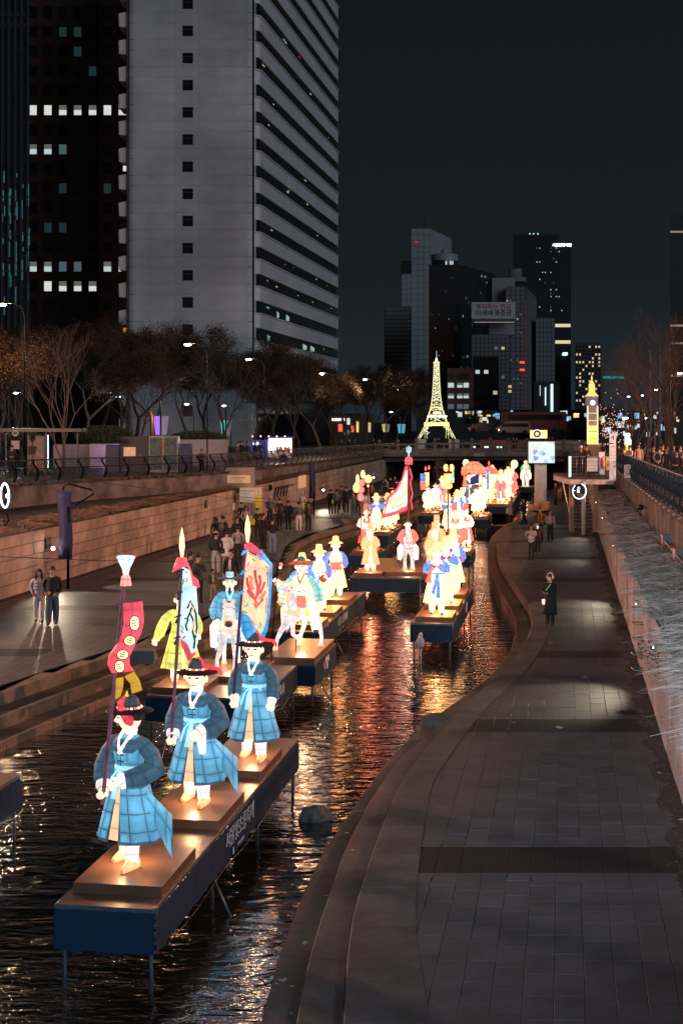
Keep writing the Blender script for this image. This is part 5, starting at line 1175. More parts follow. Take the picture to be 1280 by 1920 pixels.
# ---------------------------------------------------------------- hedge, planters, boxes, banners, truck, shelter, vehicles
M_hedge = mat('hedge_leaf', (.05, .065, .025), .8, var=.6, vs=3)
def hedge(px, py, D, sx, sz, lab, seed):
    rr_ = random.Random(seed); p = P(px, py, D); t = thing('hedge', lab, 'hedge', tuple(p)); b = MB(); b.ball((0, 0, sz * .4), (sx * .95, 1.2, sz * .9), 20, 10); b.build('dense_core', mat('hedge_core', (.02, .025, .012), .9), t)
    l = MB()
    for i in range(2500):
        a, c = rr_.random() * 6.3, rr_.uniform(-1, 1); q = math.sqrt(1 - c * c); o = V(sx * q * math.cos(a), -abs(1.3 * q * math.sin(a)), sz * .4 + sz * c) * rr_.uniform(.93, 1.06); r = rr_.uniform(.04, .08)
        d1 = V(rr_.gauss(0, 1), rr_.gauss(0, 1), rr_.gauss(0, 1)).normalized() * r; d2 = V(rr_.gauss(0, 1), rr_.gauss(0, 1), rr_.gauss(0, 1)).normalized() * r
        l.add([o - d1, o - d2, o + d1, o + d2], [(0, 1, 2, 3)])
    stuff(l.build('leaves', M_hedge, t))
hedge(195, 826, 100, 2.0, .75, 'rounded clipped hedge behind the grey planter wall', 1); hedge(372, 826, 104, 2.0, .5, 'low clipped hedge right of the violet banners', 2); hedge(20, 828, 100, 2.4, .55, 'low hedge behind the bus shelter', 3)
for (a_, c_, py0, py1, D, lab) in ((100, 168, 833, 855, 96, 'grey granite planter wall with violet light on it'), (168, 232, 832, 853, 95, 'pale granite planter wall below the round hedge'), (330, 425, 824, 846, 100, 'long granite planter wall behind the masked man')):
    p0, p1 = P(a_, py1, D), P(c_, py0, D); t = MB().bevbox(0, p1.x - p0.x, 0, 1, 0, p1.z - zst(D), .03).build('planter_wall', mat('planter_stone', (.28, .26, .26), .6, var=.15)); t.location = (p0.x, D, zst(D)); tag(t, lab, 'planter')
D = 84; 
def box_thing(name, lab, cat, a_, c_, py0, D, m, dpt=.8, parts=()):
    p0 = P(a_, py0, D); w_ = (c_ - a_) / F * D; h_ = p0.z - zst(D); t = thing(name, lab, cat, (p0.x, D, zst(D))); MB().bevbox(0, w_, 0, dpt, 0, h_, .02).build('cabinet', m, t); return t, w_, h_
t, w_, h_ = box_thing('generator_box', 'black sound-proof generator box with a glowing window', 'generator', 225, 278, 818, D, mat('box_black', (.025, .025, .03), .5))
MB().box(w_ * .13, w_ * .55, -.02, -.005, h_ * .45, h_ * .7).build('window', mat('grille_glow', (.3, .15, .08), .5, emit=.5, ecol=(1, .5, .25), var=.9, vs=9), t); MB().box(w_ * .06, w_ * .28, -.02, -.005, .1, .2).build('label_plate', mat('blue_plate', (.05, .12, .3), .5), t)
MB().ball((w_ * .7, -.03, h_ * .5), .05, 8, 6).build('lock', M_steel, t)
t, w_, h_ = box_thing('utility_cabinet', 'tall steel cabinet with glass doors right of the generator box', 'cabinet', 279, 334, 817, D, mat('cab_steel', (.16, .2, .2), .3, metal=.5, var=.4, vs=3))
for k in range(2): MB().bevbox(w_ * (.04 + .5 * k), w_ * (.44 + .5 * k), -.04, -.005, .15, h_ - .1, .005).build('door', mat('cab_glass', (.10, .14, .14), .15, var=.5, vs=4), t)
MB().box(w_ * .46, w_ * .51, -.05, -.006, h_ * .3, h_ * .9).build('orange_strip', mat('org', (.4, .12, .05), .5, emit=.1), t)
t, w_, h_ = box_thing('barrier', 'low dark blue barrier right of the steel cabinet', 'barrier', 336, 358, 832, D, mat('blue_barrier', (.02, .03, .09), .5)); t, w_, h_ = box_thing('barrier', 'low dark blue barrier left of the black generator box', 'barrier', 198, 224, 834, D, mat('blue_barrier', (0, 0, 0)))
p = P(285, 800, 86); t = thing('metal_flue', 'shiny bent metal flue pipe rising behind the cabinets', 'pipe', (p.x, 86, zst(86))); z = P(0, 775, 86).z - zst(86)
MB().tube([(0, 0, 0), (0, 0, z - .2), (-.05, 0, z), (-.2, 0, z + .1)], .13, 10).build('pipe', mat('copper_pipe', (0, 0, 0)), t)
def vbanner(px, py0, py1, D, cols_, lab):
    p0, p1 = P(px, py0, D), P(px, py1, D); t = thing('banner_post', lab, 'banner', (p0.x, D, zst(D))); z0, z1 = p1.z - zst(D), p0.z - zst(D)
    MB().tube([(0, 0, 0), (0, 0, z1 + 1.0)], .05, 8).build('pole', M_metal, t)
    for i, (c, s_) in enumerate(cols_):
        a = -.46 if i == 0 else .08; b = MB(); vs = []
        for f in np.linspace(0, 1, 7): ww = .42 * (1 - .35 * (1 - f)); xx = a + (.0 if i else .42 - ww); yy = .05 * math.sin(f * 4); vs += [(xx, yy, z0 + (z1 - z0) * f), (xx + ww, yy + .03, z0 + (z1 - z0) * f), (xx + ww, yy + .05, z0 + (z1 - z0) * f), (xx, yy + .02, z0 + (z1 - z0) * f)]
        b.add(vs, [(4 * k + q, 4 * k + (q + 1) % 4, 4 * k + 4 + (q + 1) % 4, 4 * k + 4 + q) for k in range(6) for q in range(4)]); b.build('banner_cloth', glow('ban_%s' % c, dict(violet=(.35, .18, .9), lilac=(.4, .3, .42), turq=(.1, .7, .7), grey=(.25, .23, .25), yellow=(.7, .75, .2), cyan=(.1, .5, .8))[c], s_), t)
vbanner(301, 780, 815, 88, (('violet', .9), ('lilac', .35)), 'pair of violet glowing street banners on a pole behind the cabinets')
vbanner(423, 788, 816, 118, (('turq', .6), ('grey', .25)), 'turquoise and grey street banners left of the food truck')
vbanner(723, 795, 810, 165, (('yellow', .4), ('grey', .3)), 'small yellow and grey banners on a pole far down the left street'); vbanner(752, 795, 812, 165, (('cyan', .5), ('cyan', .3)), 'small blue banners on a pole nearest to the lattice tower')
for (px, e, c) in ((301, 80, (.55, .3, 1)), (215, 90, (.75, .4, 1))):
    t = thing('ground_lamp', 'small violet uplight on the street %s' % ('below the violet banners' if px == 301 else 'under the violet-lit trunk'), 'lamp', (P(px, 0, 94).x, 94, zst(94)))
    MB().lathe([(.1, 0), (.12, .15), (.05, .17)], n=10).build('housing', M_metal, t); lamp('POINT', (0, -.3, .7), e, c, t, .1)
# bus shelter with poster
D = 78; p = P(48, 0, D); t = thing('bus_shelter', 'dark bus shelter with a poster panel at the left edge', 'bus shelter', (p.x, D, zst(D)))
z1 = P(0, 822, D).z - zst(D); 
MB().bevbox(-1.4, 3.1, -.3, 1.6, P(0, 806, D).z - zst(D) - .1, P(0, 806, D).z - zst(D) + .1, .02).build('roof', M_metal, t)
for x in (-1.2, .0, 1.02, 2.75): MB().bevbox(x, x + .07, .3, .4, 0, P(0, 806, D).z - zst(D) - .1, .01).build('post', M_metal, t)
MB().bevbox(.05, 1.0, .2, .3, .25, z1 + .15, .01).build('poster_case', mat('case_green', (.02, .035, .025), .4), t)
MB().box(.12, .93, .185, .199, .32, z1 + .05).build('poster', mat('poster_print', (.10, .07, .05), .4, var=.8, vs=2.2, emit=.03), t)
b = MB(); b.ball((.55, .17, 1.15), (.13, .02, .18), 12, 8); b.tube([(.5, .17, 1.0), (.45, .17, .6), (.4, .17, .4)], [.08, .2, .25], 8, flat=.08); b.build('printed_figure', mat('poster_skin', (.3, .17, .12), .5, var=.3, emit=.03), t)
text('COMELY', .12, M_wp, t, (.52, .18, .38), (PI / 2, 0, 0))
MB().bevbox(1.15, 1.2, .25, .3, .4, z1 + .2, .01).build('light_strip', glow('cool_light', (0, 0, 0), 1), t)
p = P(29, 812, 76); t = thing('bus_stop_sign', 'round white bus symbol sign on a post above the dark man', 'sign', (p.x, 76, zst(76))); z = p.z - zst(76)
MB().tube([(0, 0, 0), (0, 0, z)], .035, 8).build('post', M_metal, t); MB().lathe([(.001, 0), (.17, 0)], n=20).build('disc', mat('sign_disc', (.3, .35, .33), .5, emit=.06), t).matrix_local = Matrix.Translation((0, -.05, z)) @ Matrix.Rotation(PI / 2, 4, 'X')
MB().bevbox(-.09, .09, -.07, -.055, z - .08, z + .09, .01).build('bus_symbol', mat('bus_symbol', (.04, .08, .07), .5), t)
MB().bevbox(-.22, .22, -.06, -.03, z - .85, z - .4, .01).build('timetable', mat('timetable', (.3, .3, .28), .5), t)
# food truck
D = 112; p = P(470, 842, D); t = thing('food_truck', 'blue food truck with a bright open counter among the left trees', 'food truck', (p.x, D, zst(D)), 0)
w_ = 76 / F * D; MB().bevbox(0, w_ * .42, 0, 2, .35, 1.75, .1).build('cab', mat('truck_blue', (.03, .05, .3), .4, emit=.12, ecol=(.15, .2, 1)), t)
MB().bevbox(w_ * .42, w_, 0, 2, .35, .75, .02).build('counter', M_wp, t)
MB().box(w_ * .42, w_, 1.2, 1.3, .75, 1.9).build('back_wall', glow('truck_glow', (1, .85, .75), 1.3), t); MB().bevbox(w_ * .40, w_ * 1.02, -.5, 2, 1.9, 2.0, .02).build('roof_flap', mat('truck_blue', (0, 0, 0)), t)
b = MB(); r_ = random.Random(2)
for k in range(30): x = r_.uniform(w_ * .45, w_ * .95); b.box(x, x + .12, .1, .3, .76, .76 + r_.uniform(.1, .5))
stuff(b.build('goods', mat('goods', (.5, .3, .2), .6, var=.9, vs=9, emit=.3), t))
for x in (w_ * .15, w_ * .8): MB().lathe([(.3, -.1), (.33, 0), (.3, .1), (.01, .1)], n=16).build('wheel', mat('tyre', (.01, .01, .01), .8), t).matrix_local = Matrix.Translation((x, -.02, .33)) @ Matrix.Rotation(PI / 2, 4, 'X')
for k in range(5): MB().ball((w_ * (.05 + .2 * k), -.4, 2.05), .07, 6, 4).build('bulb', glow('pinkbulb', (1, .4, .6), 3), t)
MB().box(w_ * .05, w_ * .2, -.03, -.001, 1.35, 1.6).build('lit_sign', glow('truck_sign', (.6, .6, 1), 1.5), t)
lamp('POINT', (w_ * .7, .4, 1.7), 120, (1, .9, .85), t, .3)
# vehicles beyond the bridge
def vehicle(name, lab, cat, px, py, D, L_, H_, col, seed, lights=None, van=True):
    p = P(px, py, D); t = thing(name, lab, cat, tuple(p)); m = mat('paint_%s' % name + str(seed), col, .3, var=.05, coat=.5)
    prof = [(0, .3), (0, H_ * .55), (.25, H_ * .62), (.9 if van else 1.3, H_ * .97), (L_ * .8 if not van else L_ - .15, H_), (L_, H_ * .62), (L_, .3)] if name != 'bus' else [(0, .3), (.05, H_ * .95), (.3, H_), (L_ - .2, H_), (L_, H_ * .92), (L_, .3)]
    n = len(prof); vs = [(x - L_ / 2, y, z) for y in (0, 1.8) for x, z in prof]
    MB().add(vs, [tuple(range(n - 1, -1, -1)), tuple(range(n, 2 * n))] + [(i, (i + 1) % n, n + (i + 1) % n, n + i) for i in range(n)]).build('body', m, t)
    MB().box(-L_ / 2 + L_ * .12, L_ / 2 - L_ * .06, -.02, -.005, H_ * .58, H_ * .85).build('window_band', M_glassd, t)
    for x in (-L_ * .32, L_ * .32): MB().lathe([(.28, -.1), (.33, 0), (.28, .1), (.01, .1)], n=14).build('wheel', mat('tyre', (0, 0, 0)), t).matrix_local = Matrix.Translation((x, 0, .33)) @ Matrix.Rotation(PI / 2, 4, 'X')
    if lights:
        for x, g_ in lights: MB().ball((x, -.03, .7), .08, 6, 4).build('light', g_, t)
vehicle('van', 'pale minivan on the street beyond the bridge, left of the bus', 'car', 964, 815, 200, 4.6, 1.9, (.25, .2, .18), 1, [(-2.2, glow('headl', (1, .95, .8), 8))])
vehicle('bus', 'long dark red bus on the street beyond the bridge above the screen', 'bus', 1000, 809, 215, 10, 3.0, (.10, .02, .02), 2)
vehicle('car', 'dark car with lit tail lamps on the street right of the lattice tower', 'car', 905, 812, 210, 4.3, 1.5, (.03, .03, .035), 3, [(-2.0, glow('tail_red', (0, 0, 0), 1)), (2.0, glow('tail_red', (0, 0, 0), 1))], False)
p = P(890, 812, 172); t = MB().bevbox(0, 8.5, 0, .4, 0, .95, .03).build('street_barrier', mat('brick_red', (.22, .07, .04), .7, var=.2)); t.location = (p.x + 1.0, 176, 2.45 + .4); tag(t, 'long red brick barrier along the street behind the bridge posts', 'barrier')
p = P(1026, 830, 150); t = MB().bevbox(0, 6.0, 0, .4, 0, 1.2, .03).build('street_barrier', mat('grey_barrier', (.25, .23, .21), .7, var=.2)); t.location = (p.x, 158, 2.75); tag(t, 'grey concrete barrier right of the bright screen', 'barrier')
# embankment on the right below the street, beyond the stairs
MB().box(0, 12, 0, 3, -.8, 2.9).build('stepped_bank', mat('brown_steps', (.16, .09, .06), .8, var=.3, vs=1), br).location = (23.5, BD - 3, 0)
# lit advertising column with hazard stripes on the right street
D = 92; p = P(1176, 862, D); t = thing('advert_pillar', 'glowing white advertising pillar with a yellow stand on the right sidewalk', 'sign', (p.x, D, zst(D)))
MB().bevbox(-.12, .12, 0, .12, 0, 1.6, .01).build('stand', mat('yellow_stand', (.6, .4, .05), .5, emit=.25), t); MB().bevbox(-.14, .14, -.02, .12, 1.62, 2.3, .01).build('light_box', glow('box_white', (.85, .93, 1), 5), t); MB().bevbox(.16, .22, 0, .06, .3, 1.9, .01).build('side_tube', glow('box_white', (0, 0, 0), 1), t)
lamp('POINT', (0, -.4, 2), 60, (.85, .93, 1), t, .2)
p = P(1168, 862, D); t = thing('hazard_post', 'yellow and black striped post beside the glowing pillar', 'post', (p.x, D - .3, zst(D)))
for k in range(7): MB().bevbox(-.09, .09, 0, .1, .2 * k, .2 * k + .2, .0).build('stripe', mat('hz_y', (.7, .45, .03), .5, emit=.1) if k % 2 else M_ink, t)
p = P(1160, 885, D - 8); t = thing('white_box', 'white rounded control box hung on the right railing', 'box', (P(1180, 0, 66).x - .1, 66, zst(66) + .25))
MB().bevbox(-.14, .14, -.08, .08, 0, .62, .04).build('cover', M_white, t)
MB().bevbox(-.05, .05, -.09, -.085, .1, .25, .01).build('sticker', M_steel, t)
# string lights in the trees at the right
b = MB(); r_ = random.Random(6)
for k in range(170): q = P(r_.gauss(1140, 20), r_.gauss(805, 26), r_.uniform(112, 125)); b.ball(q, .035, 4, 3)
tag(stuff(b.build('fairy_lights', glow('fairy', (1, .55, .45), 1.6))), 'scattered pink and amber fairy lights in the trees right of the clock tower', 'lights')
for (a_, y0, y1) in ((1219, 655, 690), (1237, 665, 700), (1254, 650, 700), (1173, 765, 860), (1228, 790, 835)):
    D = 150; q0, q1 = P(a_, y1 + 90, D), P(a_, y0, D); tag(MB().tube([(q0.x, D, 2.5), (q0.x, D, q1.z)], .09, 6).build('flagpole', mat('pale_pole', (.25, .28, .32), .5)), 'thin pale pole %s the right trees' % {1219: 'left above', 1237: 'rising straight out of', 1254: 'at the right of', 1173: 'beside the double lamp left of', 1228: 'low among'}[a_], 'pole')
# ================================================================ the lantern parade: floats, figures, horses, banners
SKN = 'skin'
LC = dict(linen=(1.0, .93, .90), face=(1.30, .86, .62),
    blue=(.12, .385, .58), slate=(.045, .095, .135), cyan=(.42, .80, .95), peach=(1.15, .66, .36), white=(3.0, 2.2, 1.35), skin=(2.3, 1.0, .70), tan=(1.6, .62, .26),
    yellow=(4.0, 2.4, .66), royal=(.16, .36, .95), magenta=(.75, .05, .22), teal=(.12, .48, .52), aqua=(.30, .78, .76), orange=(3.4, .62, .28), coral=(3.0, .24, .18), red=(.85, .06, .08), lime=(.85, .85, .16),
    black=(.012, .014, .018), straw=(3.4, 1.5, .44), hair=(.10, .04, .02), brown=(.25, .07, .03), navy=(.02, .04, .22), gold=(2.0, .64, .07), green=(.05, .55, .15), dgreen=(.02, .16, .13), pinkr=(2.6, .33, .30), horse=(.78, .74, .76), cream=(3.4, 2.3, .85), deepblue=(.05, .20, .40), purple=(.14, .07, .16), grey=(.10, .12, .14), ember=(.5, .10, .04))
def L(c, fine=False):
    k = 'silk_' + c; base = LC[c]; br_ = max(base)
    line = (.02, .04, .07) if c in ('blue', 'slate', 'cyan', 'royal', 'teal', 'aqua', 'deepblue', 'navy') else tuple(q * .42 for q in base)
    return lant(k, base, 1.0, line, .05, mott=(.20 if br_ < 1 else .08), hot=(.30 if br_ < 1 else .10))
def LD(c):      # dark painted parts that hardly glow
    return mat('paint_' + c, tuple(min(.6, q * .6) for q in LC[c]), .55, var=.15, emit=.18, ecol=LC[c])
M_deck = mat('float_deck', (.17, .085, .05), .36, var=.22, vs=2.5, bump=.08, bs=8, stain=.3)
M_trim = mat('float_trim', (.12, .13, .15), .35, metal=.3, var=.1)
M_skirt = mat('float_cloth', (.014, .037, .068), .75, spec=.12, var=.12, vs=1.2)
M_leg = mat('float_leg', (.10, .12, .14), .4, metal=.5)
M_let = mat('float_letter', (.8, .8, .8), .6, var=.05)
DZ, PZ = .30, .43

def fscurtain(b, x0, x1, y0, y1, z0, z1, n, amp):      # corrugated cloth from (x0,y0) to (x1,y1)
    dx, dy = x1 - x0, y1 - y0; l = math.hypot(dx, dy); nx, ny = dy / l, -dx / l; r_ = random.Random(int(l * 100)); vs = []
    for i in range(n + 1):
        f = i / n; o = amp * math.sin(i * 1.9 + math.sin(i * .7) * 2) * r_.uniform(.4, 1.2)
        vs += [(x0 + dx * f + nx * (.012 + o * .3), y0 + dy * f + ny * (.012 + o * .3), z1), (x0 + dx * f + nx * (.02 + o), y0 + dy * f + ny * (.02 + o), z0 + .01 * math.sin(i))]
    b.add(vs, [(2 * i, 2 * i + 1, 2 * i + 3, 2 * i + 2) for i in range(n)], 0, None, True)
def stage(label, FR, w_, L_, plinths=(), txt=None, txty=.4, legs=True, big=None, logo=False):
    """FR = pixel of the front right deck corner; local x from -w to 0, y 0..L along the stream"""
    p = G(FR[0], FR[1], DZ) if isinstance(FR, tuple) and len(FR) == 2 else V(*FR)
    t = thing('float_stage', label, 'stage', (p.x, p.y, 0), -CA); h = .54
    # deck boards side by side
    nb = max(1, round(L_ / 2.44)); 
    for i in range(nb): MB().bevbox(-w_ + .012, -.012, L_ * i / nb + .003, L_ * (i + 1) / nb - .003, DZ - .03, DZ, .004).build('deck_board', M_deck, t)
    for a in ((-w_, 0, -.012, .012), (-w_, 0, L_ - .012, L_ + .012), (-w_ - .0, -w_ + .012, .0, L_), (-.012, .0, 0, L_)):
        MB().bevbox(a[0], a[1], a[2], a[3], DZ - .05, DZ + .004, .003).build('edge_trim', M_trim, t)
    for (x0, y0, x1, y1, amp) in ((-w_, 0, 0, 0, .006), (0, 0, 0, L_, .012), (0, L_, -w_, L_, .01), (-w_, L_, -w_, 0, .01)):
        b = MB(); fscurtain(b, x0, y0 - 0, x1, y1, DZ - h, DZ - .045, int(12 * max(abs(x1 - x0), abs(y1 - y0)) + 6), amp)
        # fscurtain signature: x0,x1,y0,y1
        b = MB(); fscurtain(b, x0, x1, y0, y1, DZ - h, DZ - .045, int(12 * max(abs(x1 - x0), abs(y1 - y0)) + 6), amp); b.build('skirt_cloth', M_skirt, t)
    if legs:
        for i in range(max(2, int(L_ / 2.9) + 1)):
            y = .12 + (L_ - .24) * i / max(1, int(L_ / 2.9))
            for x in (-w_ + .08, -.08):
                MB().tube([(x, y, WZ - .3), (x, y, DZ - .1)], .028, 8).build('stage_leg', M_leg, t)
        MB().tube([(-.08, L_ * .33, DZ - h), (.30, L_ * .33 - .2, WZ - .1)], .02, 6).build('brace', M_leg, t)
    for (x0, x1, y0, y1) in plinths:
        MB().bevbox(x0, x1, y0, y1, DZ + .001, PZ, .004).build('plinth', M_deck2, t)
    MB().tube([(.03, .1 + L_ * q, DZ - h - .02 - .07 * math.sin(q * 9) ** 2) for q in np.linspace(0, .97, 16)], .009, 5).build('power_cable', M_metal, t)
    for q in (.06, L_ - .06): MB().bevbox(-.05, .016, q - .03, q + .03, DZ - .09, DZ + .008, .003).build('corner_bracket', M_steel, t)
    if txt:
        for k, ch in enumerate(txt): text(ch, .30, M_let, t, (.035, txty + k * .262, DZ - .24), (PI / 2, 0, PI / 2), bold=-.004, sx=1.05)
        text('SEOUL LANTERN', .05, M_let, t, (.035, txty + .8, DZ - .46), (PI / 2, 0, PI / 2))
        MB().box(.03, .036, txty + .30, txty + .36, DZ - .52, DZ - .42).build('small_mark', M_let, t)
    if logo:
        y = txty
        MB().tube([(.035, y + .09 * math.cos(a) * (1 - a / 9), DZ - .25 + .1 * math.sin(a) * (1 - a / 9)) for a in np.linspace(-1.2, 6.5, 18)], .022, 5).build('swirl_logo', mat('logo_pink', (.45, .25, .25), .6), t)
        text('서울관광\n재단', .17, M_let, t, (.035, y + .48, DZ - .24), (PI / 2, 0, PI / 2), bold=.003)
    return t
M_deck2 = mat('plinth_top', (.15, .075, .045), .34, var=.2, vs=2, bump=.06, bs=8)
TXT = '서울빛초롱축제'
fA = stage('nearest long stage over the water carrying three blue-robed lantern guards', (290, 1706), 1.24, 9.2, [(-1.16, -.04, .42, 2.05), (-1.16, -.04, 3.3, 4.95), (-1.16, -.04, 6.2, 7.9)], TXT, 3.6)
fB = stage('blue-fronted wide stage with the yellow-robed flag bearer and the blue rider', (487, 1311), 2.46, 4.15, [(-2.42, -1.3, .25, 1.7), (-2.2, -.5, 1.75, 4.0)], TXT, .75)
fC = stage('long left stage with three pale-yellow drummers in tall straw hats', (596, 1185), 1.24, 9.2, [(-1.16, -.04, .4, 2.0), (-1.16, -.04, 3.0, 4.7), (-1.16, -.04, 6.0, 7.8)], TXT, 3.4)
fD = stage('short stage carrying the mounted drummer, with a swirl logo on its side', (590, 1245), 1.24, 3.1, [(-1.22, -.02, .03, 3.05)], None, 1.1, logo=True)
fE = stage('wide central stage with the white horse rider and orange-robed attendants', (842, 1085), 3.72, 7.4, [(-3.6, -2.55, .2, 1.5), (-2.5, -1.0, .8, 3.6), (-1.05, -.1, .2, 1.5), (-1.3, -.2, 3.6, 5.2)])
fF = stage('long right stage with three pale-yellow trumpet players', (848, 1170), 1.20, 9.0, [(-1.12, -.04, .4, 2.0), (-1.12, -.04, 3.0, 4.7), (-1.12, -.04, 5.9, 7.6)], None, 5.0, logo=True)
fG = stage('small far stage with pale-yellow musicians behind the dragon flag', (728, 1003), 1.24, 7.5, [(-1.16, -.04, .3, 1.6), (-1.16, -.04, 2.6, 4.0), (-1.16, -.04, 5.0, 6.4)])
fH = stage('small stage behind the central one under the red-robed lantern bearer', (1.55, 61.8, 0), 1.24, 3.0, [(-1.16, -.04, .2, 2.0)])
fI = stage('small stage right behind the central one under a red-robed fan bearer', (5.6, 61.8, 0), 1.24, 3.2, [(-1.16, -.04, .2, 2.0)])
fJ = stage('far stage with blue-sleeved yellow musicians right of the dragon flag', (863, 1003), 1.24, 9.2, [(-1.16, -.04, .3, 1.8), (-1.16, -.04, 2.6, 4.0), (-1.16, -.04, 5.0, 6.5), (-1.16, -.04, 7.4, 8.8)], None, 3.0, logo=True)
fK = stage('black far stage with two white-robed attendants left of the fan post', (822, 966), 1.30, 9.0, [(-1.2, -.06, .2, 1.8), (-1.2, -.06, 2.6, 4.2), (-1.2, -.06, 5.2, 7.0)])
fL = stage('dark far stage with two white-robed attendants in front of the palanquin', (914, 973), 1.24, 4.8, [(-1.16, -.04, .3, 2.0), (-1.16, -.04, 2.6, 4.3)], None, 2.3, logo=True)
fM = stage('widest far stage carrying the glowing palanquin and its escort', (957, 949), 3.6, 22.0, [(-3.4, -.1, .3, 2.0), (-3.4, -.1, 3.4, 5.2), (-3.4, -.1, 6.6, 8.4), (-3.4, -.1, 10, 12), (-3.4, -.1, 14, 16)])
fN = stage('last small dark stage with the farthest white horse', (1000, 913), 1.5, 3.0)
fO = stage('dark stage cut off by the left edge of the photo', (-5.80, 20.0, 0), 1.6, 3.45, txt=None)

def sring(cx, cy, z, rx, ry, n=28, a0=0, a1=2 * PI, wv=0, wk=8, ph=0, pw=2.0):
    o = []
    m = n if a1 - a0 > 6.28 else n - 1
    for i in range(n):
        a = a0 + (a1 - a0) * i / m; q = 1 + wv * math.sin(wk * a + ph); o.append(V(cx + rx * q * math.sin(a), cy - ry * q * math.cos(a), z))
    return o
def hand(t, w_, d, m, s=1.0, grip=None):
    """w_: wrist, d: direction of the forearm; fingers curl towards -x/-z"""
    d = Vector(d).normalized(); b = MB(); side = d.cross(V(0, -1, 0))
    side = side.normalized() if side.length > .1 else V(1, 0, 0); nrm = side.cross(d).normalized()
    c = w_ + d * .055 * s; b.tube([w_ - d * .02 * s, w_ + d * .03 * s, w_ + d * .09 * s], [(.035 * s, .028 * s), (.055 * s, .032 * s), (.052 * s, .026 * s)], 10, flat=.6)
    for k in range(4):
        o = side * ((k - 1.5) * .026 * s); p0 = w_ + d * .08 * s + o; ln = (.042, .05, .048, .038)[k] * s
        b.tube([p0, p0 + d * ln * .8 + nrm * .012 * s, p0 + d * ln * .7 + nrm * (.045 * s), p0 + d * ln * .1 + nrm * (.055 * s)], [.0155 * s, .015 * s, .013 * s, .010 * s], 6)
    p0 = w_ + d * .02 * s + side * .045 * s; b.tube([p0, p0 + d * .04 * s + side * .02 * s + nrm * .02 * s, p0 + d * .06 * s + nrm * .05 * s], [.018 * s, .016 * s, .012 * s], 6)
    return b.build('hand', m, t)
def head(t, z, kind, hs=1.0, yaw=0.0, face=True, hair='hair', cx=0.0, cy=0.0):
    M_ = L(SKN); c = (cx, cy, z + .17 * hs); b = MB()
    b.ball((0, 0, 0), (.135 * hs, .15 * hs, .185 * hs), 18, 12, 0, (0, 0), lambda q: 1 - .22 * max(0, -q) ** 1.5)
    b.tube([(0, -.135 * hs, .04 * hs), (0, -.175 * hs, -.03 * hs), (0, -.135 * hs, -.05 * hs)], [.014 * hs, .026 * hs, .02 * hs], 6)
    for s_ in (-1, 1): b.ball((s_ * .145 * hs, .01 * hs, -.01 * hs), (.028 * hs, .035 * hs, .052 * hs), 8, 6)
    b.tube([(0, .02, -.12 * hs), (0, .02, -.26 * hs)], [.07 * hs, .075 * hs], 12)
    ho = b.build('head', M_, t, c, yaw)
    if face:
        f = MB()
        for s_ in (-1, 1): f.tube([(s_ * .035 * hs, -.150 * hs, .018 * hs), (s_ * .058 * hs, -.146 * hs, .024 * hs), (s_ * .08 * hs, -.134 * hs, .014 * hs)], .010 * hs, 4)
        f.build('eye', mat('face_ink', (.10, .04, .03), .6, emit=.1), ho); f = MB()
        for s_ in (-1, 1): f.tube([(s_ * .03 * hs, -.145 * hs, .055 * hs), (s_ * .06 * hs, -.143 * hs, .066 * hs), (s_ * .09 * hs, -.124 * hs, .054 * hs)], .009 * hs, 4)
        f.build('eyebrow', mat('face_ink', (0, 0, 0)), ho)
        MB().tube([(-.03 * hs, -.143 * hs, -.088 * hs), (0, -.152 * hs, -.083 * hs), (.03 * hs, -.143 * hs, -.088 * hs)], .008 * hs, 5).build('mouth', mat('lip_ink', (.5, .12, .08), .6, emit=.25), ho)
    hb = MB(); hb.ball((0, .022 * hs, .05 * hs), (.143 * hs, .150 * hs, .145 * hs), 16, 8, 0, (0, 0)); hb.build('hair', LD(hair), ho)
    return ho
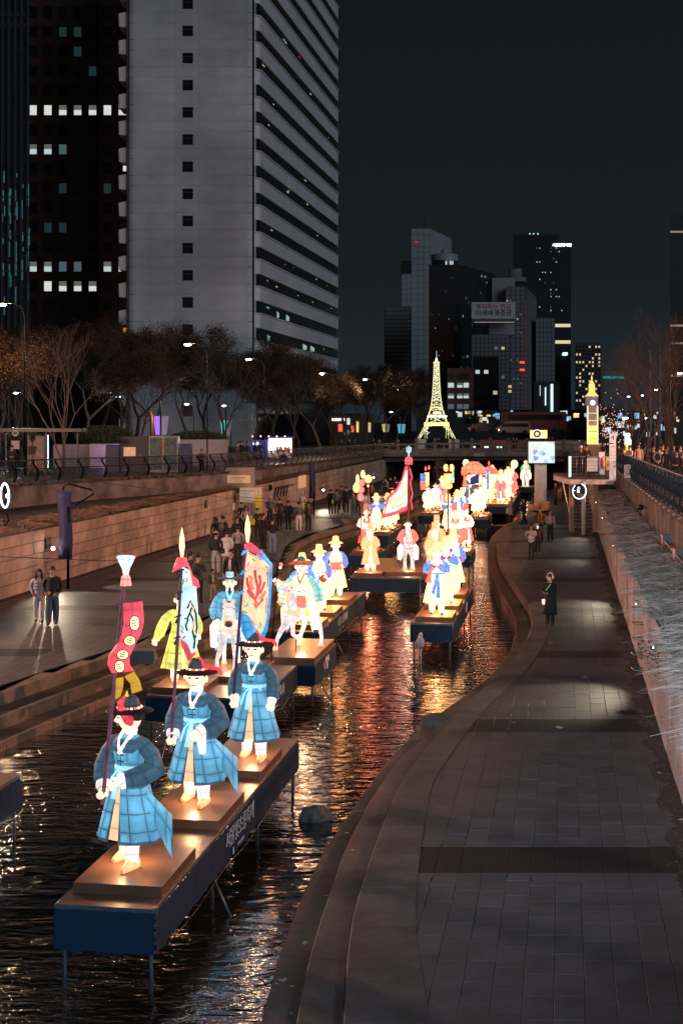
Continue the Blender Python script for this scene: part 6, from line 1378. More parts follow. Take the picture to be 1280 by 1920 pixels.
def brimmed(t, z, kind, s=1.0, c=(0, 0), yaw=0):
    x, y = c; ht = bpy.data.objects.new('hat', None)
    if kind == 'guard':
        o = MB().lathe([(.12, .02), (.20, .015), (.305, -.02), (.325, -.03), (.305, -.035), (.19, -.005), (.02, .0)], n=32, uvn=(8, 1)).build('hat_brim', LD('black'), t, (x, y, z), yaw)
        MB().lathe([(.135, .0), (.135, .05), (.115, .13), (.07, .175), (.01, .185)], n=20, uvn=(6, 2)).build('hat_crown', lant('silk_hat', (.035, .05, .055), 1, (.0, .0, .0), .05), t, (x, y, z), yaw)
        b = MB()
        for k in range(18): a = 2 * PI * k / 18; b.ball((.145 * math.sin(a), -.145 * math.cos(a), .022), .0185, 6, 4, k % 2)
        b.build('bead_band', [L('coral'), L('white')], t, (x, y, z), yaw)
        MB().tube([(-.0, 0, .18), (.05, -.02, .17), (.13, -.03, .07), (.24, -.03, .05), (.33, -.02, .045), (.38, -.01, -.01), (.385, 0, -.05)], [.02, .035, .038, .03, .027, .028, .018], 10, uvn=(2, 7)).build('red_plume', L('red'), t, (x, y, z), yaw)
        MB().tube([(0, -.02, .17), (.005, -.02, .23)], [.02, .004], 6).build('finial', L('gold'), t, (x, y, z))
    elif kind == 'side':      # plume falling at the ear, for a head in profile
        MB().lathe([(.12, .02), (.20, .015), (.285, -.015), (.30, -.02), (.285, -.028), (.19, -.005), (.02, .0)], n=32, uvn=(8, 1)).build('hat_brim', LD('black'), t, (x, y, z), yaw)
        MB().lathe([(.135, .0), (.135, .05), (.115, .12), (.07, .165), (.01, .175)], n=20, uvn=(6, 2)).build('hat_crown', lant('silk_hat', (.035, .05, .055), 1, (.0, .0, .0), .05), t, (x, y, z), yaw)
        b = MB()
        for k in range(18): a = 2 * PI * k / 18; b.ball((.145 * math.sin(a), -.145 * math.cos(a), .022), .0185, 6, 4, k % 2)
        b.build('bead_band', [L('coral'), L('white')], t, (x, y, z), yaw)
        MB().tube([(.0, -.1, .17), (-.02, -.15, .10), (.0, -.17, .02), (.06, -.16, -.05), (.10, -.13, -.12), (.11, -.10, -.17)], [.02, .04, .045, .055, .065, .03], 10, uvn=(3, 5)).build('red_plume', L('red'), t, (x, y, z))
        MB().tube([(0, -.06, .17), (.01, -.06, .235)], [.028, .004], 6).build('finial', L('gold'), t, (x, y, z))
    elif kind == 'straw':
        MB().lathe([(.10, .03), (.18, .02), (.25, -.01), (.262, -.028), (.245, -.028), (.14, .0), (.02, .0)], n=24, uvn=(8, 1)).build('hat_brim', L('straw'), t, (x, y, z))
        MB().lathe([(.128, .0), (.115, .10), (.095, .215), (.085, .225), (.01, .23)], n=18, uvn=(6, 2)).build('hat_crown', L('straw'), t, (x, y, z))
        for s_ in (-1, 1): MB().tube([(s_ * .07, 0, .2), (s_ * .085, 0, .42)], [.008, .003], 4).build('feather', LD('brown'), t, (x, y, z))
    elif kind == 'tall':
        MB().lathe([(.130, -.05), (.137, .05), (.125, .20), (.130, .27), (.10, .30), (.01, .31)], n=16, sx=1, sy=.85, uvn=(4, 2)).build('tall_hat', L('coral' if s == 1 else 'orange'), t, (x, y, z))
    elif kind == 'gat':
        MB().lathe([(.10, .02), (.30, .0), (.31, -.012), (.1, -.006), (.02, 0)], n=28).build('hat_brim', mat('grey_hat', (.06, .07, .09), .5, emit=.5, ecol=(.08, .11, .16)), t, (x, y, z))
        MB().lathe([(.10, 0), (.095, .10), (.085, .145), (.01, .15)], n=16, uvn=(4, 2)).build('hat_crown', L('cyan'), t, (x, y, z))
    elif kind == 'redbrim':
        MB().lathe([(.10, .03), (.22, .02), (.31, -.03), (.32, -.045), (.2, -.01), (.02, 0)], n=28, uvn=(8, 1)).build('hat_brim', lant('silk_redbrim', (.55, .10, .04), 1, (.1, .0, .0)), t, (x, y, z))
        MB().lathe([(.12, 0), (.11, .09), (.05, .14), (.01, .15)], n=16).build('hat_crown', lant('silk_dteal', (.02, .12, .16), 1, (0, 0, 0)), t, (x, y, z))
        MB().ball((0, 0, .17), .025, 8, 6).build('finial', L('gold'), t, (x, y, z))
    elif kind == 'band':
        MB().ball((0, .02, .04), (.06, .06, .07), 8, 6).build('topknot', LD('hair'), t, (x, y, z + .06)); MB().lathe([(.142, -.02), (.146, .02), (.142, .03)], n=16).build('headband', LD('brown'), t, (x, y, z - .02))
    elif kind == 'blackhat':
        MB().lathe([(.10, .02), (.24, .0), (.25, -.015), (.1, -.006), (.02, 0)], n=24).build('hat_brim', LD('dgreen'), t, (x, y, z)); MB().lathe([(.10, 0), (.08, .12), (.02, .16)], n=12).build('hat_crown', LD('dgreen'), t, (x, y, z))
    bpy.data.objects.remove(ht)
ARM = dict(
    down=((-.30, .0, 1.22), (-.33, -.10, .98)), pole=((-.33, .02, 1.22), (-.36, -.16, 1.02)), fist=((.37, .03, 1.22), (.16, -.26, 1.08)), hang=((.33, .03, 1.22), (.33, -.08, .98)),
    clasp=((.33, .03, 1.25), (.07, -.27, 1.17)), flute=((.33, -.12, 1.33), (.06, -.30, 1.52)), trumpet=((.32, -.2, 1.36), (.05, -.32, 1.50)), drum=((.34, -.05, 1.2), (.22, -.32, 1.14)),
    up=((.38, -.10, 1.30), (.50, -.22, 1.56)), rein=((.36, -.02, 1.18), (.30, -.25, .98)), out=((.40, .0, 1.24), (.56, -.10, 1.02)))
def mir(p): return V(-p[0], p[1], p[2])
def figure(label, pos, rz, coat='blue', sleeve=None, belt='cyan', inner='peach', trous='white', shoe='tan', hat='guard', la='pole', ra='fist', s=1.0, cuff='white', collar='white', vest=None, yoke=None, under=None, hem=.34, flare=1.0, flap=False, hyaw=0, ties=True, face=True, sit=False, buttons=False, group='glowing parade figures', big_sleeve=1.0, hats=1, lights=True, fat=1.0, slit=.30, wave=.03, stride=0):
    """la is the arm on the viewer's left. One glowing silk-and-wire figure facing local -Y"""
    sleeve = sleeve or coat; t = thing('lantern_figure', label, 'lantern figure', pos, rz, group, s)
    lft = ARM[la] if isinstance(la, str) else la; rgt = ARM[ra] if isinstance(ra, str) else ra
    lft = [Vector(q) if q[0] < 0 else mir(q) for q in lft] if isinstance(la, str) else [Vector(q) for q in lft]
    rgt = [Vector(q) if q[0] > 0 else mir(q) for q in rgt] if isinstance(ra, str) else [Vector(q) for q in rgt]
    if not sit:
        for i, s_ in enumerate((-1, 1)):
            x = s_ * (.135 + stride * .2); y = (-.05 - stride if s_ > 0 else .02 + stride)
            MB().tube([(x * (.8 if stride else 1), y * (.5 if stride else 1), hem + (.03 if stride else .12)), (x * 1.02, y, hem - .07), (x * 1.05, y, .09)], [.105, .10, .085], 12, uvn=(3, 2)).build('leg', L(trous), t)
            b = MB(); rr_ = [V(0, 0, 0)] ; rings = []
            for k, (yy, hw_, hh) in enumerate(((.10, .03, .03), (.08, .062, .075), (.0, .07, .085), (-.08, .065, .065), (-.16, .058, .042), (-.22, .03, .03))):
                rings.append([V(x * 1.15 + hw_ * math.cos(a) + s_ * .03 * (-yy), y + yy, max(.0, hh * .9 + hh * math.sin(a))) for a in np.linspace(0, 2 * PI, 13)[:-1]])
            b.loft(rings, True, (True, True), 0, (2, 3)); b.build('shoe', L(shoe), t)
        # underskirt (closed) and split overcoat
        W_ = flare * fat
        b = MB(); b.loft([sring(0, 0, 1.22, .16 * fat, .13), sring(0, 0, .8, .255 * W_, .20 * W_), sring(0, 0, hem + .02, .36 * W_, .28 * W_)], True, (True, False), 0, (6, 3)); b.build('inner_skirt', L(inner), t)
        if under:
            g0 = .16
            b = MB(); b.loft([sring(0, 0, 1.2, .175, .14, 30, g0 * .2, 2 * PI - g0 * .2), sring(0, 0, .8, .29 * W_, .23 * W_, 30, g0 * .8, 2 * PI - g0 * .8), sring(0, 0, hem - .015, .405 * W_, .315 * W_, 30, g0 * 1.3, 2 * PI - g0 * 1.3, wave, 7)], False, mi=0, uvn=(8, 4)); b.build('lower_coat', L(under), t)
        zs = np.linspace(1.24, hem + (.03 if under else 0), 9); rings = []
        for i, z in enumerate(zs):
            f = (1.24 - z) / (1.24 - hem); g = slit * (.08 + f * .92) if slit else 0; rx = (.195 + .235 * f ** .85) * (1 + (W_ - 1) * f) * (1 if f else fat); ry = (.155 + .175 * f ** .85) * (1 + (W_ - 1) * f)
            rings.append(sring(.0, .0, z - .03 * f * 0, rx, ry, 40, g, 2 * PI - (g if slit else .001), wave * f * (1.4 if f > .6 else 1), 9, .7 + f))
        b = MB(); b.loft(rings, False, mi=0, uvn=(9, 4)); b.build('coat_skirt', L(coat), t)
        if flap:
            b = MB(); rings = []
            for i in range(7):
                f = i / 6; top = 1.05 - .38 * f; ln = .12 + .42 * f
                a = V(.18 + .42 * f, -.02 + .12 * f, top); rings.append([a, a + V(.05 - .02 * f, -.07, -ln * .5), a + V(.0 + .02 * f, -.03, -ln), a + V(-.05, .04, -ln * .5)])
            b.loft(rings, True, (True, True), 0, (3, 3)); b.build('blown_flap', L(coat), t)
    elif sit:
        rings = [sring(0, 0, 1.24, .195, .155), sring(0, -.03, 1.08, .30, .27), sring(0, .0, .88, .42 * flare, .34), sring(0, .02, .62, .46 * flare, .36, wv=.03), sring(0, .03, .40, .44 * flare, .34, wv=.05)]
        if inner == 'short': rings = rings[:3]
        MB().loft(rings, True, (True, False), 0, (8, 4)).build('coat_skirt', L(coat), t)
        for s_ in (-1, 1):
            MB().tube([(s_ * .2, -.05, .95), (s_ * .36, -.22, .78), (s_ * .38, -.16, .30)], [.13, .12, .085], 12, uvn=(3, 3)).build('leg', L(trous), t)
            MB().tube([(s_ * .38, -.08, .30), (s_ * .38, -.17, .24), (s_ * .40, -.30, .22)], [.075, .075, .035], 8).build('boot', LD('navy'), t)
    # torso
    b = MB(); tr = [sring(0, 0, 1.20, .20 * fat, .155 * fat), sring(0, 0, 1.30, .215 * fat, .165 * fat), sring(0, 0, 1.42, .24 * fat, .17), sring(0, .0, 1.52, .235, .155), sring(0, .01, 1.585, .17, .12), sring(0, .01, 1.63, .085, .08)]
    b.loft(tr, True, (True, True), 0, (8, 3)); b.build('coat_body', L(vest or coat), t)
    if yoke:
        rings = []
        for z, rx, ry, hw_ in ((1.43, .243, .178, .75), (1.47, .243, .175, .95), (1.53, .238, .162, 1.35), (1.59, .172, .126, 1.9)): rings.append([V(rx * math.sin(a), -ry * math.cos(a) - .006, z) for a in np.linspace(-hw_, hw_, 15)])
        MB().loft(rings, False, mi=0, uvn=(5, 2)).build('yoke', L(yoke), t)
    for s_ in (-1, 1):
        MB().tube([(s_ * .06, .07, 1.68), (s_ * .088, -.01, 1.665), (s_ * .072, -.105, 1.60), (s_ * .035, -.165, 1.51), (-s_ * .02, -.195, 1.42)], [(.012, .028), (.014, .03), (.018, .030), (.026, .018), (.028, .014)], 8).build('collar_strip', L(collar), t)
    if buttons:
        for z in (1.40, 1.32): MB().tube([(-.05, -.168 * fat - .012, z), (.05, -.168 * fat - .012, z)], .009, 6).build('frog_button', LD('slate'), t)
        MB().tube([(0, -.18, 1.43), (0, -.172, 1.26)], .005, 4).build('front_seam', LD('black'), t)
    if belt:
        b = MB(); b.loft([sring(0, 0, 1.255, .212 * fat, .172 * fat), sring(0, 0, 1.235, .216 * fat, .176 * fat), sring(0, 0, 1.205, .214 * fat, .174 * fat)], True, mi=0, uvn=(0, 0)); b.build('belt', L(belt), t)
        if ties:
            y = -.185 * fat
            MB().tube([(-.03, y, 1.23), (-.11, y - .03, 1.12), (-.16, y - .07, .93)], [(.02, .01), (.03, .012), (.04, .012)], 8).build('belt_tie', L(belt), t)
            MB().tube([(.0, y, 1.23), (-.03, y - .04, 1.08), (-.05, y - .08, .86)], [(.02, .01), (.03, .012), (.045, .012)], 8).build('belt_tie', L(belt), t)
            MB().tube([(.0, y - .01, 1.23), (.10, y - .02, 1.26), (.17, y, 1.18)], [(.02, .01), (.03, .02), (.03, .012)], 8).build('belt_bow', L(belt), t)
            MB().ball((0, y - .012, 1.23), (.035, .02, .03), 8, 6).build('knot', L(belt), t)
    for i, (el, wr_) in enumerate((lft, rgt)):
        s_ = -1 if i == 0 else 1; sh = V(s_ * .215, .0, 1.52); k = big_sleeve * (1.12 if (i == 1 and ra == 'fist') else 1)
        d = (wr_ - el).normalized(); m1 = (sh + el) / 2 + V(s_ * .03, 0, .02)
        MB().tube([V(s_ * .14, 0, 1.56), sh, m1, el, (el + wr_) / 2 - V(0, 0, .03 * k), wr_ - d * .04], [.075, .095, .105, .118 * k, .115 * k, .088 * k], 14, uvn=(5, 6)).build('sleeve', L(sleeve), t)
        MB().tube([wr_ - d * .06, wr_ - d * .0, wr_ + d * .03], [.085 * k, .082 * k, .07 * k], 12, uvn=(3, 1)).build('cuff', L(cuff), t)
        if ra == 'fist' and i == 1 and big_sleeve > 1: MB().tube([wr_ + V(.02, 0, .03), wr_ + V(.03, -.02, -.13), wr_ + V(.04, -.01, -.30)], [(.07, .035), (.075, .04), (.05, .02)], 12).build('cuff_drop', L(cuff), t)
        hand(t, wr_ + d * .02, d, L(SKN), 1.15)
    head(t, 1.66, hat, 1.0, hyaw, face)
    if hat: brimmed(t, 1.945, hat, hats, (0, .0), hyaw)
    if lights and not sit: lamp('POINT', (0, -.02, hem + .02 if hem < .5 else .4), 46.0, (1, .58, .27), t, .12)
    return t
def on(F_, x, y, plinth=True):       # world point on a float deck, local coords
    c = Matrix.Translation(F_.location) @ Matrix.Rotation(-CA, 4, 'Z') @ V(x, y, PZ if plinth else DZ); return c
# --- three guards in front
SKN = 'face'
GD = dict(coat='blue', sleeve='slate', belt='cyan', inner='peach', vest='blue', yoke='slate', buttons=True, cuff='linen', collar='linen', trous='linen')
figure('nearest blue-robed guard looking sideways, holding the pole of the red banner', on(fA, -.70, 1.25), -.55, hat='side', stride=.10, fat=.94, hyaw=-.9, flap=True, big_sleeve=1.22, s=1.02, under='slate', flare=1.12, ra=((.38, .06, 1.24), (.10, -.28, 1.10)), la=((-.31, -.10, 1.22), (-.18, -.28, 1.0)), **GD)
figure('middle blue-robed guard with clenched fist at the belt, coat tail blown aside', on(fA, -.60, 4.25), -.30, stride=.08, flare=1.1, fat=.95, flap=True, big_sleeve=1.2, under='slate', la=((-.33, -.06, 1.22), (-.28, -.24, 1.02)), ra='fist', s=1.01, **GD)
figure('third blue-robed guard at the far end of the nearest stage, both hands low', on(fA, -.36, 7.1), -.22, stride=.08, flare=1.1, fat=.95, under='slate', la=((-.33, -.06, 1.22), (-.28, -.20, 1.02)), ra='hang', s=1.0, **GD)
# --- yellow flag bearer and the rest
figure('lime-yellow-robed flag bearer stepping forward behind the first guards', on(fB, -1.95, .95), .25, coat='lime', belt='lime', inner='white', hat=None, la=((-.42, .0, 1.25), (-.56, -.12, 1.00)), ra=((.36, .0, 1.25), (.34, -.2, 1.08)), s=.98, flare=1.05, ties=False, cuff='lime', slit=.05)
SKN = 'skin'
# --- drummers on the left stage
MU = dict(coat='yellow', sleeve='royal', cuff='magenta', belt='royal', trous='cream', inner='cream', shoe='teal', hat='straw', slit=.0, vest='yellow', flare=.92, face=True)
M1 = figure('pale-yellow musician with a gong stick, half hidden behind the mounted drummer', on(fC, -.62, .95), .1, la='flute', ra='flute', s=.90, **MU)
M2 = figure('middle one of the three left yellow musicians, carrying a brown drum', on(fC, -.62, 3.75), .1, la='hang', ra='drum', s=.90, **MU)
M3 = figure('rearmost left yellow musician with a red drum at the waist and raised stick', on(fC, -.62, 6.9), .1, la='up', ra='drum', s=.90, **MU)
def drum(t, c, r, h_, m1, m2, ax='Y', name='drum'):
    b = MB(); n = 20; q = []
    prof = [(r * .92, -h_ / 2), (r, -h_ * .2), (r, h_ * .2), (r * .92, h_ / 2)]
    o = MB().lathe([(.001, -h_ / 2)] + prof + [(.001, h_ / 2)], n=n, uvn=(6, 3)).build(name, m1, t)
    o.matrix_local = Matrix.Translation(c) @ (Matrix.Rotation(PI / 2, 4, 'X') if ax == 'Y' else Matrix.Rotation(PI / 2, 4, 'Y') if ax == 'X' else Matrix.Identity(4))
    return o
drum(M3, (0, -.30, 1.12), .15, .42, L('coral'), None, 'X'); drum(M2, (.12, -.25, 1.05), .13, .2, L('ember'), None, 'Y'); drum(M1, (-.06, -.36, 1.5), .12, .04, L('straw'), None, 'Y', 'gong')
MB().tube([(-.50, -.22, 1.60), (-.62, -.28, 1.66)], .012, 6).build('drum_stick', LD('brown'), M3); MB().ball((-.66, -.30, 1.68), .035, 8, 6).build('stick_head', L('coral'), M3)
MB().tube([(-.05, -.36, 1.45), (-.09, -.45, .95)], [.03, .07], 10).build('horn', L('coral'), M1)
# --- trumpet players on the right stage
T1 = figure('front pale-yellow trumpeter on the right stage with a long red horn and hanging blue sash', on(fF, -.56, 1.2), -.1, la='trumpet', ra='trumpet', s=.97, **MU)
T2 = figure('second pale-yellow player on the right stage, hands lifted to the mouth', on(fF, -.50, 3.85), -.1, la='flute', ra='flute', s=.95, **MU)
T3 = figure('third pale-yellow player on the right stage with a blue arm held out', on(fF, -.50, 6.75), -.1, la='trumpet', ra='drum', s=.95, **MU)
MB().tube([(-.02, -.24, 1.72), (-.16, -.40, 1.35), (-.24, -.50, 1.0)], [.012, .03, .09], 10, uvn=(2, 3)).build('horn', L('coral'), T1)
for T in (T1,): MB().tube([(.02, -.2, 1.22), (-.04, -.28, .9), (-.10, -.33, .62)], [(.03, .012), (.05, .015), (.07, .015)], 8, uvn=(1, 4)).build('sash', L('royal'), T); MB().tube([(.05, -.2, 1.22), (.06, -.28, .9), (.05, -.34, .5)], [(.03, .012), (.05, .015), (.07, .015)], 8, uvn=(1, 4)).build('sash', L('royal'), T)
for T, c in ((T2, (0, -.34, 1.52)), (T3, (.05, -.36, 1.2))): MB().tube([Vector(c) - V(.12, 0, .02), Vector(c) + V(.16, -.04, .0)], .018, 6).build('flute', LD('brown'), T)
# --- orange attendants of the central stage
OR = dict(coat='orange', belt=None, inner='white', trous='white', shoe='tan', slit=.22, yoke=None, cuff='orange', flare=.95, face=True)
figure('orange-robed attendant at the left front corner of the central stage, hands clasped', on(fE, -3.05, .85), .05, hat='tall', hats=2, la='clasp', ra='clasp', s=.82, big_sleeve=1.1, **OR)
figure('orange-robed attendant at the right front corner of the central stage', on(fE, -.62, .85), .15, hat='tall', hats=2, la='hang', ra='clasp', s=.84, big_sleeve=1.1, **OR)
figure('orange-robed attendant with a tall red hat behind the white horse', on(fE, -.85, 4.3), .05, hat='tall', hats=2, la='clasp', ra='hang', s=.86, big_sleeve=1.0, **OR)
RD = dict(coat='coral', sleeve='white', belt='teal', inner='white', trous='white', shoe='tan', slit=.2, hat='tall', cuff='white', big_sleeve=1.35, ra='clasp', la='clasp', vest='coral')
figure('red-robed bearer with wide white sleeves holding a cluster of small lanterns on the left', on(fH, -.6, 1.0), .1, s=.90, **RD)
figure('red-robed bearer with wide white sleeves holding the tall fan post', on(fI, -.75, .9), .1, s=.90, **RD)
figure('red-robed bearer turned away behind the fan post holder', on(fI, -.35, 2.3), .5, s=.88, **RD)
# --- far musicians
figure('far pale-yellow musician with blue and magenta sleeves left of the dragon flag', on(fG, -.75, .9), .05, la='trumpet', ra='trumpet', s=.90, **MU)
figure('far pale-yellow musician hidden behind the lower edge of the dragon flag', on(fG, -.45, 3.2), .05, la='flute', ra='drum', s=.85, **MU)
figure('farther pale-yellow musician right behind the dragon flag', on(fG, -.45, 5.7), .05, la='flute', ra='drum', s=.85, **MU)
for i, (x, y, lab) in enumerate(((-.7, 1.0, 'far yellow trumpeter with blue sleeves right of the fan post'), (-.45, 3.3, 'far yellow drummer second behind the fan post'), (-.6, 5.7, 'far yellow musician third behind the fan post'), (-.5, 8.1, 'rearmost yellow musician of the row behind the fan post'))): figure(lab, on(fJ, x, y), .05, la='trumpet' if i % 2 == 0 else 'flute', ra='drum' if i % 2 else 'trumpet', s=.88, **MU)
WH = dict(coat='white', sleeve='skin', belt='dgreen', inner='white', trous='tan', shoe='brown', hat='band', slit=0, cuff='skin', flare=.85, hem=.38)
figure('white-robed attendant with green belt left on the black far stage', on(fK, -.75, .9), 0, la='hang', ra='hang', s=.80, **WH)
figure('white-robed attendant with blue belt right behind the first on the black far stage', on(fK, -.5, 3.4), 0, la='hang', ra='clasp', s=.84, **{**WH, 'belt': 'royal', 'sleeve': 'white', 'cuff': 'white'})
figure('white-robed attendant in front of the palanquin, left of the pair', on(fL, -.75, 1.0), 0, la='hang', ra='hang', s=.84, **WH)
figure('white-robed attendant in front of the palanquin, right of the pair', on(fL, -.6, 3.3), 0, la='clasp', ra='hang', s=.86, **WH)
PK = dict(coat='pinkr', belt='navy', inner='white', trous='white', shoe='tan', hat='straw', slit=0, cuff='pinkr', flare=.9)
figure('pink-robed man in a straw hat between the white attendants and the fan post', on(fK, -.3, 6.1), 0, la='hang', ra='hang', s=.95, **PK)
figure('pink-robed man in a straw hat right in front of the palanquin stage', on(fM, -.75, 1.1), .1, la='hang', ra='hang', s=1.0, **PK)
ESC = [(-2.9, 1.0, dict(coat='grey', sleeve='coral', belt='cyan', hat='blackhat', inner='white'), 'black-robed escort captain with a blue banner left of the palanquin'), (-3.1, 4.2, dict(coat='yellow', sleeve='orange', belt='straw', hat='straw', inner='cream'), 'yellow-robed bearer under the left eave of the palanquin'),
       (-2.3, 4.6, dict(coat='cream', sleeve='white', belt='green', hat='straw', inner='cream'), 'cream-robed bearer beneath the palanquin roof'), (-.5, 4.4, dict(coat='cream', sleeve='yellow', belt='straw', hat='straw', inner='cream'), 'tall pale-yellow robed escort with a wide hat right of the palanquin'),
       (-.3, 7.6, dict(coat='coral', sleeve='coral', belt='gold', hat='straw', inner='white'), 'coral-robed escort right behind the pink-robed man'), (-3.3, 7.8, dict(coat='orange', sleeve='orange', belt='gold', hat='blackhat', inner='cream'), 'orange-robed rider with a curved sword left behind the fan post'),
       (-.6, 11, dict(coat='orange', sleeve='cream', belt='cyan', hat='straw', inner='white'), 'orange-robed escort with a light blue sash near the round lantern'), (-1.2, 12, dict(coat='teal', sleeve='aqua', belt='white', hat='blackhat', inner='white'), 'teal-robed escort beneath the round face lantern'),
       (-.4, 15, dict(coat='pinkr', sleeve='coral', belt='gold', hat='straw', inner='white'), 'pink-robed escort at the far right end of the palanquin stage'), (-2.0, 15, dict(coat='yellow', sleeve='cream', belt='straw', hat='straw', inner='cream'), 'yellow-robed escort at the far end of the palanquin stage'), (-1.6, 1.0, dict(coat='yellow', sleeve='yellow', belt='straw', hat='straw', inner='cream'), 'yellow-robed escort between the two white attendants')]
for x, y, kw, lab in ESC: figure(lab, on(fM, x, y), .05, la='hang', ra='clasp', s=1.02, trous='cream', slit=0, cuff='white', face=False, **kw)

# --- horses
def horse(label, pos, rz, s=.8, col='horse', strap='orange', blanket=None, mane='white', legs=None, hd='down', group='glowing lantern horses', prance=False, star=False):
    t = thing('lantern_horse', label, 'lantern horse', pos, rz, group, s); M_ = L(col)
    b = MB()
    body = [(-.72, 1.28, .10, .12), (-.66, 1.24, .20, .25), (-.5, 1.20, .26, .31), (-.2, 1.17, .29, .32), (.15, 1.17, .30, .31), (.45, 1.22, .285, .31), (.68, 1.26, .20, .24), (.78, 1.28, .06, .08)]
    b.loft([[V(rx * math.cos(a), y, z + rz_ * math.sin(a)) for a in np.linspace(0, 2 * PI, 21)[:-1]] for y, z, rx, rz_ in body], True, (True, True), 0, (8, 7))
    if hd == 'down': nk = [(0, -.55, 1.38), (0, -.74, 1.62), (0, -.86, 1.80)]; hp = [(0, -.80, 1.88), (0, -.92, 1.84), (0, -1.04, 1.66), (0, -1.13, 1.46), (0, -1.17, 1.38)]
    else: nk = [(0, -.52, 1.38), (0, -.66, 1.70), (0, -.74, 1.98)]; hp = [(0, -.68, 2.06), (0, -.80, 2.04), (0, -.98, 1.86), (0, -1.10, 1.68), (0, -1.14, 1.60)]
    b.tube(nk, [(.22, .29), (.175, .23), (.14, .18)], 14, uvn=(5, 3)); b.tube(hp, [(.10, .09), (.165, .18), (.135, .15), (.11, .105), (.055, .04)], 14, uvn=(4, 4))
    LG = legs or [((-.17, -.52), (-.17, -.56), (-.17, -.50)), ((.17, -.52), (.17, -.62), (.17, -.60)), ((-.17, .52), (-.19, .66), (-.18, .52)), ((.17, .52), (.19, .60), (.18, .44))]
    for i, (h_, k_, f_) in enumerate(LG):
        zk = .55 if i < 2 else .60; zf = .06
        if prance and i == 1: b.tube([(h_[0], h_[1], 1.05), (h_[0] + .02, h_[1] - .32, .85), (h_[0] + .02, h_[1] - .28, .50), (h_[0] + .16, h_[1] - .26, .42)], [.13, .085, .06, .065], 12, uvn=(3, 5)); continue
        b.tube([(h_[0], h_[1], 1.08), (h_[0], (h_[1] + k_[1]) / 2, .82), (k_[0], k_[1], zk), (f_[0], (k_[1] + f_[1]) / 2, .30), (f_[0], f_[1], .12), (f_[0], f_[1] - .04, .05)], [.155 if i > 1 else .13, .115, .078, .055, .058, .07], 12, uvn=(3, 6))
    b.build('horse_body', M_, t)
    for i, (h_, k_, f_) in enumerate(LG):
        if prance and i == 1: MB().ball((h_[0] + .22, h_[1] - .26, .44), .085, 10, 8).build('hoof', L('cream'), t); continue
        MB().lathe([(.085, 0), (.075, .07), (.055, .08)], (f_[0], f_[1] - .04, 0), 10, cap=(True, True)).build('hoof', L('tan'), t)
    hz, hy = (1.90, -.82) if hd == 'down' else (2.08, -.70)
    for s_ in (-1, 1):
        MB().tube([(s_ * .09, hy, hz - .02), (s_ * .13, hy + .0, hz + .10), (s_ * .12, hy - .02, hz + .17)], [.045, .04, .006], 8).build('ear', L('tan') if col == 'horse' else L(col), t)
        MB().ball((s_ * .155, hy - .14, hz - .10), (.02, .035, .03), 8, 6).build('eye', LD('black'), t)
    MB().tube([hp[-2], (0, hp[-1][1] - .03, hp[-1][2] - .01), (0, hp[-1][1] - .02, hp[-1][2] - .05)], [.105, .115, .07], 12).build('muzzle', LD('grey'), t) if hd == 'down' and star else None
    mp_ = [(0, hy - .08, hz + .04), (0, hy + .08, hz + .05), (0, hy + .16, hz - .16), (0, hy + .26, hz - .36)]
    MB().tube(mp_, [(.05, .05), (.05, .06), (.045, .07), (.02, .03)], 8).build('mane', LD('grey') if star else L(mane), t)
    MB().tube([(0, hy - .08, hz + .03), (.0, hy - .17, hz - .02), (.01, hy - .2, hz - .12)], [(.05, .03), (.05, .03), (.02, .02)], 8).build('forelock', LD('grey') if star else L(mane), t)
    MB().tube([(0, .76, 1.32), (0, .95, 1.20), (0, 1.0, .75)], [.05, .10, .03], 10, uvn=(3, 3)).build('tail', L(mane), t)
    ms = L(strap)
    a = Vector(hp[3]); d = (Vector(hp[3]) - Vector(hp[2])).normalized()
    for k, r_ in ((2, .152), (3, .124)):
        c = Vector(hp[k]); x = V(1, 0, 0); y = d.cross(x).normalized(); MB().tube([c + x * (r_ * math.cos(q)) + y * (r_ * 1.08 * math.sin(q)) for q in np.linspace(0, 2 * PI, 17)], .017, 6, cap=False).build('bridle_strap', ms, t)
    for s_ in (-1, 1): MB().tube([(s_ * .15, hy - .06, hz - .02), (s_ * .155, hp[2][1] + .02, hp[2][2] + .05), (s_ * .125, hp[3][1] + .02, hp[3][2] + .02)], .016, 6).build('bridle_strap', ms, t)
    MB().tube([(.30 * math.cos(q), -.58 - .16 * abs(math.sin(q)), 1.26 - .12 * math.sin(q) if q < PI else 1.26) for q in np.linspace(0, PI, 13)], .026, 6).build('breast_strap', ms, t)
    if blanket:
        rings = [[V(.325 * math.sin(a) * 1.03, y, 1.17 + .34 * math.cos(a)) for a in np.linspace(-2.2, 2.2, 19)] for y in (-.30, .0, .38)]
        MB().loft(rings, False, mi=0, uvn=(7, 3)).build('saddle_blanket', L(blanket), t)
    lamp('POINT', (0, 0, .55), 34.0, (1, .62, .34), t, .1)
    return t
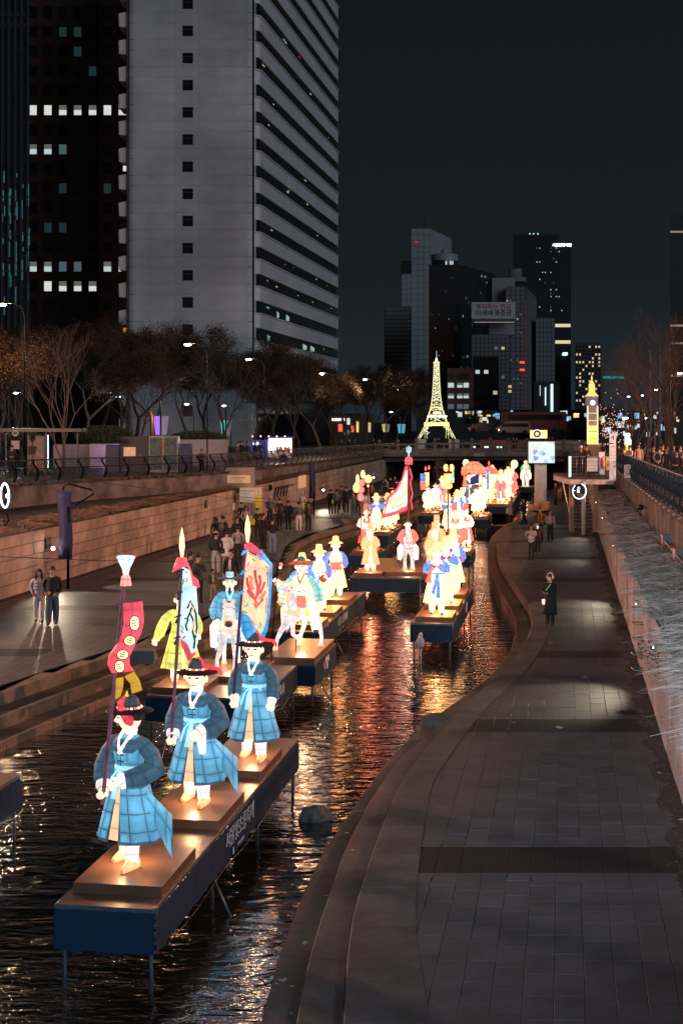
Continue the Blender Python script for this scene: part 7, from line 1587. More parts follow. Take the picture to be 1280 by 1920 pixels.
# blue rider
SKN = 'face'
hp_ = on(fB, -1.36, 3.0)
horse('white lantern horse with orange bridle and black muzzle under the blue rider', hp_, .05, .80, star=True, legs=[((-.17, -.52), (-.26, -.60), (-.34, -.66)), ((.17, -.52), (.17, -.56), (.17, -.50)), ((-.17, .52), (-.19, .66), (-.18, .52)), ((.17, .52), (.22, .60), (.24, .44))])
BR = figure('blue-robed bearded rider in a grey hat on the bridled white horse', hp_ + V(0, .05, .20), .05, coat='blue', belt=None, hat='gat', la='rein', ra='rein', s=.95, sit=True, trous='white', big_sleeve=1.25, cuff='blue', collar='aqua', flare=1.0)
MB().tube([(0, -.14, 1.72), (.0, -.16, 1.62), (.0, -.14, 1.54)], [.03, .035, .008], 8).build('beard', LD('hair'), BR)
# mounted drummer
hp_ = on(fD, -.62, 1.55)
horse('prancing white lantern horse with gold outlines and one raised foreleg under the drummer', hp_, -.50, .84, strap='gold', blanket='gold', mane='cream', prance=True, legs=[((-.17, -.50), (-.34, -.60), (-.44, -.72)), ((.17, -.52), (.17, -.56), (.17, -.50)), ((-.17, .52), (-.24, .60), (-.30, .40)), ((.17, .52), (.26, .66), (.34, .62))])
DR = figure('mounted drummer in a yellow vest with aqua sleeves raising a drum stick, red-brimmed hat', hp_ + V(0, .02, .20), -.15, inner='short', flare=.85, coat='yellow', sleeve='aqua', belt='royal', hat='redbrim', la=((-.40, -.02, 1.22), (-.56, -.14, 1.42)), ra=((.42, -.02, 1.22), (.50, -.2, .90)), s=1.0, sit=True, trous='white', vest='yellow', collar='magenta', cuff='skin', big_sleeve=1.15, ties=True)
drum(DR, (-.02, -.42, 1.00), .16, .44, L('coral'), None, 'X'); MB().tube([(-.28, -.42, 1.10), (.26, -.42, 1.10)], .035, 6).build('drum_rim', L('straw'), DR)
MB().tube([(-.56, -.18, 1.46), (-.48, -.22, 1.86)], .010, 6).build('drum_stick', LD('brown'), DR); MB().ball((-.47, -.22, 1.90), .045, 8, 6).build('stick_head', L('coral'), DR); MB().ball((-.49, -.22, 1.82), .035, 8, 6).build('stick_bead', L('white'), DR)
tag(MB().tube([(0, 0, 0), (.02, 0, .42)], .012, 6).build('support_rod', M_metal, None, hp_ + V(-.12, -.52, 0)), 'thin black rod holding up the raised foreleg of the prancing horse', 'rod')
# central rider
SKN = 'skin'
hp_ = on(fE, -1.75, 2.0)
horse('white lantern horse in the middle of the central stage with a red breast strap', hp_, 0, .72, strap='coral', hd='down', legs=[((-.17, -.52), (-.20, -.60), (-.24, -.56)), ((.17, -.52), (.22, -.60), (.26, -.62)), ((-.17, .52), (-.16, .66), (-.12, .52)), ((.17, .52), (.22, .60), (.24, .44))])
CR = figure('rider with bulky red sleeves and a dark blue robe on the central white horse', hp_ + V(0, .1, .12), 0, inner='short', coat='deepblue', sleeve='coral', belt=None, hat='blackhat', la='clasp', ra='clasp', s=.86, sit=True, trous='white', big_sleeve=1.5, cuff='cream')
tag(MB().tube([(0, 0, 0), (0, 0, .75)], .012, 6).build('support_rod', M_metal, None, hp_ + V(0, -.40, 0)), 'thin black rod under the chest of the central white horse', 'rod')
horse('farthest small white lantern horse on the last stage', on(fN, -.75, 1.5, False), 0, .95, strap='gold', hd='up')
FRD = figure('rider in black and green on the farthest white horse', on(fN, -.75, 1.6, False) + V(0, 0, .35), 0, coat='cream', sleeve='green', belt='gold', hat='blackhat', la='rein', ra='rein', s=1.0, sit=True, trous='white', face=False)
horse('yellow-draped lantern horse behind the fan post', on(fM, -3.2, 9.2), 0, .85, blanket='yellow', col='cream')

# --- banners and poles
def W(px, py, D): return P(px, py, D)
def pole(t, o, px0, py0, px1, py1, D, r=.022, m=None, name='pole'):
    a, c = W(px0, py0, D) - o, W(px1, py1, D) - o; MB().tube([a, c], [r, r * .9], 10).build(name, m or lant('silk_pole', (.10, .035, .06), 1, (0, 0, 0), .02), t); return a, c
def puffy(rows, D, th, o, uvn, seg=9):
    """rows of (xl, yl, xr, yr) in photo pixels at distance D -> pillow-shaped cloth with real thickness"""
    rings = []; n = len(rows)
    for i, (xl, yl, xr, yr) in enumerate(rows):
        a, c = W(xl, yl, D) - o, W(xr, yr, D) - o; k = math.sin(PI * (i + .35) / (n - .3)) ** .4 if n > 2 else 1; ring = []
        for j in range(seg): f = j / (seg - 1); ring.append(a.lerp(c, f) + V(0, -th * k * math.sin(PI * f) ** .6, 0))
        for j in range(seg - 2, 0, -1): f = j / (seg - 1); ring.append(a.lerp(c, f) + V(0, th * .5 * k * math.sin(PI * f) ** .6, 0))
        rings.append(ring)
    return MB().loft(rings, True, (True, True), 0, uvn)
def strokes(paths, D, o, r, m, name, t, off=.09, flat=1):
    for p_ in paths: MB().tube([W(x, y, D) - o + V(0, -off, 0) for x, y in p_], r, 5).build(name, m, t)
# red serpentine banner of the first guard
D = on(fA, -.62, 1.25).y - .22; o = W(205, 1480, D); t = thing('parade_banner', 'serpentine pink-red banner with four round medallions and two yellow tails, held by the nearest guard', 'banner', o)
pole(t, o, 192, 1508, 232, 1100, D, .026)
pole(t, o, 217, 1133, 270, 1125, D, .012, name='crossbar')
puffy([(228, 1131, 267, 1127), (231, 1148, 269, 1148), (232, 1170, 270, 1168), (228, 1190, 264, 1190), (217, 1210, 252, 1212), (204, 1228, 243, 1232), (201, 1246, 243, 1246), (209, 1262, 252, 1258)], D, .10, o, (2, 5)).build('banner_cloth', lant('silk_pinkred', (.95, .10, .14), 1, (.25, .01, .03), .03, hot=.2), t)
M_tail = lant('silk_tail', (.62, .34, .03), 1, (.2, .1, .0), .02, mott=.05, hot=.1)
puffy([(216, 1272, 232, 1270), (217, 1290, 231, 1290), (216, 1312, 226, 1306)], D, .03, o, (1, 1)).build('yellow_tail', M_tail, t)
puffy([(233, 1269, 251, 1259), (244, 1282, 262, 1276), (247, 1301, 267, 1294)], D, .03, o, (1, 1)).build('yellow_tail', M_tail, t)
M_med = L('cream'); 
for (x, y, rx, ry) in ((255, 1166, 9, 13.5), (246, 1199, 10.5, 9), (233, 1225, 10.5, 8.5), (227, 1247, 9, 11)):
    c = W(x, y, D) - o + V(0, -.115, 0); u_ = D / F
    MB().tube([c + V(rx * u_ * math.cos(a), 0, ry * u_ * math.sin(a)) for a in np.linspace(0, 2 * PI, 25)], .008, 6, cap=False).build('medallion_rim', LD('brown'), t)
    b = MB(); b.lathe([(.001, .012), (1, .004), (1.0, -.01)], n=20); ob = b.build('medallion', M_med, t); ob.matrix_local = Matrix.Translation(c) @ Matrix.Diagonal((rx * u_ * .95, 1, ry * u_ * .95, 1)) @ Matrix.Rotation(PI / 2, 4, 'X')
    for k in (-1, 0, 1): MB().tube([c + V(-rx * u_ * .55, -.018, k * ry * u_ * .38 - .005), c + V(rx * u_ * .5, -.018, k * ry * u_ * .38 + .012)], .0085, 5).build('medallion_bar', LD('brown'), t)
c0 = W(236, 1098, D) - o; u_ = D / F
MB().lathe([(11 * u_, 0), (8.5 * u_, 16 * u_), (5.5 * u_, 20 * u_), (2 * u_, 21 * u_)], c0, 16, uvn=(6, 2), cap=(True, True)).build('pole_bell', lant('silk_bell', (1.15, .38, .34), 1, (.4, .03, .05)), t)
MB().lathe([(5 * u_, 21 * u_), (8 * u_, 33 * u_), (13.5 * u_, 44 * u_), (18 * u_, 54 * u_), (13 * u_, 56.5 * u_), (1 * u_, 57 * u_)], c0, 20, sy=.6, uvn=(7, 3), cap=(True, True)).build('pole_fan', lant('silk_fan', (.85, 1.15, 1.2), 1, (.02, .12, .16), .04), t)
# dragon flag (pale blue) of the middle guard
D = on(fA, -.60, 4.25).y - .2; o = W(322, 1400, D); t = thing('parade_banner', 'narrow pale-blue dragon banner edged with pink ribbons, on the pole of the middle guard', 'banner', o)
pole(t, o, 320, 1410, 341, 1066, D, .026)
puffy([(341, 1062, 356, 1070), (341, 1090, 361, 1098), (339, 1110, 368, 1100), (337, 1130, 371, 1140), (336, 1165, 372, 1170), (334, 1194, 371, 1205), (350, 1205, 366, 1220), (357, 1222, 361, 1226)], D, .05, o, (1, 2)).build('banner_cloth', lant('silk_paleblue', (.72, .98, 1.05), 1, (.25, .4, .45), .012, mott=.05, hot=.15), t)
puffy([(332, 1045, 350, 1045), (326, 1060, 352, 1062), (322, 1074, 336, 1066)], D, .09, o, (2, 2)).build('pink_ribbon', lant('silk_pinkred', (0, 0, 0)), t)
puffy([(349, 1050, 356, 1062), (354, 1075, 362, 1080), (358, 1090, 372, 1088), (366, 1105, 375, 1100)], D + .12, .07, o, (1, 4)).build('pink_ribbon', lant('silk_pinkred', (0, 0, 0)), t)
puffy([(337, 1196, 355, 1198), (340, 1212, 360, 1205), (348, 1228, 362, 1220), (352, 1240, 368, 1226), (356, 1239, 366, 1226)], D + .05, .09, o, (2, 4)).build('pink_ribbon', lant('silk_pinkred', (0, 0, 0)), t)
strokes([[(352, 1140), (358, 1125), (362, 1135), (356, 1150), (352, 1160), (347, 1158)], [(358, 1150), (364, 1165), (362, 1185), (366, 1200), (364, 1215)], [(354, 1160), (349, 1172), (352, 1182)], [(362, 1135), (368, 1150), (370, 1175), (367, 1195)]], D, o, .016, LD('dgreen'), 'painted_dragon', t, .055)
strokes([[(356, 1130), (364, 1140), (360, 1152)], [(366, 1160), (362, 1175), (369, 1190)], [(354, 1122), (350, 1122)]], D, o, .009, L('gold'), 'painted_cloud', t, .07)
strokes([[(346, 1071), (353, 1074)], [(341, 1091), (346, 1084), (343, 1096)], [(340, 1172), (345, 1180)]], D, o, .012, L('green'), 'painted_corner', t, .045)
strokes([[(349, 1083), (353, 1088), (347, 1090)], [(340, 1180), (344, 1186)], [(343, 1196), (349, 1192)]], D, o, .012, L('red'), 'painted_flower', t, .05)
for y in (1068, 1110, 1154, 1194): x = 341 - (y - 1066) * .055; MB().tube([W(x - 9, y + 4, D) - o, W(x, y, D) - o + V(0, -.04, 0), W(x + 8, y - 1, D) - o], [.008, .02, .008], 6).build('tie', LD('purple'), t); MB().tube([W(x, y, D) - o + V(0, -.04, 0), W(x - 6, y + 14, D) - o], [.012, .022], 6).build('tie', LD('purple'), t)
M_flame = lant('silk_flame', (1.5, 1.1, .6), 1, (.5, .25, .05), .02, mott=.03, hot=.1)
MB().lathe([(2.5 * D / F, 0), (5.5 * D / F, 20 * D / F), (4.5 * D / F, 38 * D / F), (.5 * D / F, 56 * D / F)], W(341, 1045, D) - o, 12, uvn=(4, 3), cap=(True, True)).build('flame_tip', M_flame, t)
# phoenix flag of the third guard
D = on(fA, -.55, 7.1).y - .18; o = W(440, 1330, D); t = thing('parade_banner', 'large peach phoenix banner with flowing blue ribbons, on the pole of the third guard', 'banner', o)
pole(t, o, 437, 1320, 459, 1035, D, .026, LD('purple'))
puffy([(464, 1034, 496, 1052), (460, 1052, 505, 1062), (457, 1075, 504, 1085), (455, 1100, 503, 1112), (452, 1125, 501, 1138), (451, 1146, 500, 1158), (467, 1155, 497, 1172), (475, 1172, 493, 1180), (486, 1187, 489, 1188)], D, .06, o, (2, 3)).build('banner_cloth', lant('silk_peachflag', (1.35, .72, .42), 1, (.8, .25, .1), .012, mott=.06, hot=.15), t)
MB_ = lant('silk_ribbon', (.07, .42, .85), 1, (.01, .1, .25), .03, hot=.3)
puffy([(484, 1032, 490, 1030), (480, 1042, 500, 1044), (497, 1062, 511, 1058), (503, 1090, 510, 1090), (502, 1120, 508, 1122), (498, 1150, 506, 1150), (492, 1180, 502, 1180), (487, 1190, 496, 1196)], D + .1, .10, o, (2, 7)).build('blue_ribbon', MB_, t)
puffy([(448, 1148, 462, 1148), (450, 1165, 474, 1160), (452, 1185, 480, 1178), (462, 1205, 482, 1200)], D + .14, .12, o, (4, 4)).build('blue_ribbon', MB_, t)
puffy([(458, 1020, 470, 1017), (458, 1028, 482, 1026), (470, 1034, 492, 1038), (480, 1038, 496, 1043)], D - .05, .09, o, (2, 3)).build('pink_ribbon', lant('silk_pinkred', (0, 0, 0)), t)
cr_ = lant('silk_crimson', (.62, .09, .08), 1, (.2, 0, .02), .02)
strokes([[(478, 1068), (480, 1085), (484, 1100), (483, 1115), (478, 1125)], [(487, 1078), (489, 1090), (486, 1104), (484, 1115)], [(497, 1090), (493, 1102), (488, 1112)], [(464, 1082), (465, 1096), (470, 1108), (477, 1118)], [(464, 1105), (470, 1116), (480, 1124)], [(478, 1125), (485, 1132), (494, 1122)], [(477, 1130), (482, 1140), (484, 1132)]], D, o, .024, cr_, 'painted_phoenix', t, .065)
strokes([[(466, 1080), (472, 1082), (470, 1095), (475, 1105)], [(498, 1108), (492, 1118), (486, 1122)]], D, o, .03, L('coral'), 'painted_wing', t, .055)
strokes([[(462, 1040), (458, 1068)], [(466, 1037), (490, 1050)], [(503, 1066), (502, 1100)], [(500, 1120), (499, 1150)], [(454, 1144), (468, 1152)], [(472, 1164), (486, 1184)]], D, o, .010, cr_, 'painted_border', t, .02)
strokes([[(473, 1046), (479, 1052)], [(498, 1062), (503, 1064)], [(459, 1137), (464, 1134)], [(455, 1145), (464, 1149)], [(487, 1166), (490, 1172)]], D, o, .016, L('green'), 'painted_corner', t, .045)
strokes([[(467, 1052), (466, 1060)], [(500, 1072), (502, 1080)], [(464, 1130), (466, 1136)], [(489, 1172), (487, 1178)]], D, o, .015, L('royal'), 'painted_leaf', t, .045)
for y in (1034, 1072, 1110): x = 459 - (y - 1035) * .077; MB().tube([W(x - 6, y + 6, D) - o, W(x, y, D) - o + V(0, -.05, 0), W(x + 7, y - 2, D) - o], [.012, .028, .012], 6).build('tie', MB_, t)
MB().lathe([(2.6 * D / F, 0), (5.5 * D / F, 22 * D / F), (4.5 * D / F, 36 * D / F), (.5 * D / F, 52 * D / F)], W(464, 1017, D) - o, 12, uvn=(4, 3), cap=(True, True)).build('flame_tip', M_flame, t)
# big triangular dragon flag on the central stage
D = on(fE, -1.6, 3.6).y; o = W(766, 1020, D); t = thing('parade_banner', 'big triangular white dragon flag with a ragged red border on a tall mast', 'banner', o)
pole(t, o, 765, 1040, 766, 872, D, .05, LD('brown'))
puffy([(759, 874, 765, 873), (752, 900, 766, 895), (741, 918, 765, 915), (724, 932, 765, 930), (722, 950, 765, 945), (718, 963, 764, 955), (713, 972, 740, 966), (711, 975, 722, 970)], D, .10, o, (0, 0)).build('red_border', lant('silk_pinkred', (0, 0, 0)), t)
puffy([(761, 882, 763, 881), (753, 905, 763, 900), (744, 922, 763, 918), (730, 934, 763, 931), (726, 946, 763, 942), (722, 958, 762, 948), (721, 963, 740, 959)], D - .10, .06, o, (0, 0)).build('white_field', lant('silk_field', (1.35, 1.1, .95), 1, (.7, .3, .1), .01, mott=.10, hot=.1), t)
strokes([[(757, 903), (752, 908), (756, 914), (760, 920), (757, 928), (750, 935), (742, 938), (736, 945), (742, 950), (752, 946), (758, 940)], [(742, 938), (736, 932), (732, 940), (730, 950)]], D - .1, o, .05, L('orange'), 'painted_dragon', t, .07)
strokes([[(754, 904), (751, 902)], [(744, 930), (747, 936)], [(750, 952), (754, 950)], [(734, 955), (738, 950)]], D - .1, o, .03, L('green'), 'painted_cloud', t, .08)
b = MB()
for (x, y) in ((745, 905), (734, 916), (724, 928), (730, 968), (745, 962), (757, 958)): b.lathe([(.12, 0), (.09, .02)], W(x, y, D) - o, 6, cap=(True, True))
b.build('ragged_tip', lant('silk_pinkred', (0, 0, 0)), t)
u_ = D / F
MB().lathe([(7 * u_, 0), (7.5 * u_, 8 * u_), (6 * u_, 13 * u_), (1 * u_, 16 * u_)], W(766, 871, D) - o, 14, uvn=(6, 3), cap=(True, True)).build('tassel_bell', lant('silk_bell2', (1.0, .16, .20), 1, (.4, .03, .05)), t)
for q in (-3.5, 0, 3.5): MB().tube([W(766, 850, D) - o, W(766 + q, 846, D) - o, W(766 + q, 836 + abs(q) * .6, D) - o], 1.2 * u_, 6).build('trident', L('cyan'), t)
MB().tube([W(766, 857, D) - o, W(766, 848, D) - o], 1.5 * u_, 6).build('trident_stem', L('cyan'), t)
strokes([[(768, 878), (772, 895), (769, 905), (773, 925), (770, 940), (773, 955)]], D, o, .03, lant('silk_pinkred', (0, 0, 0)), 'red_cord', t, .05)
# lantern cluster, fan post and others
D = on(fH, -.6, 1.0).y - .3; o = W(675, 1000, D); u_ = D / F; t = thing('lantern_cluster', 'pole hung with small pink and yellow lanterns above the left red-robed bearer', 'lantern', o)
pole(t, o, 675, 1030, 679, 888, D, .03, LD('brown'))
for (x, y, w_, h_, c) in ((676, 932, 6, 7, 'pinkr'), (677, 918, 6, 6, 'pinkr'), (678, 905, 5.5, 6, 'pinkr'), (668, 914, 6.5, 9, 'straw'), (670, 898, 3, 8, 'yellow'), (680, 889, 4, 7, 'yellow')):
    MB().lathe([(w_ * .5 * u_, -h_ * u_), (w_ * u_, -h_ * .5 * u_), (w_ * u_, h_ * .3 * u_), (w_ * .4 * u_, h_ * u_)], W(x, y, D) - o, 10, uvn=(4, 2), cap=(True, True)).build('small_lantern', L(c), t)
t = thing('fan_lantern', 'round yellow fan-shaped lantern on its own pole at the left', 'lantern', W(690, 1000, D)); o = W(690, 1000, D); pole(t, o, 690, 1010, 690, 908, D, .025, LD('brown'))
MB().ball(W(690, 898, D) - o, (7.2 * u_, 2.5 * u_, 7.5 * u_), 14, 10, 0, (4, 4)).build('fan_disc', L('straw'), t); MB().lathe([(2 * u_, 0), (1.5 * u_, -4 * u_)], W(690, 909, D) - o, 8, cap=(True, True)).build('neck', L('straw'), t)
D = on(fI, -.75, .9).y - .3; u_ = D / F; o = W(838, 1010, D); t = thing('bat_fan_post', 'tall post with a bat-shaped disc, a rectangular plate and a round fan glowing yellow', 'lantern', o)
pole(t, o, 839, 1040, 840, 882, D, .04, LD('brown'))
c = W(841, 877, D) - o
for s_ in (-1, 1): MB().ball(c + V(s_ * 5.2 * u_, 0, 0), (4.6 * u_, 1.5 * u_, 6.8 * u_), 12, 8, 0, (3, 3)).build('bat_wing', L('straw'), t)
MB().tube([c + V(0, -.03, -4 * u_), c + V(0, -.03, 5 * u_)], [1.8 * u_, 2.4 * u_], 8).build('bat_body', LD('brown'), t)
MB().bevbox(-7 * u_, 7 * u_, -.08, .08, -23 * u_, 0, .03).build('plate_frame', L('gold'), t, W(839, 888, D) - o); MB().bevbox(-4 * u_, 4 * u_, -.11, -.085, -19 * u_, -4 * u_, .01).build('plate_field', L('cream'), t, W(839, 888, D) - o)
MB().ball(W(839, 911, D) - o, (9 * u_, 2 * u_, 6.5 * u_), 14, 8, 0, (5, 3)).build('round_fan', L('straw'), t)
for (px, y0, y1, w_, cols_, lab, D) in ((793, 888, 918, 5.2, ('royal', 'coral'), 'short blue and red hanging banner left of the white attendants', 92), (800, 886, 918, 4.2, ('straw', 'straw'), 'narrow yellow hanging banner next to the blue and red one', 92.5), (914, 878, 918, 2.4, ('royal', 'royal'), 'slim blue pennant in front of the palanquin', 96)):
    u_ = D / F; o = W(px, 960, D); t = thing('parade_banner', lab, 'banner', o); pole(t, o, px + w_ * .9, 965, px + w_ * .9, y0 - 6, D, .02, LD('brown'))
    ym = (y0 + y1) / 2; puffy([(px - w_, y0, px + w_, y0), (px - w_, ym, px + w_, ym)], D, .1, o, (2, 2)).build('banner_cloth', L(cols_[0]), t); puffy([(px - w_, ym, px + w_, ym), (px - w_ * .9, y1, px + w_ * .9, y1)], D, .1, o, (2, 2)).build('banner_cloth', L(cols_[1]), t)
    MB().lathe([(.02, 0), (.07, .08), (.01, .28)], W(px + w_ * .9, y0 - 6, D) - o, 8).build('finial', L('coral'), t)
D = 97; o = W(890, 960, D); t = thing('parade_banner', 'dark blue and grey square banner of the escort captain', 'banner', o); pole(t, o, 897, 950, 897, 884, D, .025, LD('navy'))
puffy([(881, 896, 897, 888), (882, 909, 897, 906)], D, .12, o, (2, 2)).build('banner_cloth', L('navy'), t); puffy([(883, 910, 897, 907), (884, 924, 898, 920)], D, .12, o, (2, 2)).build('banner_cloth', L('grey'), t)
# palanquin
pp = on(fM, -2.75, 3.2); t = thing('palanquin', 'glowing orange-red palanquin with a curved tent roof on the widest stage', 'palanquin', pp, -.05); t.scale = (.58, .58, .80)
b = MB(); rf = [[V(1.35 * f * sx, .9 * f * sy, z) for sx, sy in ((-1, -1), (-.33, -1.05), (.33, -1.05), (1, -1), (1.05, 0), (1, 1), (.33, 1.05), (-.33, 1.05), (-1, 1), (-1.05, 0))] for f, z in ((1.06, 2.55), (1.02, 2.95), (.7, 3.3), (.35, 3.5), (.06, 3.55))]
b.loft(rf, True, (True, True), 0, (10, 3)); b.build('tent_roof', lant('silk_tent', (1.15, .36, .20), 1, (.5, .1, .03), .05), t)
MB().loft([[V(1.44 * math.cos(a), .95 * math.sin(a), z + .05 * math.cos(8 * a)) for a in np.linspace(0, 2 * PI, 41)[:-1]] for z in (2.35, 2.58)], True, mi=0, uvn=(12, 1)).build('valance', L('coral'), t)
for sx in (-1, 1):
    for sy in (-1, 1): MB().tube([(sx * 1.1, sy * .7, .1), (sx * 1.1, sy * .7, 2.5)], .05, 8).build('roof_post', L('coral'), t)
MB().bevbox(-.85, .85, -.55, .55, .7, 1.2, .03).build('seat_box', L('cream'), t)
MB().tube([(-1.9, -.7, .9), (1.9, -.7, .9)], .06, 8).build('carrying_pole', LD('brown'), t); MB().tube([(-1.9, .7, .9), (1.9, .7, .9)], .06, 8).build('carrying_pole', LD('brown'), t)
pp = on(fM, -1.7, 5.0); t = thing('palanquin', 'smaller red tiled canopy right behind the tent-roofed palanquin', 'palanquin', pp, -.05); t.scale = (.62, .62, .82)
b = MB(); b.loft([[V(f * sx, f * .7 * sy, z) for sx, sy in ((-1, -1), (1, -1), (1, 1), (-1, 1))] for f, z in ((1.5, 2.3), (1.1, 2.45), (.7, 2.75), (.1, 3.0))], True, (True, True), 0, (8, 3), False); b.build('canopy_roof', L('coral'), t)
for sx in (-1, 1): MB().bevbox(sx * .9 - .06, sx * .9 + .06, -.6, -.48, .1, 2.35, .01).build('canopy_post', L('gold'), t)
MB().bevbox(-.5, .5, -.3, .3, .6, 1.5, .05).build('shrine_box', L('orange'), t)
for (fx, fy, px, py, r, lab, c) in ((-2.6, 6.0, 873, 868, 5.8, 'round pale lantern with a painted face above the palanquin roof', 'cream'), (-1.2, 12.0, 964, 870, 6.6, 'larger round pale lantern with a painted face above the far escort', 'cream')):
    D = on(fM, fx, fy).y; u_ = D / F; o = W(px, 900, D); t = thing('round_lantern', lab, 'lantern', o); pole(t, o, px, 948, px, py + r, D, .04, LD('brown'))
    MB().ball(W(px, py, D) - o, (r * u_, r * .8 * u_, r * 1.15 * u_), 16, 10, 0, (6, 4)).build('lantern_globe', L(c), t)
    strokes([[(px - 2.5, py - 1), (px - 1.6, py - 1.6)], [(px + 1.6, py - 1.6), (px + 2.5, py - 1)], [(px - 1.2, py + 2.5), (px + 1.2, py + 2.5)]], D, o, .035, LD('brown'), 'painted_face', t, r * .82 * u_)
D = on(fM, -1.8, 9).y; o = W(897, 900, D); t = thing('canopy_lantern', 'dark teal umbrella-shaped lantern behind the palanquin roof', 'lantern', o); pole(t, o, 897, 940, 897, 872, D, .03, LD('brown'))
MB().lathe([(7 * D / F, 0), (6.5 * D / F, 4 * D / F), (3 * D / F, 8 * D / F), (.8 * D / F, 12 * D / F)], W(897, 876, D) - o, 16, uvn=(6, 3)).build('canopy', lant('silk_dteal', (0, 0, 0)), t)
D = on(fM, -3.1, 4.2).y - .3; o = W(851, 905, D); t = thing('curved_sword', 'pale curved sword lantern held up left of the palanquin', 'lantern', o)
MB().tube([W(849, 900, D) - o, W(848, 890, D) - o, W(850, 880, D) - o], [(.10, .03), (.10, .03), (.02, .01)], 8).build('blade', L('aqua'), t); MB().tube([W(849, 905, D) - o, W(849, 900, D) - o], .06, 6).build('handle', L('straw'), t)

for (a, c, lab) in ((on(fA, -.70, 1.25) + V(.25, .3, 1.5), on(fB, -1.2, 0, False), 'thin guy wire from the nearest guard to the stage behind'), (on(fA, -.6, 4.25) + V(-.35, 0, 1.3), on(fA, -1.1, 3.3), 'thin guy wire beside the middle guard'), (on(fE, -1.6, 3.6) + V(0, 0, 3.2), on(fF, -1.1, 2.0), 'thin guy wire from the dragon flag mast down to the right stage')):
    tag(MB().tube([a, c], .004, 4).build('guy_wire', M_steel), lab, 'wire')
# ================================================================ people (one continuous skinned body each, clothing by material)
CLO = {}
def cloth(c, rough=.8):
    k = 'cloth_%g_%g_%g' % c
    return mat(k, c, rough, var=.22, vs=14, bump=.15, bs=30)
SKIN = mat('person_skin', (.42, .26, .19), .5, var=.08)
BLK, NVY, GRY, LGR, WHT, BEI, BRN, OLV, JEA, CRM, PNK, DGR = (.012, .012, .014), (.015, .02, .035), (.10, .10, .105), (.28, .27, .27), (.55, .52, .50), (.36, .28, .20), (.09, .05, .03), (.05, .05, .035), (.05, .08, .13), (.50, .44, .36), (.42, .28, .28), (.03, .03, .033)
def body(pose, top, legs, coatlen=.0, puff=1.0, wide=1.0, walk=0.0):
    """skeleton -> Skin modifier -> one mesh; material slots 0 skin 1 top 2 legs 3 shoes"""
    sh = .185 * (1 + (puff - 1) * .3)
    Vx = [(0, 0, .93), (0, 0, 1.10), (0, 0, 1.28), (0, .0, 1.42), (0, 0, 1.50), (0, -.005, 1.57), (0, -.015, 1.66), (0, -.01, 1.735)]
    Rd = [(.145 * puff, .115 * puff), (.135 * puff, .10 * puff), (.165 * puff, .115 * puff), (.12, .085), (.052, .052), (.075, .085), (.086, .098), (.055, .062)]
    E = [(i, i + 1) for i in range(7)]; bone = {(0, 1): 1, (1, 2): 1, (2, 3): 1, (3, 4): 0, (4, 5): 0, (5, 6): 0, (6, 7): 0}
    def chain(start, pts, rs, ms):
        prev = start
        for p, r, m in zip(pts, rs, ms): Vx.append(p); Rd.append(r if isinstance(r, tuple) else (r, r)); i = len(Vx) - 1; E.append((prev, i)); bone[(prev, i)] = m; prev = i
        return prev
    A = dict(stand=[((.235, .02, 1.18), (.25, -.03, .93)), ((-.235, .02, 1.18), (-.25, -.03, .93))], photo=[((.25, -.12, 1.22), (.10, -.33, 1.42)), ((-.25, -.12, 1.22), (-.08, -.33, 1.40))], one=[((.25, -.10, 1.20), (.12, -.30, 1.36)), ((-.235, .02, 1.18), (-.25, -.03, .93))],
             pocket=[((.27, .06, 1.18), (.20, -.06, .99)), ((-.27, .06, 1.18), (-.20, -.06, .99))], read=[((.24, -.08, 1.17), (.08, -.27, 1.15)), ((-.24, -.08, 1.17), (-.08, -.27, 1.16))], hold=[((.24, .02, 1.18), (.26, -.08, .95)), ((-.25, -.05, 1.17), (-.12, -.25, 1.10))])[pose]
    hands = []
    for i, (el, wr_) in enumerate(A):
        s_ = 1 if i == 0 else -1; d = (Vector(wr_) - Vector(el)).normalized()
        chain(3, [(s_ * sh, .01, 1.41), el, wr_, tuple(Vector(wr_) + d * .06)], [.068 * puff, .055 * puff, .040 * puff, .026], [1, 1, 1, 0]); hands.append((Vector(wr_) + d * .05, d, s_))
    for s_ in (-1, 1):
        st = walk * s_; k = wide
        chain(0, [(s_ * .095, 0, .85), (s_ * .10, -st * .55, .48), (s_ * .10, -st * .9 + abs(st) * .15, .10), (s_ * .115, -st * .9 - .11, .045)], [.105 * min(k, 1.15), .075 * k, .060 * k, .042], [2, 2, 2, 3])
    me = bpy.data.meshes.new('tmp'); me.from_pydata(Vx, E, []); o = bpy.data.objects.new('tmp', me)
    TS.collection.objects.link(o); m = o.modifiers.new('Skin', 'SKIN'); TS.collection.objects.unlink(o)
    sv = me.skin_vertices[0].data
    for i, r in enumerate(Rd): sv[i].radius = r
    for i in range(len(Rd)): sv[i].use_root = (i == 0)
    s2 = o.modifiers.new('S', 'SUBSURF'); s2.levels = 1; s2.render_levels = 1
    out = evalmesh(o); bpy.data.meshes.remove(me)
    segs = [(Vector(Vx[a]), Vector(Vx[b]), k) for (a, b), k in bone.items()]
    for p in out.polygons:
        c = p.center; best = (9, 0)
        for a, b, k in segs:
            ab = b - a; f = max(0, min(1, (c - a).dot(ab) / max(1e-6, ab.length_squared))); d = (c - (a + ab * f)).length
            if d < best[0]: best = (d, k)
        k = best[1]
        if k == 0 and c.z < 1.47 and abs(c.x) < .2 and c.z > 1.3: k = 1
        if k == 3 and c.z > .11: k = 2
        if k == 2 and c.z < .085: k = 3
        p.material_index = k; p.use_smooth = True
    return out, hands
PCACHE = {}
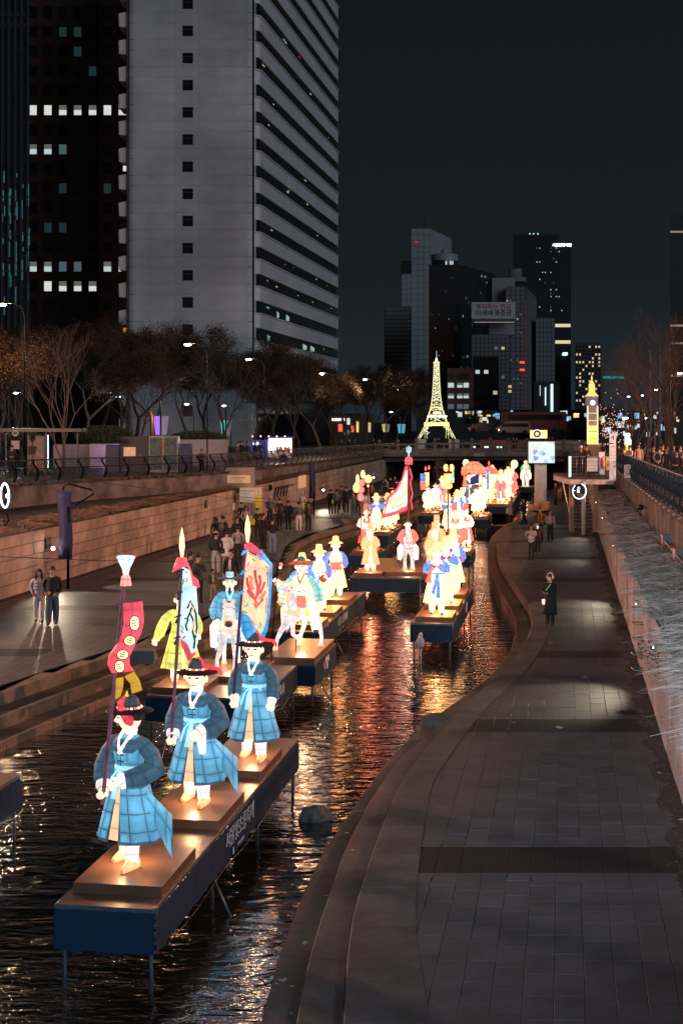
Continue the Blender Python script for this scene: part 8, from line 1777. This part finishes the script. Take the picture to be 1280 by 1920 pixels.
def person(label, px, py, face, top, leg, pose='stand', h=1.70, hair='short', hairc=(.012, .009, .008), coat=0, bag=None, hat=None, puff=1.0, wide=1.0, walk=0, shoe=BLK, extra=None, z=0.0, D=None, scarf=None, shirt=None, group=None, mask=False):
    if D is not None: p = P(px, 0, D); pos = V(p.x, D, z)
    else: pos = G(px, py, z)
    t = thing('person', label, 'person', tuple(pos), face, group, h / 1.79)
    key = (pose, puff, wide, walk)
    if key not in PCACHE: PCACHE[key] = body(pose, top, leg, 0, puff, wide, walk)
    me, hands = PCACHE[key]
    if not me.materials:
        for q in range(4): me.materials.append(SKIN)
    o = link(me, 'body', t)
    for i, m in enumerate((SKIN, cloth(top), cloth(leg), cloth(shoe))): o.material_slots[i].link = 'OBJECT'; o.material_slots[i].material = m
    for w_, d, s_ in hands:           # fingers
        b = MB(); side = V(s_, 0, 0) if abs(d.x) < .6 else V(0, 0, 1)
        for k in range(4): q = w_ + side * (k - 1.5) * .014 + d * .02; b.tube([q - d * .02, q + d * .035, q + d * .055 + V(0, -.012, -.01)], [.010, .009, .006], 5)
        b.tube([w_ + V(-s_ * .015, -.02, 0), w_ + V(-s_ * .02, -.035, 0) + d * .03], [.011, .007], 5); b.build('finger', SKIN, t)
    # face
    b = MB(); b.tube([(0, -.108, 1.655), (0, -.128, 1.625), (0, -.108, 1.618)], [.007, .014, .010], 6); b.build('nose', SKIN, t)
    b = MB()
    for s_ in (-1, 1): b.tube([(s_ * .022, -.106, 1.662), (s_ * .046, -.098, 1.662)], .006, 4)
    b.build('eye_line', mat('face_dark', (.05, .02, .018), .6), t); MB().tube([(-.02, -.102, 1.592), (.02, -.102, 1.592)], .006, 4).build('mouth', mat('face_dark', (0, 0, 0)), t)
    if mask: MB().ball((0, -.085, 1.605), (.062, .045, .05), 10, 8).build('face_mask', mat('mask_white', (.55, .55, .56), .7), t)
    if hair:
        M_h = mat('hair_%g' % hairc[0], hairc, .45, var=.2)
        MB().ball((0, .022, 1.70), (.102, .108, .095), 14, 10).build('hair', M_h, t)
        if hair == 'long':
            MB().tube([(0, .05, 1.72), (0, .085, 1.58), (0, .10, 1.42), (0, .09, 1.28)], [(.095, .05), (.115, .055), (.12, .045), (.07, .02)], 12).build('long_hair', M_h, t)
            for s_ in (-1, 1): MB().tube([(s_ * .075, -.03, 1.72), (s_ * .10, -.03, 1.60), (s_ * .11, -.07, 1.40)], [.03, .035, .018], 8).build('hair_lock', M_h, t)
        if hair == 'bun': MB().ball((.0, .03, 1.83), (.045, .045, .05), 10, 8).build('hair_bun', mat('hair_red', (.12, .04, .02), .5), t)
    if coat:
        z1 = 1.42 - coat; rings = []
        for i in range(8):
            f = i / 7; z_ = 1.22 + (z1 - 1.22) * f; rings.append(sring(0, 0, z_, (.150 + .05 * f + (.012 * (i % 2) if puff > 1.1 else 0)) * puff, (.115 + .045 * f + (.012 * (i % 2) if puff > 1.1 else 0)) * puff, 20, wv=.03 * f, wk=5))
        MB().loft(rings, True, (False, True)).build('coat_skirt', cloth(top, .4 if puff > 1.1 else .8), t)
    if puff > 1.1 and (top != BLK or coat > .9):
        for z_ in (1.34, 1.24, 1.14): MB().loft([sring(0, 0, z_ + .03, .155 * puff, .11 * puff, 18), sring(0, 0, z_, .172 * puff, .127 * puff, 18), sring(0, 0, z_ - .03, .155 * puff, .11 * puff, 18)], True).build('quilted_fold', cloth(top, .4), t)
    if shirt: MB().tube([(0, -.10, 1.43), (0, -.135 * puff, 1.30), (0, -.125 * puff, 1.05)], [(.035, .02), (.05, .02), (.05, .015)], 8).build('shirt_front', cloth(shirt), t)
    if scarf:
        for s_ in (-1, 1): MB().tube([(s_ * .05, .04, 1.48), (s_ * .075, -.10, 1.42), (s_ * .07, -.14 * puff, 1.15), (s_ * .07, -.14 * puff, .98)], [(.03, .02)] * 4, 6).build('scarf', cloth(scarf), t)
    if hat == 'beanie': MB().ball((0, .012, 1.725), (.108, .112, .085), 14, 10).build('beanie', cloth(LGR), t)
    elif hat == 'cap': MB().ball((0, .01, 1.735), (.105, .108, .07), 14, 8).build('cap', cloth(NVY), t); MB().bevbox(-.06, .06, -.17, -.07, 1.71, 1.725, .004).build('cap_peak', cloth(NVY), t)
    elif hat == 'helmet': MB().ball((0, .01, 1.725), (.115, .125, .10), 14, 10).build('helmet', mat('helmet_%d' % (top == BLK), (.55, .55, .55) if top != BLK else (.02, .02, .02), .3), t)
    elif hat == 'hood': MB().ball((0, .03, 1.70), (.12, .12, .12), 14, 10).build('hood', cloth(CRM if top != BLK else BLK), t)
    elif hat == 'headphones':
        MB().tube([(.118 * math.cos(a), .0, 1.67 + .13 * math.sin(a)) for a in np.linspace(0, PI, 13)], .016, 8).build('headband', mat('phones_white', (.65, .65, .66), .4), t)
        for s_ in (-1, 1): MB().ball((s_ * .112, -.005, 1.655), (.028, .045, .05), 10, 8).build('earcup', mat('phones_white', (0, 0, 0)), t)
    if bag == 'tote':
        MB().bevbox(-.42, -.24, -.14, .22, .62, .98, .02).build('tote_bag', mat('tote_white', (.5, .5, .5), .7), t); MB().tube([(-.33, -.05, .98), (-.27, -.05, 1.30), (-.33, .12, .98)], .01, 6).build('bag_strap', mat('tote_white', (0, 0, 0)), t)
    elif bag == 'shoulder': MB().bevbox(-.36, -.22, -.02, .24, .90, 1.10, .03).build('shoulder_bag', cloth(BLK), t); MB().tube([(-.29, .1, 1.10), (-.12, .05, 1.46), (.05, .0, 1.46)], .010, 6).build('bag_strap', cloth(BLK), t)
    elif bag == 'backpack': MB().ball((0, .19, 1.24), (.15, .10, .20), 12, 8).build('backpack', cloth(DGR if top != DGR else GRY), t)
    elif bag == 'green': MB().bevbox(.22, .36, -.05, .02, .80, 1.04, .01).build('green_bag', mat('green_bag', (.25, .45, .04), .6, emit=.1), t)
    if extra == 'phone': MB().bevbox(-.045, .045, -.385, -.37, 1.40, 1.55, .004).build('phone', glow('phone_glow', (.8, .9, 1), 1.2), t)
    elif extra == 'cup': MB().lathe([(.03, 0), (.045, .13), (.001, .13)], (-.24, -.14, .88), 12).build('glowing_cup', glow('cup_glow', (1, .42, .32), 2.2), t); lamp('POINT', (-.24, -.25, .9), .8, (1, .4, .3), t, .05)
    elif extra == 'ribbon': MB().tube([(.09, -.10, 1.44), (.02, -.16, 1.32), (-.06, -.165, 1.22)], .009, 5).build('green_cord', glow('cord_green', (.25, 1, .35), .55), t); MB().tube([(-.09, -.19, .95), (-.10, -.2, .7), (-.08, -.2, .5)], .007, 5).build('zip', M_steel, t)
    return t
Pp = person
PW = 'visitors walking or standing on the riverside'
Pp('woman in a black quilted long coat with white headphones, standing alone on the right path', 1031, 1176, -.75, BLK, BLK, 'read', 1.60, 'bun', coat=.98, hat='headphones', puff=1.22, shoe=(.10, .07, .06), extra='ribbon', mask=True)
tag(MB().lathe([(.035, 0), (.05, .15), (.001, .15)], n=12).build('glowing_cup', glow('cup_glow', (1, .42, .32), 2.2), None, G(1018, 1176, 0) + V(0, -.05, .68)), 'small pink glowing cup carried by the woman with headphones', 'cup')
Pp('woman in a short white padded jacket and black leggings raising a phone', 996, 1052, -.55, WHT, BLK, 'photo', 1.62, 'long', puff=1.12, wide=.8)
Pp('man in an open brown coat with a yellow scarf taking a picture, right path', 1012, 1014, -.15, BRN, BLK, 'one', 1.72, 'short', coat=.55, scarf=(.5, .25, .03), shirt=DGR)
Pp('short person in a brown coat holding up a phone behind the white-jacketed woman', 1007, 1040, -.1, BRN, BLK, 'photo', 1.55, 'short', coat=.45, extra='phone', shoe=LGR)
Pp('long-haired woman in a grey and white jacket right of the scarfed man', 1031, 1016, -.25, LGR, BLK, 'hold', 1.62, 'long', coat=.35, bag='shoulder', wide=1.15)
Pp('woman in a beige headscarf carrying two white tote bags at the water edge', 958, 980, -1.2, LGR, BLK, 'read', 1.58, None, coat=.9, hat='hood', bag='tote')
Pp('woman in black with a big brown bag stepping at the water edge', 982, 985, -1.0, BLK, BLK, 'read', 1.62, 'long', coat=.5, walk=.28, bag='shoulder')
Pp('photographer in black clothes on the far right path below the platform', 1041, 948, .9, BLK, BLK, 'photo', 1.70, 'short')
Pp('person in a black jacket and tan trousers just behind the photographer', 1049, 938, -.4, BLK, BEI, 'pocket', 1.70, 'short')
# couple on the left
Pp('long-haired woman in a silver padded jacket and white trousers walking on the left path', 73, 1168, .15, (.36, .36, .42), (.50, .56, .58), 'pocket', 1.64, 'long', (.010, .006, .006), puff=1.12, wide=1.25, walk=.16, shoe=BRN)
Pp('man in a black hooded jacket and wide blue jeans walking beside the long-haired woman', 98, 1172, .10, BLK, (.045, .085, .12), 'pocket', 1.76, 'short', puff=1.18, wide=1.5, walk=-.12, shoe=BRN)
CR = 'crowd on the left bank'
crowd = [
 ('man in a dark olive coat bending over his bag in front of the crowd', 372, 1133, 2.6, OLV, BLK, 'read', 1.72, dict(coat=.6, bag='backpack')),
 ('person with a blue cap beside the olive-coated man', 357, 1125, 2.0, NVY, BLK, 'read', 1.66, dict(hat='cap', puff=1.12)),
 ('child in a brown coat and white scarf standing with a parent', 398, 1131, .3, (.16, .10, .05), BEI, 'pocket', 1.15, dict(coat=.35, shirt=WHT)),
 ('bearded man in a black jacket over a white shirt just behind the blue rider', 433, 1126, -.2, BLK, NVY, 'stand', 1.76, dict(shirt=WHT, puff=1.12)),
 ('person in a white beanie, black jacket and grey trousers seen from behind', 405, 1078, 3.0, BLK, LGR, 'pocket', 1.74, dict(hat='beanie', bag='shoulder', puff=1.1, wide=1.2)),
 ('person in a long white padded coat seen from behind', 425, 1072, 3.1, WHT, BEI, 'pocket', 1.68, dict(coat=.75, puff=1.15)),
 ('person in a grey hoodie seen from behind beside the white coat', 446, 1060, 3.3, LGR, BLK, 'pocket', 1.68, dict()),
 ('man in a black sweatshirt facing the camera in the middle of the crowd', 445, 1040, .1, BLK, BLK, 'stand', 1.76, dict(puff=1.1)),
 ('long-haired woman in dark clothes at the left edge of the crowd', 404, 1035, 2.8, DGR, BLK, 'stand', 1.64, dict(hair='long')),
 ('man with a dark jacket and backpack beside the long-haired woman in dark clothes', 418, 1037, 2.9, DGR, DGR, 'stand', 1.74, dict(bag='backpack')),
 ('long-haired woman in a beige jacket in front of the yellow exit panel', 461, 1006, .4, PNK, BLK, 'pocket', 1.64, dict(hair='long', bag='backpack')),
 ('man in a navy jacket at the left end of the yellow exit panel', 453, 1000, .6, NVY, BLK, 'pocket', 1.72, dict()),
 ('short person in black at the right side of the yellow exit panel', 483, 1010, .3, BLK, BLK, 'read', 1.60, dict()),
 ('man in a black coat with a yellow scarf holding a lit phone', 494, 1031, 2.4, BLK, BLK, 'one', 1.76, dict(scarf=(.4, .2, .03))),
 ('person in a black jacket and pale jeans seen from behind', 511, 1038, 3.0, BLK, (.14, .20, .27), 'read', 1.66, dict(wide=1.3, shoe=LGR)),
 ('person in a grey coat with a backpack standing below the wall hooks', 506, 984, .3, GRY, BLK, 'pocket', 1.72, dict(coat=.4, bag='backpack', hat='hood')),
 ('man in a navy jacket between the grey coat and the black coat', 524, 990, 2.9, NVY, BLK, 'stand', 1.74, dict(shoe=LGR)),
 ('person in a wide black coat right of the navy jacket', 540, 995, 3.0, BLK, BLK, 'pocket', 1.70, dict(coat=.4, puff=1.15)),
 ('man in a grey jacket and white trousers seen from behind', 560, 998, 3.1, GRY, WHT, 'pocket', 1.70, dict(shoe=BLK)),
 ('person in an ochre-brown coat beside the white trousers', 578, 996, 3.2, BRN, BLK, 'pocket', 1.66, dict(coat=.35, hat='cap')),
 ('child in a cream hooded jacket carried high in the crowd', 566, 975, 3.1, CRM, CRM, 'read', 1.75, dict(hat='hood')),
 ('person in a black coat left in the far group by the wall', 620, 965, 2.9, BLK, BLK, 'stand', 1.70, dict(coat=.7)),
 ('person in a grey coat with a green bag in the far group', 631, 966, 3.0, (.12, .12, .11), BLK, 'hold', 1.70, dict(bag='green', shoe=LGR)),
 ('tall man in black in the middle of the far group', 649, 963, 2.9, BLK, BLK, 'stand', 1.82, dict(coat=.6)),
 ('man in a dark grey coat behind the green bag carrier', 640, 958, 3.0, (.06, .06, .06), BLK, 'stand', 1.76, dict()),
 ('person in a grey jacket and blue jeans right in the far group', 662, 970, 2.6, GRY, JEA, 'photo', 1.66, dict(shoe=LGR)),
 ('person in dark clothes at the right end of the far group', 671, 968, 2.8, DGR, BLK, 'stand', 1.66, dict()),
 ('person with a round backpack near the dragon flag', 722, 935, 2.9, PNK, BLK, 'stand', 1.72, dict(bag='backpack')),
 ('person in an orange-brown jacket behind the lantern cluster', 697, 945, .2, (.25, .10, .06), BLK, 'stand', 1.55, dict()),
 ('dark-haired person close behind the lantern cluster', 702, 975, 2.9, DGR, BLK, 'stand', 1.70, dict()),
 ('dark figure left of the dragon flag close to the wall', 732, 933, 2.9, BLK, BLK, 'stand', 1.72, dict()),
 ('dark figure between the dragon flag and the wall', 740, 930, 3.0, DGR, BLK, 'stand', 1.70, dict()),
 ('dark figure standing under the left end of the bridge', 826, 903, 3.0, BLK, BLK, 'stand', 1.72, dict()),
 ('second dark figure standing under the left end of the bridge', 815, 903, 2.8, DGR, BLK, 'stand', 1.66, dict())]
for lab, x, y, fc, tp, lg, ps, h_, kw in crowd: Pp(lab, x, y, fc, tp, lg, ps, h_, **{'hair': 'short', 'group': CR, **kw})
# people at street level
D = 72; Pp('man in a dark jacket reading his phone behind the left railing', 22, 0, .2, BLK, BLK, 'read', 1.72, 'short', D=73, z=zst(73), hat='cap')
Pp('masked man in a black jacket sitting behind the left railing', 378, 0, .1, BLK, BLK, 'read', 1.70, 'short', D=88, z=zst(88) - .35, mask=True)
for i, (x, D, tp, lg, lab, kw) in enumerate(((453, 108, BLK, BLK, 'dark figure in front of the food truck, left', {}), (464, 110, NVY, BLK, 'dark figure in front of the food truck, second from left', {}), (478, 109, DGR, BLK, 'dark figure ordering at the bright counter', {}), (488, 112, BLK, BLK, 'dark figure waiting left of the bright counter', {}), (447, 112, BEI, BLK, 'pale-coated figure left of the food truck', {}),
      (655, 150, BLK, BLK, 'dark figure on the far left street', {}), (665, 152, DGR, BLK, 'second dark figure on the far left street', {}), (700, 158, BLK, BLK, 'dark figure near the end of the left railing', {}), (640, 140, BLK, BLK, 'dark figure sitting under the far left trees', {}))):
    Pp(lab, x, 0, i * 1.1, tp, lg, 'stand', 1.7, 'short', D=D, z=zst(D), **kw)
for i, (x, lab) in enumerate(((822, 'dark figure leaning on the bridge below the lattice tower'), (962, 'dark figure on the bridge left of the screen, left of the pair'), (968, 'dark figure on the bridge left of the screen, right of the pair'), (1030, 'dark figure behind the grey barrier right of the screen'), (1036, 'second dark figure behind the grey barrier'), (1012, 'dark figure behind the bright screen'))):
    Pp(lab, x, 0, i * .9, BLK, BLK, 'stand', 1.68, 'short', D=152 + (i > 2) * 7, z=2.5 + .25)
Pp('person in a white helmet and black coat on the platform', 1089, 0, .2, DGR, BLK, 'read', 1.66, 'short', D=80, z=3.06, hat='helmet')
Pp('person in a black helmet and black jacket on the platform', 1099, 0, .1, BLK, BLK, 'read', 1.74, 'short', D=80, z=3.06, hat='helmet')
for i, (x, D, tp, ps, lab, kw) in enumerate(((1180, 78, CRM, 'read', 'person in a cream coat taking photos at the right railing', dict(hair='short')), (1197, 84, PNK, 'stand', 'long-haired woman in a pale pink coat on the right sidewalk', dict(hair='long', coat=.7)), (1224, 72, BLK, 'read', 'man in black with a lit face at the right railing', {}), (1235, 70, WHT, 'pocket', 'person in a white jacket with a backpack at the right railing', dict(bag='backpack', puff=1.1)), (1249, 66, BLK, 'stand', 'laughing long-haired person in black at the right railing', dict(hair='long')), (1269, 56, BLK, 'read', 'long-haired woman in a big black coat at the right railing', dict(hair='long', puff=1.2)), (1282, 60, BEI, 'stand', 'person in beige cut off by the right edge of the photo', {}), (1262, 72, DGR, 'stand', 'dark person behind the woman in the big black coat', {}), (1242, 82, DGR, 'stand', 'dark person in the second row of the right crowd', {}),
      (1160, 88, BLK, 'pocket', 'dark person behind the tall pillar numbered 4', dict(puff=1.15)), (1153, 90, BLK, 'stand', 'dark person left of the hazard post', {}), (1212, 90, GRY, 'stand', 'grey-coated person in the right crowd background', {}), (1131, 100, BLK, 'stand', 'dark person on the steps right of the clock tower', {}), (1275, 74, BLK, 'stand', 'dark person near the right edge in the second row', {}))):
    q = Pp(lab, x, 0, (-.9, -.2, .1, 2.6, 0, -.5, .3, .2, .5, 2.9, 3, 0, .4, .2)[i], tp, BLK, ps, 1.68, **{'hair': 'short', **kw}, D=D, z=zst(D))
# ---------------------------------------------------------------- clean up
bpy.data.scenes.remove(TS)
